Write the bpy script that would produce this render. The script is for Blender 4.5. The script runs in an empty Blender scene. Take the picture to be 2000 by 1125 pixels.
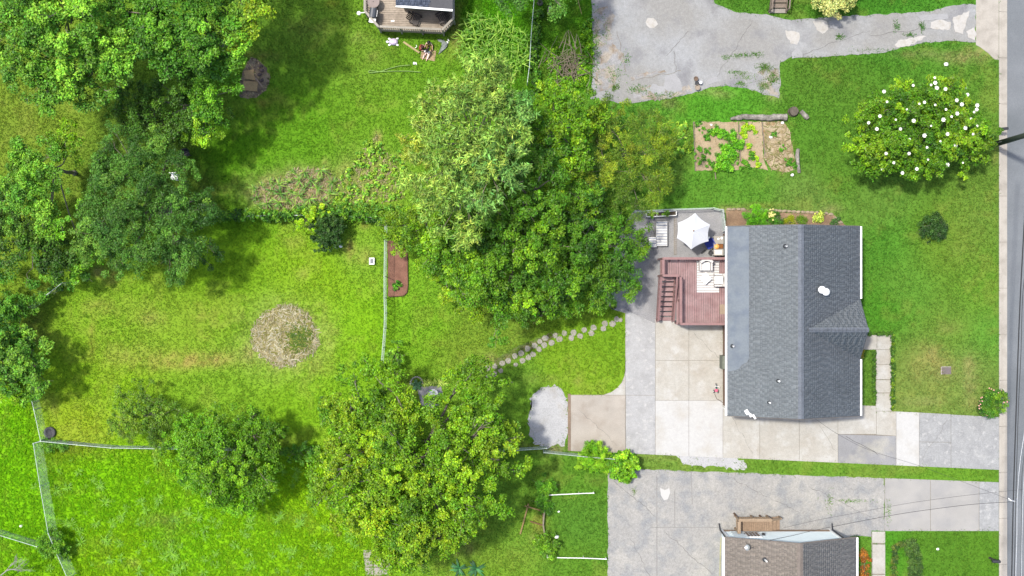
import bpy, bmesh, math, random
import numpy as np
from mathutils import Vector, Matrix

# ---------------------------------------------------------------- camera, sky, sun, exposure
scene = bpy.context.scene
COL = scene.collection
H = 75.0                       # flying height of the camera (m)
PX = 30.0                      # photograph pixels per metre at ground level
cam_d = bpy.data.cameras.new("camera")
cam = bpy.data.objects.new("camera", cam_d)
COL.objects.link(cam)
cam.location = (0, 0, H)
cam.rotation_euler = (0, 0, 0)
cam_d.sensor_width = 36.0
cam_d.sensor_fit = 'HORIZONTAL'
cam_d.lens = 36.0 * H / (2000.0 / PX)
cam_d.clip_start = 0.5
cam_d.clip_end = 6000
scene.camera = cam

SUN_EL = math.radians(69)
SUN_AZ = math.atan2(-0.90, 0.43)          # from +Y towards +X
world = bpy.data.worlds.new("World")
scene.world = world
world.use_nodes = True
wn = world.node_tree
sky = wn.nodes.new("ShaderNodeTexSky")
sky.sky_type = 'NISHITA'
sky.sun_disc = False
sky.sun_elevation = SUN_EL
sky.sun_rotation = SUN_AZ
sky.air_density = 1.0
sky.dust_density = 3.0
sky.ozone_density = 1.0
bg = wn.nodes["Background"]
bg.inputs[1].default_value = 0.15
wn.links.new(sky.outputs[0], bg.inputs[0])

sun_d = bpy.data.lights.new("sun", 'SUN')
sun_d.energy = 2.7
sun_d.angle = math.radians(3.0)
sun_d.color = (1.0, 0.95, 0.87)
sun = bpy.data.objects.new("sun", sun_d)
COL.objects.link(sun)
sdir = Vector((math.cos(SUN_EL) * math.sin(SUN_AZ), math.cos(SUN_EL) * math.cos(SUN_AZ), math.sin(SUN_EL)))
sun.rotation_euler = sdir.to_track_quat('Z', 'Y').to_euler()
sun.location = (0, 0, 60)

scene.view_settings.view_transform = 'Standard'
scene.view_settings.look = 'None'
scene.view_settings.exposure = 0.9
scene.view_settings.gamma = 1.0
scene.view_settings.use_curve_mapping = False
scene.cycles.max_bounces = 6
scene.cycles.diffuse_bounces = 3
scene.cycles.transmission_bounces = 3
scene.cycles.transparent_max_bounces = 8

# ---------------------------------------------------------------- helpers
RNG = np.random.default_rng(7)
R = random.Random(11)
G_SOLID = 2.5      # lit value / base colour for level surfaces under this light
G_LEAF = 1.1

def P(px, py, z=0.0):
    """photograph pixel of a point at height z -> world point"""
    s = (H - z) / H / PX
    return Vector(((px - 1000.0) * s, (562.5 - py) * s, z))

def lin(c):
    c = c / 255.0
    return c / 12.92 if c <= 0.04045 else ((c + 0.055) / 1.055) ** 2.4

def C(r, g, b, gain=None):
    k = gain or G_SOLID
    return (lin(r) / k, lin(g) / k, lin(b) / k)

def L(r, g, b):
    return np.array(C(r, g, b, G_LEAF)) * np.array([1.0, 0.9, 0.82])

def wloc(o):
    v = Vector((0, 0, 0))
    while o is not None:
        v += o.location
        o = o.parent
    return v

def tag(o, label=None, cat=None, group=None, kind=None):
    if label: o["label"] = label
    if cat: o["category"] = cat
    if group: o["group"] = group
    if kind: o["kind"] = kind
    return o

def empty(name, loc, label=None, cat=None, group=None):
    o = bpy.data.objects.new(name, None)
    o.location = loc
    o.empty_display_size = 0.2
    COL.objects.link(o)
    return tag(o, label, cat, group)

def copy_tree(o, parent=None):
    c = o.copy()
    COL.objects.link(c)
    c.parent = parent
    for ch in list(o.children):
        copy_tree(ch, c)
    return c

def vnoise(x, y, scale, seed):
    """smooth value noise in 0..1 (x, y in metres)"""
    rg = np.random.default_rng(seed)
    n = 64
    t = rg.random((n, n))
    fx, fy = np.asarray(x) / scale, np.asarray(y) / scale
    ix, iy = np.floor(fx).astype(int), np.floor(fy).astype(int)
    u, v = fx - ix, fy - iy
    u, v = u * u * (3 - 2 * u), v * v * (3 - 2 * v)
    a, b = t[ix % n, iy % n], t[(ix + 1) % n, iy % n]
    c, d = t[ix % n, (iy + 1) % n], t[(ix + 1) % n, (iy + 1) % n]
    return (a * (1 - u) + b * u) * (1 - v) + (c * (1 - u) + d * u) * v

def inside(px, py, poly):
    px, py = np.asarray(px), np.asarray(py)
    r = np.zeros(px.shape, bool)
    n = len(poly)
    for i in range(n):
        x1, y1 = poly[i]; x2, y2 = poly[(i + 1) % n]
        if y1 == y2: continue
        c = ((y1 > py) != (y2 > py)) & (px < (x2 - x1) * (py - y1) / (y2 - y1) + x1)
        r ^= c
    return r

def rough_poly(poly, step=9, amp=2.5, seed=0):
    """subdivide a pixel polygon and wobble its outline"""
    rr = random.Random(seed)
    out = []
    for i in range(len(poly)):
        x1, y1 = poly[i]; x2, y2 = poly[(i + 1) % len(poly)]
        d = math.hypot(x2 - x1, y2 - y1)
        n = max(1, int(d / step))
        for k in range(n):
            t = k / n
            out.append((x1 + (x2 - x1) * t + rr.uniform(-amp, amp), y1 + (y2 - y1) * t + rr.uniform(-amp, amp)))
    return out

# ---------------------------------------------------------------- materials
MATS = {}
def mat(name, rgb=(0.5, 0.5, 0.5), rough=0.85, coarse=(0.8, 0.12), fine=(14, 0.12), bump=0.0, bscale=40, metal=0.0,
        second=None, sec=(0.6, 0.55, 0.12), spec=0.3, attr=False, translucent=0.0, emit=None, third=None, thd=(0.3, 0.6, 0.1)):
    if name in MATS: return MATS[name]
    m = bpy.data.materials.new(name)
    m.use_nodes = True
    nt = m.node_tree; N = nt.nodes; K = nt.links
    bs = N["Principled BSDF"]
    bs.inputs["Roughness"].default_value = rough
    bs.inputs["Metallic"].default_value = metal
    bs.inputs["Specular IOR Level"].default_value = spec
    geo = N.new("ShaderNodeNewGeometry")
    if attr:
        a = N.new("ShaderNodeAttribute"); a.attribute_name = "Col"
        cur = a.outputs["Color"]
    else:
        c = N.new("ShaderNodeRGB"); c.outputs[0].default_value = (*rgb, 1)
        cur = c.outputs[0]
    def noise(scale, detail=3):
        n = N.new("ShaderNodeTexNoise"); n.inputs["Scale"].default_value = scale; n.inputs["Detail"].default_value = detail
        K.new(geo.outputs["Position"], n.inputs["Vector"])
        return n.outputs["Fac"]
    for colr, par in ((second, sec), (third, thd)):
        if colr is None: continue
        f = noise(par[0], 5)
        mr = N.new("ShaderNodeMapRange")
        mr.inputs["From Min"].default_value = par[1] - par[2]; mr.inputs["From Max"].default_value = par[1] + par[2]
        K.new(f, mr.inputs["Value"])
        mx = N.new("ShaderNodeMix"); mx.data_type = 'RGBA'
        K.new(mr.outputs[0], mx.inputs[0]); K.new(cur, mx.inputs[6]); mx.inputs[7].default_value = (*colr, 1)
        cur = mx.outputs[2]
    for sc_, am in (coarse, fine):
        if am <= 0: continue
        f = noise(sc_)
        mr = N.new("ShaderNodeMapRange")
        mr.inputs["From Min"].default_value = 0.3; mr.inputs["From Max"].default_value = 0.7
        mr.inputs["To Min"].default_value = 1 - am; mr.inputs["To Max"].default_value = 1 + am
        K.new(f, mr.inputs["Value"])
        mx = N.new("ShaderNodeMix"); mx.data_type = 'RGBA'; mx.blend_type = 'MULTIPLY'; mx.inputs[0].default_value = 1
        K.new(cur, mx.inputs[6]); K.new(mr.outputs[0], mx.inputs[7])
        cur = mx.outputs[2]
    K.new(cur, bs.inputs["Base Color"])
    if bump > 0:
        f = noise(bscale, 4)
        b = N.new("ShaderNodeBump"); b.inputs["Strength"].default_value = bump; b.inputs["Distance"].default_value = 0.03
        K.new(f, b.inputs["Height"]); K.new(b.outputs[0], bs.inputs["Normal"])
    if translucent > 0:
        tr = N.new("ShaderNodeBsdfTranslucent"); K.new(cur, tr.inputs[0])
        ms = N.new("ShaderNodeMixShader"); ms.inputs[0].default_value = translucent
        K.new(bs.outputs[0], ms.inputs[1]); K.new(tr.outputs[0], ms.inputs[2])
        K.new(ms.outputs[0], N["Material Output"].inputs["Surface"])
    MATS[name] = m
    return m

# ---------------------------------------------------------------- mesh building
def mesh_np(name, verts, quads=None, tris=None, cols=None):
    """numpy arrays -> mesh (fast)"""
    me = bpy.data.meshes.new(name)
    verts = np.asarray(verts, np.float32)
    parts, starts, base = [], [], 0
    if quads is not None and len(quads):
        q = np.asarray(quads, np.int32); parts.append(q.ravel()); starts.append(np.arange(len(q)) * 4 + base); base += q.size
    if tris is not None and len(tris):
        t = np.asarray(tris, np.int32); parts.append(t.ravel()); starts.append(np.arange(len(t)) * 3 + base); base += t.size
    loops = np.concatenate(parts); st = np.concatenate(starts).astype(np.int32)
    me.vertices.add(len(verts)); me.vertices.foreach_set("co", verts.ravel())
    me.loops.add(len(loops)); me.loops.foreach_set("vertex_index", loops)
    me.polygons.add(len(st)); me.polygons.foreach_set("loop_start", st)
    if cols is not None:
        a = me.color_attributes.new("Col", 'FLOAT_COLOR', 'POINT')
        c4 = np.ones((len(verts), 4), np.float32); c4[:, :3] = cols
        a.data.foreach_set("color", c4.ravel())
    me.update(calc_edges=True)
    return me

def link_mesh(name, me, material, parent=None, origin=None):
    o = bpy.data.objects.new(name, me)
    if material is not None: me.materials.append(material)
    COL.objects.link(o)
    if parent is not None:
        o.parent = parent
    elif origin is not None:
        o.location = origin
    return o

class MB:
    """collects shapes into one mesh"""
    def __init__(s): s.v, s.f = [], []
    def add(s, vs, fs):
        b = len(s.v); s.v += [tuple(v) for v in vs]; s.f += [tuple(i + b for i in f) for f in fs]; return s
    def box(s, c, size, rz=0.0, rot=None, taper=1.0):
        hx, hy, hz = size[0] / 2, size[1] / 2, size[2] / 2
        M = rot if rot is not None else Matrix.Rotation(rz, 3, 'Z')
        c = Vector(c)
        vs = [c + M @ Vector((sx * hx * (taper if sz > 0 else 1), sy * hy * (taper if sz > 0 else 1), sz * hz)) for sz in (-1, 1) for sx, sy in ((-1, -1), (1, -1), (1, 1), (-1, 1))]
        return s.add(vs, [(3, 2, 1, 0), (4, 5, 6, 7), (0, 1, 5, 4), (1, 2, 6, 5), (2, 3, 7, 6), (3, 0, 4, 7)])
    def bar(s, a, b, w, h, up=(0, 0, 1)):
        a, b = Vector(a), Vector(b); d = b - a; ln = d.length
        if ln < 1e-6: return s
        x = d / ln; u = Vector(up)
        if abs(x.dot(u)) > 0.99: u = Vector((1, 0, 0))
        y = u.cross(x).normalized(); z = x.cross(y)
        M = Matrix((x, y, z)).transposed()
        return s.box((a + b) / 2, (ln, w, h), rot=M)
    def tube(s, pts, r, n=6, cap=True):
        pts = [Vector(p) for p in pts]
        rs = r if isinstance(r, (list, tuple)) else [r] * len(pts)
        vs, fs = [], []
        for i, p in enumerate(pts):
            d = (pts[min(i + 1, len(pts) - 1)] - pts[max(i - 1, 0)])
            d = d.normalized() if d.length > 1e-9 else Vector((0, 0, 1))
            u = Vector((0, 0, 1)) if abs(d.z) < 0.9 else Vector((1, 0, 0))
            a = d.cross(u).normalized(); b = d.cross(a)
            for k in range(n):
                t = 2 * math.pi * k / n
                vs.append(p + (a * math.cos(t) + b * math.sin(t)) * rs[i])
        for i in range(len(pts) - 1):
            for k in range(n):
                k2 = (k + 1) % n
                fs.append((i * n + k, i * n + k2, (i + 1) * n + k2, (i + 1) * n + k))
        if cap:
            fs.append(tuple(range(n - 1, -1, -1))); fs.append(tuple((len(pts) - 1) * n + k for k in range(n)))
        return s.add(vs, fs)
    def prism(s, poly, z0, z1):
        """poly in world xy"""
        a = sum(poly[i][0] * poly[(i + 1) % len(poly)][1] - poly[(i + 1) % len(poly)][0] * poly[i][1] for i in range(len(poly)))
        if a < 0: poly = poly[::-1]
        n = len(poly)
        vs = [(x, y, z0) for x, y in poly] + [(x, y, z1) for x, y in poly]
        fs = [tuple(range(n - 1, -1, -1)), tuple(range(n, 2 * n))] + [(i, (i + 1) % n, n + (i + 1) % n, n + i) for i in range(n)]
        return s.add(vs, fs)
    def ppoly(s, poly, z0, z1, zref=None):
        zr = z1 if zref is None else zref
        return s.prism([tuple(P(x, y, zr)[:2]) for x, y in poly], z0, z1)
    def lathe(s, c, prof, n=16, sx=1, sy=1, jit=0, seed=0):
        rr = random.Random(seed); c = Vector(c)
        vs, fs = [], []
        for r, z in prof:
            for k in range(n):
                t = 2 * math.pi * k / n; q = r * (1 + rr.uniform(-jit, jit))
                vs.append(c + Vector((q * sx * math.cos(t), q * sy * math.sin(t), z)))
        for i in range(len(prof) - 1):
            for k in range(n):
                k2 = (k + 1) % n
                fs.append((i * n + k, i * n + k2, (i + 1) * n + k2, (i + 1) * n + k))
        fs.append(tuple(range(n - 1, -1, -1))); fs.append(tuple((len(prof) - 1) * n + k for k in range(n)))
        return s.add(vs, fs)
    def blob(s, c, rad, n=10, m=6, amp=0.12, seed=0, rot=None):
        rr = random.Random(seed); c = Vector(c); Mx = rot or Matrix.Identity(3)
        vs, fs = [], []
        for i in range(m + 1):
            ph = math.pi * i / m
            for k in range(n):
                t = 2 * math.pi * k / n; q = 1 + rr.uniform(-amp, amp)
                vs.append(c + Mx @ Vector((rad[0] * q * math.sin(ph) * math.cos(t), rad[1] * q * math.sin(ph) * math.sin(t), -rad[2] * q * math.cos(ph))))
        for i in range(m):
            for k in range(n):
                k2 = (k + 1) % n
                fs.append((i * n + k, i * n + k2, (i + 1) * n + k2, (i + 1) * n + k))
        return s.add(vs, fs)
    def build(s, name, material, parent=None, smooth=False, **tags):
        vs = np.array(s.v, float)
        if parent is not None:
            off = np.array(wloc(parent)); org = None
        else:
            lo, hi = vs.min(0), vs.max(0)
            off = np.array([(lo[0] + hi[0]) / 2, (lo[1] + hi[1]) / 2, lo[2]]); org = tuple(off)
        me = bpy.data.meshes.new(name)
        me.from_pydata((vs - off).tolist(), [], s.f)
        me.update()
        if smooth: me.polygons.foreach_set("use_smooth", [True] * len(me.polygons))
        o = link_mesh(name, me, material, parent, org)
        return tag(o, tags.get("label"), tags.get("cat"), tags.get("group"), tags.get("kind"))

# ---------------------------------------------------------------- foliage
M_LEAF = mat("leaf", attr=True, rough=0.55, coarse=(0.5, 0), fine=(3, 0), translucent=0.14, spec=0.3)
M_NEEDLE = mat("needle", attr=True, rough=0.6, coarse=(0.5, 0), fine=(3, 0), translucent=0.2, spec=0.2)
M_BARK = mat("bark", C(172, 164, 146), rough=0.95, fine=(9, 0.3), bump=0.5, bscale=20)
M_BARK_PALE = mat("bark_pale", C(185, 172, 150), rough=0.95, fine=(9, 0.25))

def unit(a):
    return a / np.maximum(np.linalg.norm(a, axis=-1, keepdims=True), 1e-9)

def leaves(cen, rad, col, n, leaf, rg, flat=0.65, up=0.8, spray=0.5, jit=0.28, hue=0.14, droop=0.0):
    """rhombus leaves round cluster centres: verts, quads, cols"""
    Nn = len(cen)
    idx = np.repeat(np.arange(Nn), n)
    M = len(idx)
    d = unit(rg.normal(size=(M, 3)))
    rr = rad[idx][:, None] * (rg.random((M, 1)) ** 0.45)
    pos = cen[idx] + d * rr * np.array([1, 1, flat])
    nrm = unit(d * 0.45 + np.array([0, 0, up]) + rg.normal(size=(M, 3)) * 0.6)
    t = unit(d * spray + rg.normal(size=(M, 3)) * (1 - spray) + np.array([0, 0, -droop]))
    t = unit(t - nrm * (t * nrm).sum(1, keepdims=True))
    b = np.cross(nrm, t)
    sz = 0.5 + 0.9 * rg.random((M, 1)); ln = leaf[0] * sz * (0.85 + 0.3 * rg.random((M, 1))); wd = leaf[1] * sz * (0.75 + 0.5 * rg.random((M, 1)))
    v = np.stack([pos - t * ln * 0.5, pos + b * wd * 0.5 + t * ln * 0.05, pos + t * ln * 0.5, pos - b * wd * 0.5 + t * ln * 0.05], 1)
    c = col[idx] * (1 + jit * rg.normal(size=(M, 1)))
    c[:, 0] *= 1 + hue * rg.normal(size=M)
    c = np.clip(c, 0.004, 0.8)
    return v.reshape(-1, 3), np.arange(M * 4).reshape(-1, 4), np.repeat(c, 4, 0)

def needles(cen, rad, col, n, leaf, rg):
    """needle tufts: thin triangles radiating from tuft centres"""
    Nn = len(cen); idx = np.repeat(np.arange(Nn), n); M = len(idx)
    d = unit(rg.normal(size=(M, 3)) + np.array([0, 0, 0.35]))
    ln = rad[idx][:, None] * (0.6 + 0.6 * rg.random((M, 1)))
    side = unit(np.cross(d, rg.normal(size=(M, 3)))) * leaf[1]
    a = cen[idx] + d * ln * 0.1
    v = np.stack([a - side, a + side, a + d * ln], 1)
    c = np.clip(col[idx] * (1 + 0.2 * rg.normal(size=(M, 1))), 0.004, 0.9)
    return v.reshape(-1, 3), np.arange(M * 3).reshape(-1, 3), np.repeat(c, 3, 0)

def lobe_clusters(lobes, dens, crad, pal, rg, gap=0.0, shell=0.75, low=-0.2, gscale=1.6, puff=0.6, pd=2.7, fill=2.2):
    """leaf-cluster centres gathered into puffs spread over ellipsoid lobes; lobe = (px, py, r_px, ztop, height ratio[, palette])"""
    cs, rs, cl = [], [], []
    for li, lb in enumerate(lobes):
        px, py, rp, zt, hr = lb[:5]
        Rm = rp / PX * (H - zt * 0.8) / H
        rz = max(0.5, Rm * hr)
        zc = zt - rz
        c0 = np.array(P(px, py, zt - rz * 0.6)); c0[2] = zc
        pr = min(puff, Rm * 0.5)
        n = max(5, int(pd / (pr * pr) * 0.62 * Rm * Rm))
        az = rg.random(n) * 2 * np.pi
        cz = low + (1 - low) * rg.random(n) ** 0.85
        sn = np.sqrt(np.maximum(0, 1 - cz * cz))
        ph = rg.random(4) * 6.28
        wob = 1 + 0.09 * np.sin(3 * az + ph[0]) + 0.07 * np.sin(5 * az + ph[1]) + 0.06 * np.sin(9 * az + ph[2])
        q = np.where(rg.random(n) < shell, 0.80 + 0.26 * rg.random(n), 0.2 + 0.5 * rg.random(n)) * wob
        pc = np.stack([np.cos(az) * sn * q * Rm, np.sin(az) * sn * q * Rm, cz * q * rz * 0.85], 1) + c0
        pc[:, 2] += rg.normal(size=n) * 0.32 * min(1, Rm / 1.6)
        g = vnoise(pc[:, 0] + 50, pc[:, 1] + 50, gscale, int(rg.integers(1e6)))
        keep = g > gap * 0.6 * (0.6 + 0.8 * rg.random(n))
        if keep.sum() < 3: keep[:] = True
        pc = pc[keep]; n = len(pc)
        rad = pr * (0.6 + 0.75 * rg.random(n))
        pl = np.array(pal[lb[5]] if len(lb) > 5 else pal[0])
        tint = vnoise(pc[:, 0] + 80, pc[:, 1] + 20, 1.8, int(rg.integers(1e6)))[:, None]
        k = np.clip((tint * 1.25 - 0.12 + rg.normal(size=(n, 1)) * 0.22) * (len(pl) - 1), 0, len(pl) - 1.001)
        i0 = k.astype(int)[:, 0]; fr = k - i0[:, None]
        pcol = pl[i0] * (1 - fr) + pl[np.minimum(i0 + 1, len(pl) - 1)] * fr
        pcol = pcol * (0.62 + 0.55 * rg.random((n, 1)))
        # leaf clusters over the upper side of each puff
        m = np.maximum(2, (dens * math.pi * Rm * Rm * rad * rad / (rad * rad).sum()).astype(int))
        idx = np.repeat(np.arange(n), m); M = len(idx)
        a2 = rg.random(M) * 2 * np.pi; rho = np.sqrt(rg.random(M))
        rr_ = rad[idx]
        p = pc[idx] + np.stack([np.cos(a2) * rho * rr_, np.sin(a2) * rho * rr_, (np.sqrt(1 - rho * rho * 0.96) - 0.5) * rr_ * 0.9 - 0.25 * rr_ * (rg.random(M) ** 2)], 1)
        p[:, 2] = np.maximum(p[:, 2], 0.06)
        cs.append(p); rs.append(crad * (0.6 + 0.6 * rg.random(M))); cl.append(pcol[idx] * (1 + 0.1 * rg.normal(size=(M, 1))))
        # inner foliage closing the crown from below, coloured darker to add inner shade
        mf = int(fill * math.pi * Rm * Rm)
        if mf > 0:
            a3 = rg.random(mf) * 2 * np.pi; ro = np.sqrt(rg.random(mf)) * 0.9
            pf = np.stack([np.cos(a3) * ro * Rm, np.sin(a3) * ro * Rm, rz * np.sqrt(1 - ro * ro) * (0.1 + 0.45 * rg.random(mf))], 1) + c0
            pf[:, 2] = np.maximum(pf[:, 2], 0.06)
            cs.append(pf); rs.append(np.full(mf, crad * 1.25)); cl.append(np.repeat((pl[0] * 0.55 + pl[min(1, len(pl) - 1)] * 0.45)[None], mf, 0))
    cs, rs, cl = np.concatenate(cs), np.concatenate(rs), np.concatenate(cl)
    # drop foliage buried deep inside a neighbouring lobe
    keep = np.ones(len(cs), bool)
    for lb in lobes:
        Rm = lb[2] / PX * (H - lb[3] * 0.8) / H; rz = max(0.5, Rm * lb[4]); c0 = np.array(P(lb[0], lb[1], lb[3] - rz * 0.6)); c0[2] = lb[3] - rz
        d = cs - c0
        keep &= ~(((d[:, 0] ** 2 + d[:, 1] ** 2) < 0.6 * Rm * Rm) & (d[:, 2] < -0.02 * rz) & (rg.random(len(cs)) < 0.75))
    return cs[keep], rs[keep], cl[keep]

def limb_mesh(base, lobes, cen, rg, r0, nlimb, bark, root, name="trunk", twig=1.0):
    mb = MB()
    rr = random.Random(int(rg.integers(1e6)))
    tops = []
    for lb in lobes:
        Rm = lb[2] / PX; rz = max(0.5, Rm * lb[4])
        c = P(lb[0], lb[1], lb[3] - rz * 0.6); c.z = lb[3] - rz * 1.05
        tops.append(c)
    b = Vector(base)
    hub = Vector((b.x, b.y, max(0.35, tops[0].z * 0.55)))
    mb.lathe(b - Vector((0, 0, 0.1)), [(r0 * 1.9, 0), (r0 * 1.25, 0.25), (r0, 0.6)], 8)
    mb.tube([b + Vector((0, 0, 0.4)), (b + hub) / 2 + Vector((rr.uniform(-.1, .1), rr.uniform(-.1, .1), 0)), hub], [r0, r0 * .9, r0 * .8], 8)
    for t in tops:
        m1 = hub.lerp(t, 0.5) + Vector((rr.uniform(-.2, .2), rr.uniform(-.2, .2), rr.uniform(-.1, .3)))
        mb.tube([hub, m1, t], [r0 * .5, r0 * .33, r0 * .2], 6)
    pick = rg.choice(len(cen), min(nlimb, len(cen)), replace=False)
    for i in pick:
        c = Vector(cen[i]); t = min(tops, key=lambda q: (q - c).length)
        s = hub.lerp(t, rr.uniform(0.6, 1.0))
        m1 = s.lerp(c, 0.5) + Vector((rr.uniform(-.25, .25), rr.uniform(-.25, .25), rr.uniform(-.2, .2)))
        rt = max(.012, r0 * rr.uniform(0.12, 0.22) * twig)
        mb.tube([s, m1, c], [rt * 1.3, rt, rt * 0.35], 5, cap=False)
        for _ in range(2):
            e = c + Vector((rr.uniform(-.5, .5), rr.uniform(-.5, .5), rr.uniform(-.1, .35)))
            mb.tube([m1.lerp(c, rr.uniform(.3, .9)), e], [rt * .5, rt * .2], 4, cap=False)
    return mb.build(name, bark, root, smooth=True)

def tree(name, label, lobes, pal, leaf=(0.20, 0.11), dens=5.5, crad=0.3, n=46, gap=0.28, r0=0.2, nlimb=26, seed=1, cat="tree",
         flat=0.65, bark=None, group=None, kind="leaf", up=0.8, spray=0.5, low=-0.2, shell=0.75, trunk="trunk", crown="crown", twig=1.0, droop=0.0, gscale=1.6, puff=0.6, pd=2.7, fill=2.2, leafk=0.65, nk=1.55):
    rg = np.random.default_rng(seed)
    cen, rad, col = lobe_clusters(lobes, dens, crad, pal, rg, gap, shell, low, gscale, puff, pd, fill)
    lb = lobes[0]
    rz = max(0.5, lb[2] / PX * lb[4])
    b = P(lb[0], lb[1], lb[3] - rz * 0.6); b.z = 0
    root = empty(name, b, label, cat, group)
    limb_mesh(b, lobes, cen, rg, r0 * 0.62, nlimb, bark or M_BARK, root, trunk, twig)
    off = np.array(b)
    leaf = (leaf[0] * leafk, leaf[1] * leafk); n = int(n * nk)
    if kind == "leaf":
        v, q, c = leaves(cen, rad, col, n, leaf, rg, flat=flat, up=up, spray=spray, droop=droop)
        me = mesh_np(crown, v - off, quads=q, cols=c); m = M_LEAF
    else:
        v, q, c = needles(cen, rad, col, n, leaf, rg)
        me = mesh_np(crown, v - off, tris=q, cols=c); m = M_NEEDLE
    link_mesh(crown, me, m, root)
    return root

# ---------------------------------------------------------------- the setting: paved areas, beds (pixel outlines at ground level)
def lineY(x, x1, y1, x2, y2): return y1 + (x - x1) * (y2 - y1) / (x2 - x1)
def drvA_low(x): return lineY(x, 1112, 880, 1950, 917)
def drvB_top(x): return lineY(x, 1187, 914, 1950, 942)

ASPHALT = [(1156, -60), (1157, 60), (1158, 130), (1154, 194), (1190, 198), (1230, 203), (1275, 196), (1318, 190), (1350, 184), (1380, 172), (1420, 168),
           (1460, 174), (1500, 186), (1522, 192), (1524, 150), (1522, 122), (1545, 112), (1600, 112), (1660, 107), (1720, 104), (1760, 92), (1800, 84), (1850, 80), (1905, 84),
           (1905, 8), (1872, 10), (1845, 12), (1820, 22), (1760, 26), (1690, 30), (1640, 32), (1600, 36), (1560, 38), (1530, 38), (1495, 28), (1455, 26), (1425, 20), (1395, 8), (1392, -60)]
DRV_B = [(1187, 914), (1727, drvB_top(1727)), (1727, 1037), (1702, 1037), (1702, 1047), (1660, 1047), (1660, 1330), (1187, 1330)]
PATIO = [(1180, 560), (1196, 500), (1215, 440), (1240, 410), (1414, 408), (1420, 455), (1420, 640), (1282, 640), (1222, 612), (1196, 604), (1182, 590)]
CURVE = [(1221, 700), (1221, 722), (1219, 735), (1214, 747), (1206, 757), (1195, 765), (1180, 770.5)]
SLABS = []   # (polygon, tint)
def slab_rect(x0, y0, x1, y1, t): SLABS.append(([(x0, y0), (x1, y0), (x1, y1), (x0, y1)], t))
SLABS.append(([(1222, 606), (1279, 632), (1279, 771), (1222, 771)], 'grey'))
SLABS.append(([(1222.5, 772.5), (1279, 772.5), (1279, drvA_low(1279)), (1222.5, drvA_low(1222))], 'grey'))
SLABS.append((CURVE + [(1220.5, 771)], 'cream'))
SLABS.append(([(1115, 772), (1220.5, 772.5), (1220.5, drvA_low(1220)), (1115, drvA_low(1115))], 'pink'))
for (a, b) in ((1280.5, 1344.5), (1346, 1411)):
    slab_rect(a, 624, b, 703, 'cream'); slab_rect(a, 704.5, b, 781, 'cream')
    SLABS.append(([(a, 782.5), (b, 782.5), (b, drvA_low(b)), (a, drvA_low(a))], 'white'))
for a, b, t in ((1412.5, 1483, 'cream'), (1484.5, 1560, 'cream'), (1561.5, 1635.5, 'cream')):
    SLABS.append(([(a, 780), (b, 780), (b, drvA_low(b)), (a, drvA_low(a))], t))
def lawnlow(x): return lineY(x, 1740, 803, 1950, 815)
SLABS += [([(1637, 791), (1710.5, 793), (1710.5, 847), (1637, 847)], 'cream'),
          ([(1637, 848.5), (1749, 852), (1749, drvA_low(1749)), (1637, drvA_low(1637))], 'old'),
          ([(1712, 803.5), (1749, 804), (1749, 850.5), (1712, 848)], 'cream'),
          ([(1750.5, 804), (1794, 806), (1794, drvA_low(1794)), (1750.5, drvA_low(1750))], 'white'),
          ([(1795.5, 806), (1856, 809.5), (1856, 863), (1795.5, 862)], 'cool'),
          ([(1795.5, 863.5), (1856, 864.5), (1856, drvA_low(1856)), (1795.5, drvA_low(1795))], 'cool'),
          ([(1857.5, 810), (1950, 815), (1950, drvA_low(1950)), (1857.5, drvA_low(1857))], 'cool')]
DRV_A_ALL = [(1112, 771), (1180, 771)] + CURVE[::-1] + [(1221, 606), (1281, 625), (1411, 624), (1411, 780), (1637, 780), (1637, 791), (1710, 793), (1712, 803), (1950, 815), (1950, 917), (1112, 880)]
WALK_A = [(1660, 655, 1711, 682), (1712.5, 655, 1740, 682), (1711, 683.5, 1740, 711), (1711, 712.5, 1740, 740), (1711, 742.5, 1740, 766), (1711, 768.5, 1740, 802)]
WALK_B = [(1703, 1038, 1728, 1060), (1703, 1063, 1728, 1120), (1703, 1122, 1728, 1180)]
SLABS_B = [[(1728.5, drvB_top(1728)), (1816, drvB_top(1816)), (1816, 1036.5), (1728.5, 1036.5)], [(1817.5, drvB_top(1817)), (1911, drvB_top(1911)), (1911, 1036.5), (1817.5, 1036.5)],
           [(1912.5, drvB_top(1912)), (1950, 942), (1950, 1036.5), (1912.5, 1036.5)]]
WHITE_GRAVEL = [(1045, 768), (1062, 756), (1082, 753), (1098, 762), (1106, 775), (1109, 800), (1109, 850), (1100, 868), (1070, 874), (1042, 866), (1034, 845), (1032, 815), (1038, 795), (1035, 780)]
GRAVEL_STRIP = [(1318, 888), (1360, 887), (1430, 891), (1455, 903), (1462, 914), (1440, 916), (1395, 912), (1340, 908), (1328, 900)]
MULCH = [(757, 470), (785, 468), (796, 500), (797, 560), (795, 572), (788, 578), (758, 579)]
FBED = [(1417, 412), (1440, 408), (1480, 410), (1520, 416), (1600, 417), (1628, 420), (1644, 430), (1650, 442), (1650, 470), (1417, 470)]
BED1 = [(1356, 238), (1442, 238), (1443, 333), (1358, 333)]
BED2 = [(1443, 238), (1488, 238), (1491, 310), (1500, 332), (1444, 325)]
BED3 = [(1489, 238), (1528, 237), (1543, 256), (1550, 300), (1552, 332), (1530, 337), (1505, 330), (1493, 310)]
BURN = [(557 + 59 * math.cos(a) * (1 + .04 * math.sin(3 * a)), 655 + 53 * math.sin(a) * (1 + .05 * math.sin(4 * a + 1))) for a in np.linspace(0, 6.2832, 30, endpoint=False)]
PIT = [(478, 132), (490, 112), (505, 115), (515, 125), (526, 145), (528, 160), (520, 176), (505, 188), (485, 193), (468, 190), (470, 160)]
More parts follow.
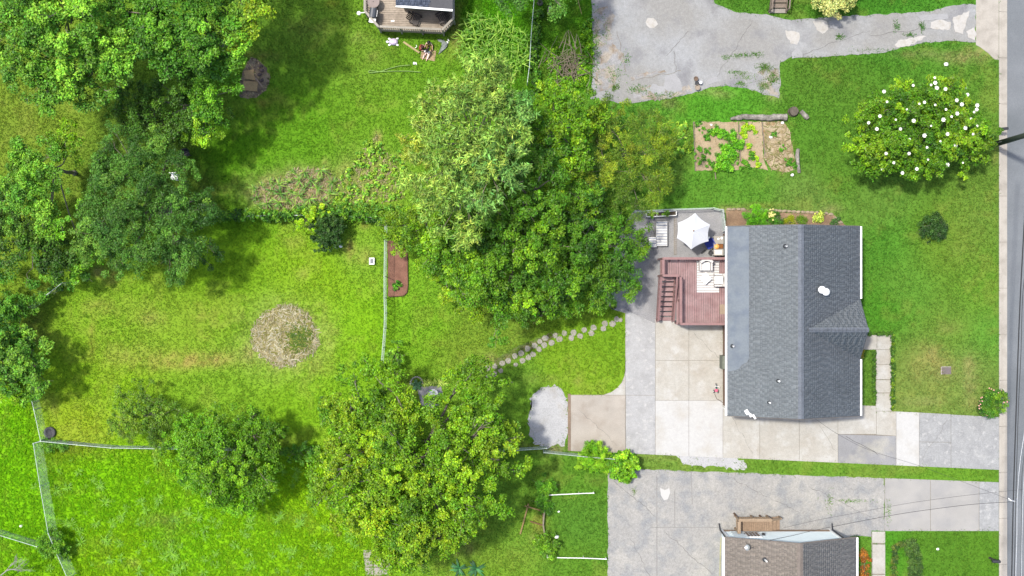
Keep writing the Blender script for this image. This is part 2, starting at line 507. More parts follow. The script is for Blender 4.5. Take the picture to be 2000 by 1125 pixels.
SHADE_BED = [(815, 757), (832, 754), (862, 754), (866, 772), (860, 790), (840, 800), (822, 790)]
CORN_DIRT = [(492, 388), (497, 368), (520, 358), (560, 340), (575, 330), (640, 330), (652, 350), (650, 380), (640, 398), (600, 405), (560, 410), (520, 412), (505, 404)]
VEG_DIRT = [(655, 345), (680, 325), (700, 310), (715, 285), (735, 262), (742, 285), (760, 300), (790, 300), (790, 390), (700, 400), (655, 395)]
HOUSE_A_PLAN = [(1412, 455), (1637, 455), (1637, 795), (1412, 795)]
HOUSE_B_PLAN = [(1406, 1038), (1640, 1038), (1640, 1330), (1406, 1330)]
PAVERS = []
NOGRASS = [ASPHALT, DRV_B, PATIO, DRV_A_ALL, WHITE_GRAVEL, MULCH, FBED, HOUSE_A_PLAN, HOUSE_B_PLAN, SHADE_BED,
           [(1901, -60), (1951, -60), (1951, 116), (1901, 100)], [(1948, -600), (2600, -600), (2600, 2000), (1948, 2000)], [(1727, 932), (1951, 940), (1951, 1036), (1727, 1036)],
           [(1108, 770), (1115, 770), (1115, 881), (1108, 881)]] + [[(a, b), (c, b), (c, d), (a, d)] for a, b, c, d in WALK_A + WALK_B]
SPARSE = [(BED1, 0.02), (BED2, 0.05), (BED3, 0.03), (BURN, 0.03), (PIT, 0.03), (GRAVEL_STRIP, 0.1), (CORN_DIRT, 0.3), (VEG_DIRT, 0.55)]

# colour of the turf, anchors: (px, py, r, g, b) as the sunlit lawn shows
ANCH = [(560, 60, 110, 158, 46), (700, 120, 119, 166, 48), (600, 250, 106, 166, 34), (470, 350, 102, 166, 26), (700, 230, 114, 168, 40), (860, 130, 112, 166, 41), (60, 210, 126, 160, 50), (30, 560, 124, 162, 44), (200, 600, 131, 181, 42), (330, 640, 137, 181, 48), (450, 560, 129, 181, 34), (620, 540, 137, 187, 34), (700, 480, 131, 181, 50), (700, 640, 133, 191, 32), (640, 780, 133, 189, 36), (200, 760, 137, 187, 34), (150, 830, 151, 185, 42), (420, 750, 129, 181, 44), (20, 860, 129, 203, 14), (40, 960, 129, 203, 16), (200, 940, 131, 203, 14), (350, 1050, 133, 203, 20), (500, 1060, 137, 203, 22), (620, 980, 147, 207, 22), (600, 1100, 135, 197, 20), (250, 1100, 141, 201, 18), (820, 620, 122, 180, 38), (860, 560, 124, 180, 44), (930, 660, 128, 170, 52), (1100, 700, 128, 175, 40), (1150, 740, 130, 175, 42), (1190, 660, 122, 172, 38), (1010, 740, 116, 168, 50), (1010, 1050, 118, 166, 52), (1130, 930, 98, 152, 44), (1130, 1020, 92, 146, 46), (1120, 1110, 100, 152, 44), (970, 1110, 120, 166, 46), (1100, 80, 92, 160, 30), (980, 20, 92, 168, 22), (1250, 230, 96, 160, 50), (1400, 210, 92, 164, 44), (1600, 150, 91, 140, 44), (1580, 260, 91, 146, 44), (1640, 340, 96, 148, 46), (1450, 370, 98, 158, 50), (1580, 390, 113, 154, 66), (1700, 400, 107, 154, 58), (1720, 480, 89, 152, 46), (1760, 560, 100, 154, 52), (1850, 480, 107, 150, 46), (1910, 560, 104, 154, 46), (1860, 640, 109, 152, 54), (1800, 740, 128, 154, 72), (1900, 720, 120, 154, 68), (1780, 780, 126, 156, 70), (1930, 420, 109, 150, 54), (1930, 660, 102, 160, 54), (1720, 600, 87, 154, 42), (1693, 740, 104, 154, 54), (1600, 905, 112, 162, 52), (1300, 897, 120, 160, 62), (1850, 925, 108, 160, 46), (1850, 1080, 90, 142, 40), (1920, 1080, 92, 144, 40), (1690, 1070, 84, 156, 40), (1700, 15, 78, 146, 42), (1460, 10, 90, 148, 46), (300, 330, 104, 142, 46)]
# worn, dry and darker green spots of the turf: px, py, rx, ry, (rgb), strength
TURF_SPOTS = [(350, 705, 75, 18, (190, 160, 100), .75), (430, 700, 40, 16, (188, 162, 104), .6), (215, 540, 20, 22, (185, 160, 98), .6), (190, 530, 12, 10, (200, 185, 120), .6), (200, 600, 30, 18, (180, 165, 95), .5),
       (300, 625, 25, 18, (178, 165, 100), .5), (250, 690, 60, 22, (170, 165, 90), .5), (490, 690, 26, 22, (180, 170, 110), .6), (400, 620, 40, 40, (165, 165, 80), .4), (180, 660, 8, 45, (165, 150, 80), .6), (575, 470, 18, 12, (190, 172, 105), .6),
       (682, 488, 10, 20, (196, 168, 108), .8), (712, 440, 10, 9, (190, 172, 100), .6), (712, 500, 20, 18, (175, 165, 95), .5), (590, 535, 18, 14, (165, 170, 85), .5), (640, 660, 20, 20, (180, 175, 100), .4), (590, 715, 60, 14, (165, 170, 80), .4),
       (500, 110, 40, 14, (140, 120, 80), .5), (600, 60, 40, 22, (128, 140, 70), .5), (510, 200, 16, 12, (150, 140, 70), .6), (648, 6, 14, 10, (170, 150, 60), .6), (700, 75, 24, 14, (150, 170, 85), .5), (730, 110, 14, 12, (160, 165, 90), .5), (540, 198, 20, 14, (150, 150, 70), .5),
       (737, 268, 8, 12, (205, 175, 125), .9), (636, 318, 8, 10, (170, 170, 100), .5), (1880, 112, 45, 12, (195, 170, 125), .75), (1905, 100, 20, 14, (190, 175, 120), .6), (1800, 106, 50, 8, (170, 165, 115), .5),
       (1410, 185, 25, 8, (170, 170, 110), .6), (1510, 190, 14, 8, (180, 170, 120), .6), (1310, 202, 14, 10, (150, 125, 100), .8), (1380, 178, 20, 5, (180, 160, 120), .6), (1430, 410, 30, 8, (195, 175, 125), .8), (1620, 408, 20, 8, (190, 175, 125), .6), (1500, 402, 60, 6, (165, 165, 85), .5),
       (1850, 640, 24, 12, (178, 165, 105), .5), (1820, 690, 24, 20, (180, 165, 108), .6), (1790, 725, 10, 18, (178, 165, 100), .5), (1845, 725, 26, 22, (178, 162, 110), .6), (1895, 745, 14, 40, (185, 168, 118), .6), (1800, 785, 40, 8, (180, 172, 118), .5), (1900, 790, 20, 10, (180, 170, 110), .5), (1890, 710, 10, 10, (190, 175, 120), .6), (1800, 700, 30, 30, (165, 162, 90), .4), (1945, 300, 8, 26, (170, 160, 95), .6), (1880, 470, 40, 60, (142, 165, 75), .5),
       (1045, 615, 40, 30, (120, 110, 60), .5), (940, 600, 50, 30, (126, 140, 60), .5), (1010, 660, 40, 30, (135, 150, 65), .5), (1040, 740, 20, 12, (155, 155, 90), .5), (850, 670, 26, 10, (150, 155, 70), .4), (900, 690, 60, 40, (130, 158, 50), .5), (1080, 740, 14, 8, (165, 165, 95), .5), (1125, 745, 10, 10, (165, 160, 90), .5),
       (960, 700, 40, 14, (160, 150, 100), .6), (1010, 860, 14, 12, (120, 100, 70), .8), (1050, 872, 40, 8, (130, 110, 75), .7), (1085, 878, 26, 8, (165, 150, 120), .8), (900, 1070, 40, 20, (120, 100, 75), .7), (1052, 1020, 14, 20, (185, 150, 90), .6), (1050, 1050, 16, 10, (180, 170, 110), .5), (1165, 940, 20, 8, (150, 150, 80), .4), (1000, 1090, 60, 24, (145, 165, 70), .4),
       (335, 1020, 40, 24, (130, 150, 70), .5), (260, 1100, 16, 10, (165, 155, 95), .5), (300, 1010, 26, 14, (140, 140, 80), .5), (560, 1010, 40, 18, (140, 155, 70), .4), (880, 1050, 20, 16, (120, 100, 70), .6), (1300, 892, 60, 6, (160, 160, 100), .4), (1590, 900, 60, 6, (140, 165, 70), .4), (330, 1060, 20, 20, (150, 150, 90), .4),
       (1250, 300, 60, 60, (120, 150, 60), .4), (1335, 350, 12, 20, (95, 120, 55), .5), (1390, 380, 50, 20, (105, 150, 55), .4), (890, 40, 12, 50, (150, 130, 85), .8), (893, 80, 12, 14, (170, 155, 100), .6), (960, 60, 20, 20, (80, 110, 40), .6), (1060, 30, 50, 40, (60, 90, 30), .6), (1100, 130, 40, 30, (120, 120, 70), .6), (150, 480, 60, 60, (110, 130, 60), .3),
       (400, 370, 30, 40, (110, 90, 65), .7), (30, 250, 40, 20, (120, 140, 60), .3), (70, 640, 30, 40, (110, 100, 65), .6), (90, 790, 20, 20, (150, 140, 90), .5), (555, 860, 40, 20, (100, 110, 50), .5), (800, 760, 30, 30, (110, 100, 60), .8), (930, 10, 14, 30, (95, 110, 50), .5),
       (557, 655, 74, 66, (200, 192, 136), .8), (570, 375, 84, 36, (216, 190, 146), 1.2), (600, 360, 40, 24, (214, 188, 144), 1), (720, 345, 60, 46, (180, 176, 112), .8), (1090, 60, 50, 90, (84, 120, 34), .4)]

def turf(px, py):
    px, py = np.asarray(px, float), np.asarray(py, float)
    acc = np.zeros(px.shape + (3,)); w = np.zeros(px.shape)
    for ax, ay, r, g, b in ANCH:
        k = 1.0 / (((px - ax) ** 2 + (py - ay) ** 2) / 900.0 + 1.0) ** 2
        acc += k[..., None] * np.array([lin(r), lin(g), lin(b)]); w += k
    c = acc / w[..., None]
    X, Y = px / PX, py / PX
    n1 = vnoise(X, Y, 0.45, 3); n2 = vnoise(X, Y, 1.7, 4); n3 = vnoise(X, Y, 0.18, 5)
    # patches of yellower, drier blades
    dryc = np.array([lin(172), lin(172), lin(86)])
    f = np.clip((0.55 * n2 + 0.45 * n1 - 0.6) * 1.4, 0, 0.16)[..., None]
    c = c * (1 - f) + dryc * f * 0.95
    for ax, ay, rx, ry, rgb, s in TURF_SPOTS:
        d = ((px - ax) / rx) ** 2 + ((py - ay) / ry) ** 2
        k = (0.78 * s * np.exp(-d * 1.1) * np.clip(0.35 + 1.5 * (0.5 * n1 + 0.5 * n3 - 0.18), 0, 1.25))[..., None]
        k = np.clip(k, 0, 0.95)
        c = c * (1 - k) + np.array([lin(rgb[0]), lin(rgb[1]), lin(rgb[2])]) * k
    c = c * (0.97 + 0.06 * n1)[..., None] * (0.97 + 0.06 * n3)[..., None]
    c = c * np.array([0.88, 0.82, 0.84])
    return c / G_TURF
G_TURF = 1.38

M_GROUND = mat("turf_soil", attr=True, rough=0.95, coarse=(1.2, 0.05), fine=(9, 0.14), bump=0.4, bscale=14, spec=0.1)
M_GRASS = mat("grass_blade", attr=True, rough=0.7, coarse=(0.4, 0), fine=(5, 0), translucent=0.25, spec=0.15)
gx = np.concatenate([[-2500, -600, -150, -70, -45], np.arange(-38, 38.01, 0.28), [45, 70, 150, 600, 2500]])
gy = np.concatenate([[-2500, -600, -150, -70, -36], np.arange(-24, 24.01, 0.28), [36, 70, 150, 600, 2500]])
GX, GY = np.meshgrid(gx, gy)
gpx = np.clip(1000 + GX * PX, -150, 2150); gpy = np.clip(562.5 - GY * PX, -150, 1275)
gcol = turf(gpx, gpy).reshape(-1, 3) * 0.9
gz = np.where(GX > 31.9, -0.5, (vnoise(GX, GY, 2.5, 9) - 0.5) * 0.02).ravel()
nx, ny = len(gx), len(gy)
ii = np.arange(nx * ny).reshape(ny, nx)
gq = np.stack([ii[:-1, :-1], ii[:-1, 1:], ii[1:, 1:], ii[1:, :-1]], -1).reshape(-1, 4)
g_me = mesh_np("ground", np.stack([GX.ravel(), GY.ravel(), gz], 1), quads=gq, cols=gcol)
tag(link_mesh("ground", g_me, M_GROUND), "green turf lying over the whole plot", None, None, "structure")

# grass blades: short tufts all over the turf
def grass():
    rg = np.random.default_rng(21)
    n = 285000
    px = rg.uniform(-60, 1952, n); py = rg.uniform(-60, 1185, n)
    keep = np.ones(n, bool)
    for poly in NOGRASS:
        sp_ = 4.5 if poly is WHITE_GRAVEL else 1.6
        jx, jy = rg.normal(size=n) * sp_, rg.normal(size=n) * sp_
        keep &= ~inside(px + jx, py + jy, poly)
    for poly, fr in SPARSE:
        keep &= ~(inside(px, py, poly) & (rg.random(n) > fr))
    px, py = px[keep], py[keep]
    ex, ey = [], []
    for cx, cy, rx, ry, m in ((1445, 108, 14, 3, 70), (1476, 106, 10, 3, 50), (1492, 132, 12, 7, 160), (1440, 142, 16, 3, 70), (1508, 152, 10, 12, 260), (1490, 168, 10, 7, 120), (1420, 112, 10, 4, 40), (1460, 150, 20, 8, 80), (1446, 164, 10, 5, 70), (1640, 72, 8, 4, 50), (1750, 52, 5, 8, 60), (1800, 52, 5, 8, 60), (1775, 68, 12, 2, 40),
                              (1165, 100, 5, 60, 200), (1200, 150, 14, 20, 90), (1250, 175, 20, 8, 90), (1225, 115, 8, 14, 50), (1180, 60, 8, 20, 60), (1300, 186, 30, 6, 130), (1620, 980, 5, 20, 50), (1660, 978, 40, 2, 70), (1735, 1000, 3, 25, 50), (1238, 960, 4, 6, 30), (1700, 98, 40, 3, 60)):
        ex.append(cx + rg.normal(size=m) * rx * .6); ey.append(cy + rg.normal(size=m) * ry * .6)
    px = np.concatenate([px] + ex); py = np.concatenate([py] + ey); n = len(px)
    col = turf(px, py)
    weedy = ((py > 870) & (px < 760)) | ((px > 900) & (px < 1160) & (py < 190)) | (px < 70) & (py > 790)
    rough_ = np.where(weedy, 1.55, 1.0)
    hgt = (0.075 + 0.06 * rg.random(n)) * rough_ * (0.8 + 0.5 * vnoise(px / PX, py / PX, 0.8, 31))
    x = (px - 1000) / PX; y = (562.5 - py) / PX
    vs, cs = [], []
    for k in range(2):
        az = rg.random(n) * 6.283
        lean = (0.5 + 0.9 * rg.random(n)) * hgt
        wd = (0.014 + 0.016 * rg.random(n)) * rough_
        ox, oy = rg.normal(size=n) * 0.035, rg.normal(size=n) * 0.035
        bx, by = x + ox, y + oy
        sx, sy = -np.sin(az) * wd, np.cos(az) * wd
        z0 = np.full(n, -0.005)
        a = np.stack([bx - sx, by - sy, z0], 1); b = np.stack([bx + sx, by + sy, z0], 1)
        c = np.stack([bx + np.cos(az) * lean, by + np.sin(az) * lean, hgt], 1)
        vs.append(np.stack([a, b, c], 1))
        f = (1 + 0.11 * rg.normal(size=(n, 1)))
        cc = np.clip(col * f, 0.004, 0.7); cc[:, 0] *= 1 + 0.12 * rg.normal(size=n)
        cs.append(np.repeat(np.clip(cc, 0.004, 0.7)[:, None, :], 3, 1))
    v = np.concatenate(vs).reshape(-1, 3); c = np.concatenate(cs).reshape(-1, 3)
    me = mesh_np("lawn_grass", v, tris=np.arange(len(v)).reshape(-1, 3), cols=c)
    tag(link_mesh("lawn_grass", me, M_GRASS), "short green grass blades covering the lawns", "grass", None, "stuff")
grass()

# ---- street, kerb
M_ROAD = mat("road_asphalt", C(144, 150, 154), rough=0.9, coarse=(0.4, 0.08), fine=(30, 0.16), second=C(158, 163, 167), sec=(0.25, 0.52, 0.1), bump=0.3, bscale=60)
M_KERB = mat("kerb_concrete", C(228, 220, 206), rough=0.9, coarse=(0.7, 0.1), fine=(25, 0.1), second=C(210, 202, 188), sec=(1.3, 0.56, 0.1))
M_CONC = {'cool': mat('concrete_cool', C(203, 204, 202), coarse=(5, .07), fine=(14, .13), second=C(190, 191, 190), sec=(1.3, .54, .1), third=C(222, 222, 218), thd=(2.6, .62, .06)), 'cream': mat("concrete_cream", C(230, 226, 214), coarse=(5, 0.06), fine=(16, 0.09), second=C(220, 213, 198), sec=(0.7, 0.57, 0.12), third=C(244, 242, 234), thd=(1.1, 0.6, 0.1)),
          'white': mat("concrete_white", C(244, 243, 238), coarse=(5, 0.04), fine=(16, 0.06), second=C(234, 230, 220), sec=(0.8, 0.58, 0.1)),
          'grey': mat("concrete_grey", C(220, 220, 218), coarse=(5, 0.06), fine=(18, 0.12), second=C(206, 206, 204), sec=(1.3, 0.54, 0.1), third=C(234, 233, 229), thd=(2.6, 0.62, 0.06), bump=0.25, bscale=50),
          'pink': mat("concrete_pink", C(220, 211, 197), coarse=(0.9, 0.09), fine=(20, 0.1), second=C(206, 194, 178), sec=(1.0, 0.58, 0.1), third=C(224, 216, 202), thd=(1.7, 0.62, 0.06)),
          'old': mat("concrete_old", C(190, 190, 190), coarse=(0.8, 0.1), fine=(26, 0.12), second=C(215, 212, 200), sec=(0.55, 0.55, 0.06), third=C(176, 177, 178), thd=(1.6, 0.6, 0.06))}
M_JOINT = mat("joint_soil", C(184, 176, 160), coarse=(1, .15), fine=(20, .2))
xe = P(1968, 0).x
MB().prism([(xe, -140), (xe + 9.5, -140), (xe + 9.5, 140), (xe, 140)], -0.3, -0.085).build("road", M_ROAD, label="grey asphalt street along the right edge", kind="structure")
kroot = MB().prism([(P(1950, 0).x, -140), (xe, -140), (xe, 140), (P(1950, 0).x, 140)], -0.35, -0.12).build("kerb", M_JOINT, label="pale concrete kerb and gutter beside the street", kind="structure")
y = -24.0
while y < 24:
    MB().prism([(P(1956, 0).x, y), (xe - .002, y), (xe - .002, y + 2.98), (P(1956, 0).x, y + 2.98)], -0.119, -0.068).build("gutter_slab", M_KERB, kroot)
    MB().prism([(P(1951, 0).x, y), (P(1955.8, 0).x, y), (P(1955.8, 0).x, y + 2.98), (P(1951, 0).x, y + 2.98)], -0.119, 0.035).build("kerb_stone", M_KERB, kroot)
    y += 3.0
for yy in (24.0, -84.0):
    MB().prism([(P(1951, 0).x, yy), (xe - .002, yy), (xe - .002, yy + 60), (P(1951, 0).x, yy + 60)], -0.119, -0.06).build("gutter_slab", M_KERB, kroot)

# ---- driveway of the grey-roofed house
def grow(poly, d):
    cx = sum(q[0] for q in poly) / len(poly); cy = sum(q[1] for q in poly) / len(poly)
    return [(x + d * (1 if x > cx else -1), y + d * (1 if y > cy else -1)) for x, y in poly]
drv = MB().ppoly(DRV_A_ALL, -0.05, 0.018, 0).build("driveway", M_JOINT, label="pale concrete driveway wrapping the grey-roofed house", kind="structure")
for k, (poly, t) in enumerate(SLABS):
    MB().ppoly(grow(poly, .42), 0.019, 0.052 + 0.002 * (k % 3), 0).build("slab", M_CONC[t], drv)
MB().ppoly([(1109, 769), (1114.5, 769), (1114.5, 880), (1109, 880)], 0.0, 0.09, 0).build("timber_edge", mat("weathered_timber", C(176, 152, 128), fine=(12, .2)), drv)
# the crack in the old slab, a raised mortar-grey line
cr = MB(); cp = [(1652, 852), (1668, 862), (1682, 868), (1696, 876), (1708, 882), (1714, 888)]
for a, b in zip(cp[:-1], cp[1:]): cr.bar(P(*a, .0565), P(*b, .0565), 0.03, 0.004)
cr.build("crack", mat("crack_dark", C(120, 118, 116)), drv)
walk = MB().ppoly([(1660, 654), (1741, 654), (1741, 803), (1710, 803), (1710, 683), (1660, 683)], -0.05, 0.06, 0).build("path", M_JOINT, label="concrete front walk bending from house to driveway", kind="structure")
for k, (a, b, c, d) in enumerate(WALK_A):
    zt = 0.072 + (0.04 if k < 4 else 0.02 if k == 4 else 0); a, b, c, d = a - .4, b - .4, c + .4, d + .4
    MB().ppoly([(a, b), (c, b), (c, d), (a, d)], 0.061, zt, 0).build("slab", M_CONC['cream'], walk)
# ---- driveway of the brown-roofed house
M_DRVB = mat("worn_aggregate", C(202, 200, 194), coarse=(6, 0.09), fine=(16, 0.17), second=C(216, 213, 204), sec=(0.6, 0.55, 0.12), third=C(182, 184, 184), thd=(1.1, 0.57, 0.1), bump=0.3, bscale=50)
d2 = MB().ppoly(rough_poly(DRV_B, 10, 1.2, 5), -0.05, 0.03, 0).build("driveway", M_DRVB, label="worn grey driveway beside the brown-roofed house", kind="structure")
MB().ppoly([(1727.5, drvB_top(1728)), (1950, 942), (1950, 1037), (1727.5, 1037)], -.05, .02, 0).build('slab_base', M_JOINT, d2)
for k, poly in enumerate(SLABS_B): MB().ppoly(grow(poly, .3), .021, 0.045, 0).build("slab", mat("concrete_b", C(212, 209, 202), coarse=(.6, .06), fine=(24, .08), second=C(200, 198, 194), sec=(.8, .56, .1)) if k < 2 else M_CONC['cool'], d2)
for k, (a, b) in enumerate((((1283, 930), (1283, 1125)), ((1350, 920), (1352, 985)), ((1318, 958), (1318, 1030)), ((1270, 1030), (1405, 1030)))):
    MB().bar(P(*a, .031), P(*b, .031), 0.05, 0.006).build("joint_line", mat("joint_pale", C(176, 174, 168)), d2)
w2 = MB().ppoly([(1702, 1038), (1729, 1038), (1729, 1180), (1702, 1180)], -.05, .014, 0).build("path", M_JOINT, label="narrow concrete walk beside the brown-roofed house", kind="structure")
for k, (a, b, c, d) in enumerate(WALK_B): MB().ppoly([(a, b), (c, b), (c, d), (a, d)], .015, (.06, .09, .08)[k], 0).build("slab", M_CONC['cream'], w2)
MB().ppoly([(1289, 953), (1299, 957), (1307, 953), (1309, 962), (1304, 975), (1297, 977), (1291, 968)], .031, .037, 0).build("patch", mat("white_patch", C(248, 246, 240), coarse=(1, .02), fine=(20, .03)), d2)
# ---- worn asphalt lot at the top right
M_LOT = mat("lot_asphalt", C(191, 190, 185), rough=.92, coarse=(5, 0.07), fine=(18, 0.13), second=C(204, 206, 206), sec=(0.3, 0.54, 0.1), third=C(172, 172, 174), thd=(0.5, 0.6, 0.08), bump=.2, bscale=50)
lot = MB().ppoly(rough_poly(ASPHALT, 8, 1.8, 8), -.05, .028, 0).build("parking_lot", M_LOT, label="worn grey asphalt drive at the top right", kind="structure")
M_DUST = mat("lot_dirt", C(212, 202, 186), coarse=(1.1, .15), fine=(16, .2), second=C(178, 160, 138), sec=(1.6, .54, .1), third=C(194, 193, 192), thd=(1.4, .5, .06))
for k, poly in enumerate([[(1160, 20), (1185, 12), (1200, 30), (1192, 60), (1200, 90), (1215, 100), (1225, 118), (1200, 128), (1204, 150), (1195, 172), (1165, 180), (1160, 120)],
                          [(1232, 150), (1262, 142), (1300, 138), (1302, 142), (1265, 147), (1236, 156)], [(1235, 190), (1240, 172), (1270, 168), (1310, 178), (1345, 165), (1352, 176), (1318, 190), (1278, 197)],
                          [(1480, 140), (1500, 132), (1520, 136), (1521, 188), (1502, 184), (1490, 170), (1470, 160)]]):
    MB().ppoly(rough_poly(poly, 5, 2.2, k), .0285, .0335 + .001 * k, 0).build("dirt_patch", M_DUST, lot)
M_LIME = mat("limestone_fill", C(240, 236, 228), coarse=(1.5, .06), fine=(14, .08), second=C(222, 216, 204), sec=(3, .58, .1))
M_LIME2 = mat("patched_fill", C(206, 206, 206), coarse=(1.5, .06), fine=(14, .08))
for k, (poly, m) in enumerate([([(1261, 42), (1266, 36), (1274, 35), (1282, 40), (1284, 48), (1278, 54), (1268, 55), (1262, 51)], M_LIME), ([(1534, 60), (1545, 60), (1560, 64), (1562, 78), (1556, 87), (1545, 84), (1538, 76)], M_LIME),
                               ([(1587, 43), (1600, 40), (1615, 42), (1618, 58), (1606, 67), (1596, 60)], M_LIME), ([(1619, 42), (1635, 38), (1645, 48), (1632, 57), (1620, 55)], M_LIME2),
                               ([(1747, 88), (1755, 80), (1780, 74), (1808, 70), (1800, 78), (1775, 90), (1752, 93)], M_LIME), ([(1818, 44), (1840, 38), (1856, 44), (1855, 58), (1830, 58), (1816, 54)], M_LIME),
                               ([(1860, 34), (1878, 28), (1892, 22), (1886, 48), (1880, 66), (1866, 64), (1862, 48)], M_LIME), ([(1887, 62), (1902, 54), (1908, 66), (1902, 78), (1890, 74)], M_LIME), ([(1546, 104), (1556, 94), (1566, 104), (1568, 112), (1548, 115)], M_LIME2),
                               ([(1296, 172), (1300, 150), (1318, 144), (1330, 160), (1332, 176), (1312, 184)], M_LIME2), ([(1262, 176), (1275, 164), (1298, 170), (1300, 182), (1285, 186)], M_LIME2), ([(1790, 30), (1850, 26), (1852, 36), (1800, 42)], M_LIME2), ([(1378, 156), (1398, 150), (1404, 160), (1384, 166)], M_LIME2)]):
    MB().ppoly(rough_poly(poly, 5, 1.3, k + 40), .029, .040 + .0006 * k, 0).build("patch", m, lot)
MB().ppoly([(1906, -60), (1950.5, -60), (1950.5, 117), (1942, 116), (1930, 104), (1914, 92), (1906, 88)], -.05, .022, 0).build("driveway_apron", M_KERB, label="pale concrete apron joining the asphalt drive to the street", kind="structure")

# ---- cracks
M_CRACKP = mat("crack_pale", C(168, 162, 150)); M_CRACKD = mat("crack_grey", C(150, 148, 144))
def crack(par, a, b, z, seed, m, w=.03):
    rq = random.Random(seed); n = max(4, int(math.hypot(b[0] - a[0], b[1] - a[1]) / 7)); pts = []
    for k in range(n + 1):
        t = k / n; j = 0 if k in (0, n) else 2.4
        pts.append(P(a[0] + (b[0] - a[0]) * t + rq.uniform(-j, j), a[1] + (b[1] - a[1]) * t + rq.uniform(-j, j), z))
    c_ = MB()
    for q0, q1 in zip(pts[:-1], pts[1:]): c_.bar(q0, q1, w * rq.uniform(.5, 1.3), .004)
    c_.build("crack", m, par)
for k, (a, b, w) in enumerate((((1205, 60), (1222, 140), .05), ((1232, 158), (1330, 138), .05), ((1300, 110), (1345, 60), .03), ((1400, 150), (1470, 40), .03), ((1560, 108), (1700, 60), .03), ((1316, 100), (1320, 140), .04), ((1700, 70), (1860, 48), .035))): crack(lot, a, b, .0295, 60 + k, M_CRACKP if k < 2 else M_CRACKD, w)
for k, (a, b, w) in enumerate((((1200, 940), (1282, 1010), .03), ((1420, 930), (1560, 1000), .025), ((1580, 950), (1700, 1010), .025), ((1300, 1040), (1390, 1120), .03), ((1230, 1050), (1270, 1125), .03))): crack(d2, a, b, .0325, 80 + k, M_CRACKD, w)
for k, (a, b) in enumerate((((1130, 800), (1205, 870)), ((1420, 800), (1470, 885)), ((1600, 830), (1632, 880)), ((1800, 900), (1850, 820)), ((1355, 650), (1405, 700)))): crack(drv, a, b, .0595, 90 + k, M_CRACKD, .014)

# ---- gravel patio, beds
M_PGRAVEL = mat("patio_gravel", C(186, 186, 188), coarse=(.8, .07), fine=(30, .28), bump=.6, bscale=60, second=C(206, 205, 203), sec=(.5, .54, .12))
MB().ppoly(PATIO, -.05, .024, 0).build("patio", M_PGRAVEL, label="grey gravel patio beside the red deck", kind="structure")
M_WGRAVEL = mat("white_gravel", C(228, 228, 227), coarse=(.7, .08), fine=(16, .14), second=C(218, 214, 206), sec=(.8, .6, .08), bump=.2, bscale=40)
MB().ppoly(rough_poly(WHITE_GRAVEL, 4, 3.6, 3), -.05, .03, 0).build("gravel_bed", M_WGRAVEL, label="white gravel patch beside the concrete pad", kind="structure")
MB().ppoly(rough_poly(GRAVEL_STRIP, 4, 3.2, 4), -.05, .022, 0).build("gravel_bed", M_WGRAVEL, label="white gravel spill between the two driveways", kind="structure")
M_MULCH = mat("mulch", C(176, 128, 106), coarse=(1.2, .12), fine=(20, .25), bump=.6, bscale=30, second=C(158, 112, 92), sec=(2, .55, .12))
MB().ppoly(rough_poly(MULCH, 7, .8, 6), -.05, .05, 0).build("mulch_bed", M_MULCH, label="red-brown mulch bed beside the garden fence", kind="structure")
M_MULCH2 = mat("bed_soil", C(172, 142, 114), coarse=(1.2, .15), fine=(18, .25), bump=.6, bscale=30, second=C(196, 166, 132), sec=(1.5, .55, .12))
MB().ppoly(rough_poly(FBED, 6, 1.2, 7), -.05, .045, 0).build("mulch_bed", M_MULCH2, label="brown planting bed along the house gable", kind="structure")
M_SOIL = mat("garden_soil", C(222, 200, 162), coarse=(1.1, .1), fine=(14, .18), bump=.6, bscale=20, second=C(208, 182, 142), sec=(1.7, .55, .1))
M_SOIL3 = mat("straw_soil", C(222, 202, 166), coarse=(1.1, .1), fine=(12, .2), bump=.6, bscale=20, second=C(188, 168, 120), sec=(1.6, .55, .08), third=C(186, 130, 70), thd=(.9, .66, .05))
MB().ppoly(rough_poly(BED1, 6, 1.2, 9), -.05, .03, 0).build("garden_bed", M_SOIL, label="sandy vegetable bed with bushy green plants", kind="structure")
MB().ppoly(rough_poly(BED2, 6, 1.2, 10), -.05, .034, 0).build("garden_bed", M_SOIL, label="narrow vegetable bed with lime squash leaves", kind="structure")
MB().ppoly(rough_poly(BED3, 6, 1.5, 11), -.05, .032, 0).build("garden_bed", M_SOIL3, label="dry sandy vegetable bed nearly bare", kind="structure")
M_PIT = mat("ashy_soil", C(176, 156, 130), coarse=(1.3, .2), fine=(14, .3), second=C(140, 124, 110), sec=(1.5, .52, .08), third=C(184, 166, 126), thd=(2, .6, .06))
MB().ppoly(rough_poly(PIT, 5, 2, 12), -.05, .02, 0).build("bare_soil", M_PIT, label="bare ashy soil patch beside the big trees", kind="structure")
M_BURN = mat("dry_straw", C(216, 206, 156), coarse=(1.6, .14), fine=(10, .22), second=C(190, 180, 130), sec=(1.5, .56, .08), third=C(228, 214, 180), thd=(.9, .6, .06), bump=.6, bscale=14)
mb = MB()
for r_, z_ in ((1.0, .0),):
    pass
bc = P(557, 655)
prof = []
pts = rough_poly(BURN, 6, 1.5, 13)
top = [(557 + (x - 557) * .5, 655 + (y - 655) * .5) for x, y in pts]
v0 = [P(x, y, 0) + Vector((0, 0, .012)) for x, y in pts]; v1 = [P(x, y, 0) + Vector((0, 0, .10 + .05 * R.random())) for x, y in top]
n_ = len(pts)
mb.add(v0 + v1 + [Vector((bc.x, bc.y, .14))], [(i, (i + 1) % n_, n_ + (i + 1) % n_, n_ + i) if False else (n_ + i, n_ + (i + 1) % n_, (i + 1) % n_, i) for i in range(n_)] + [(2 * n_, n_ + (i + 1) % n_, n_ + i) for i in range(n_)])
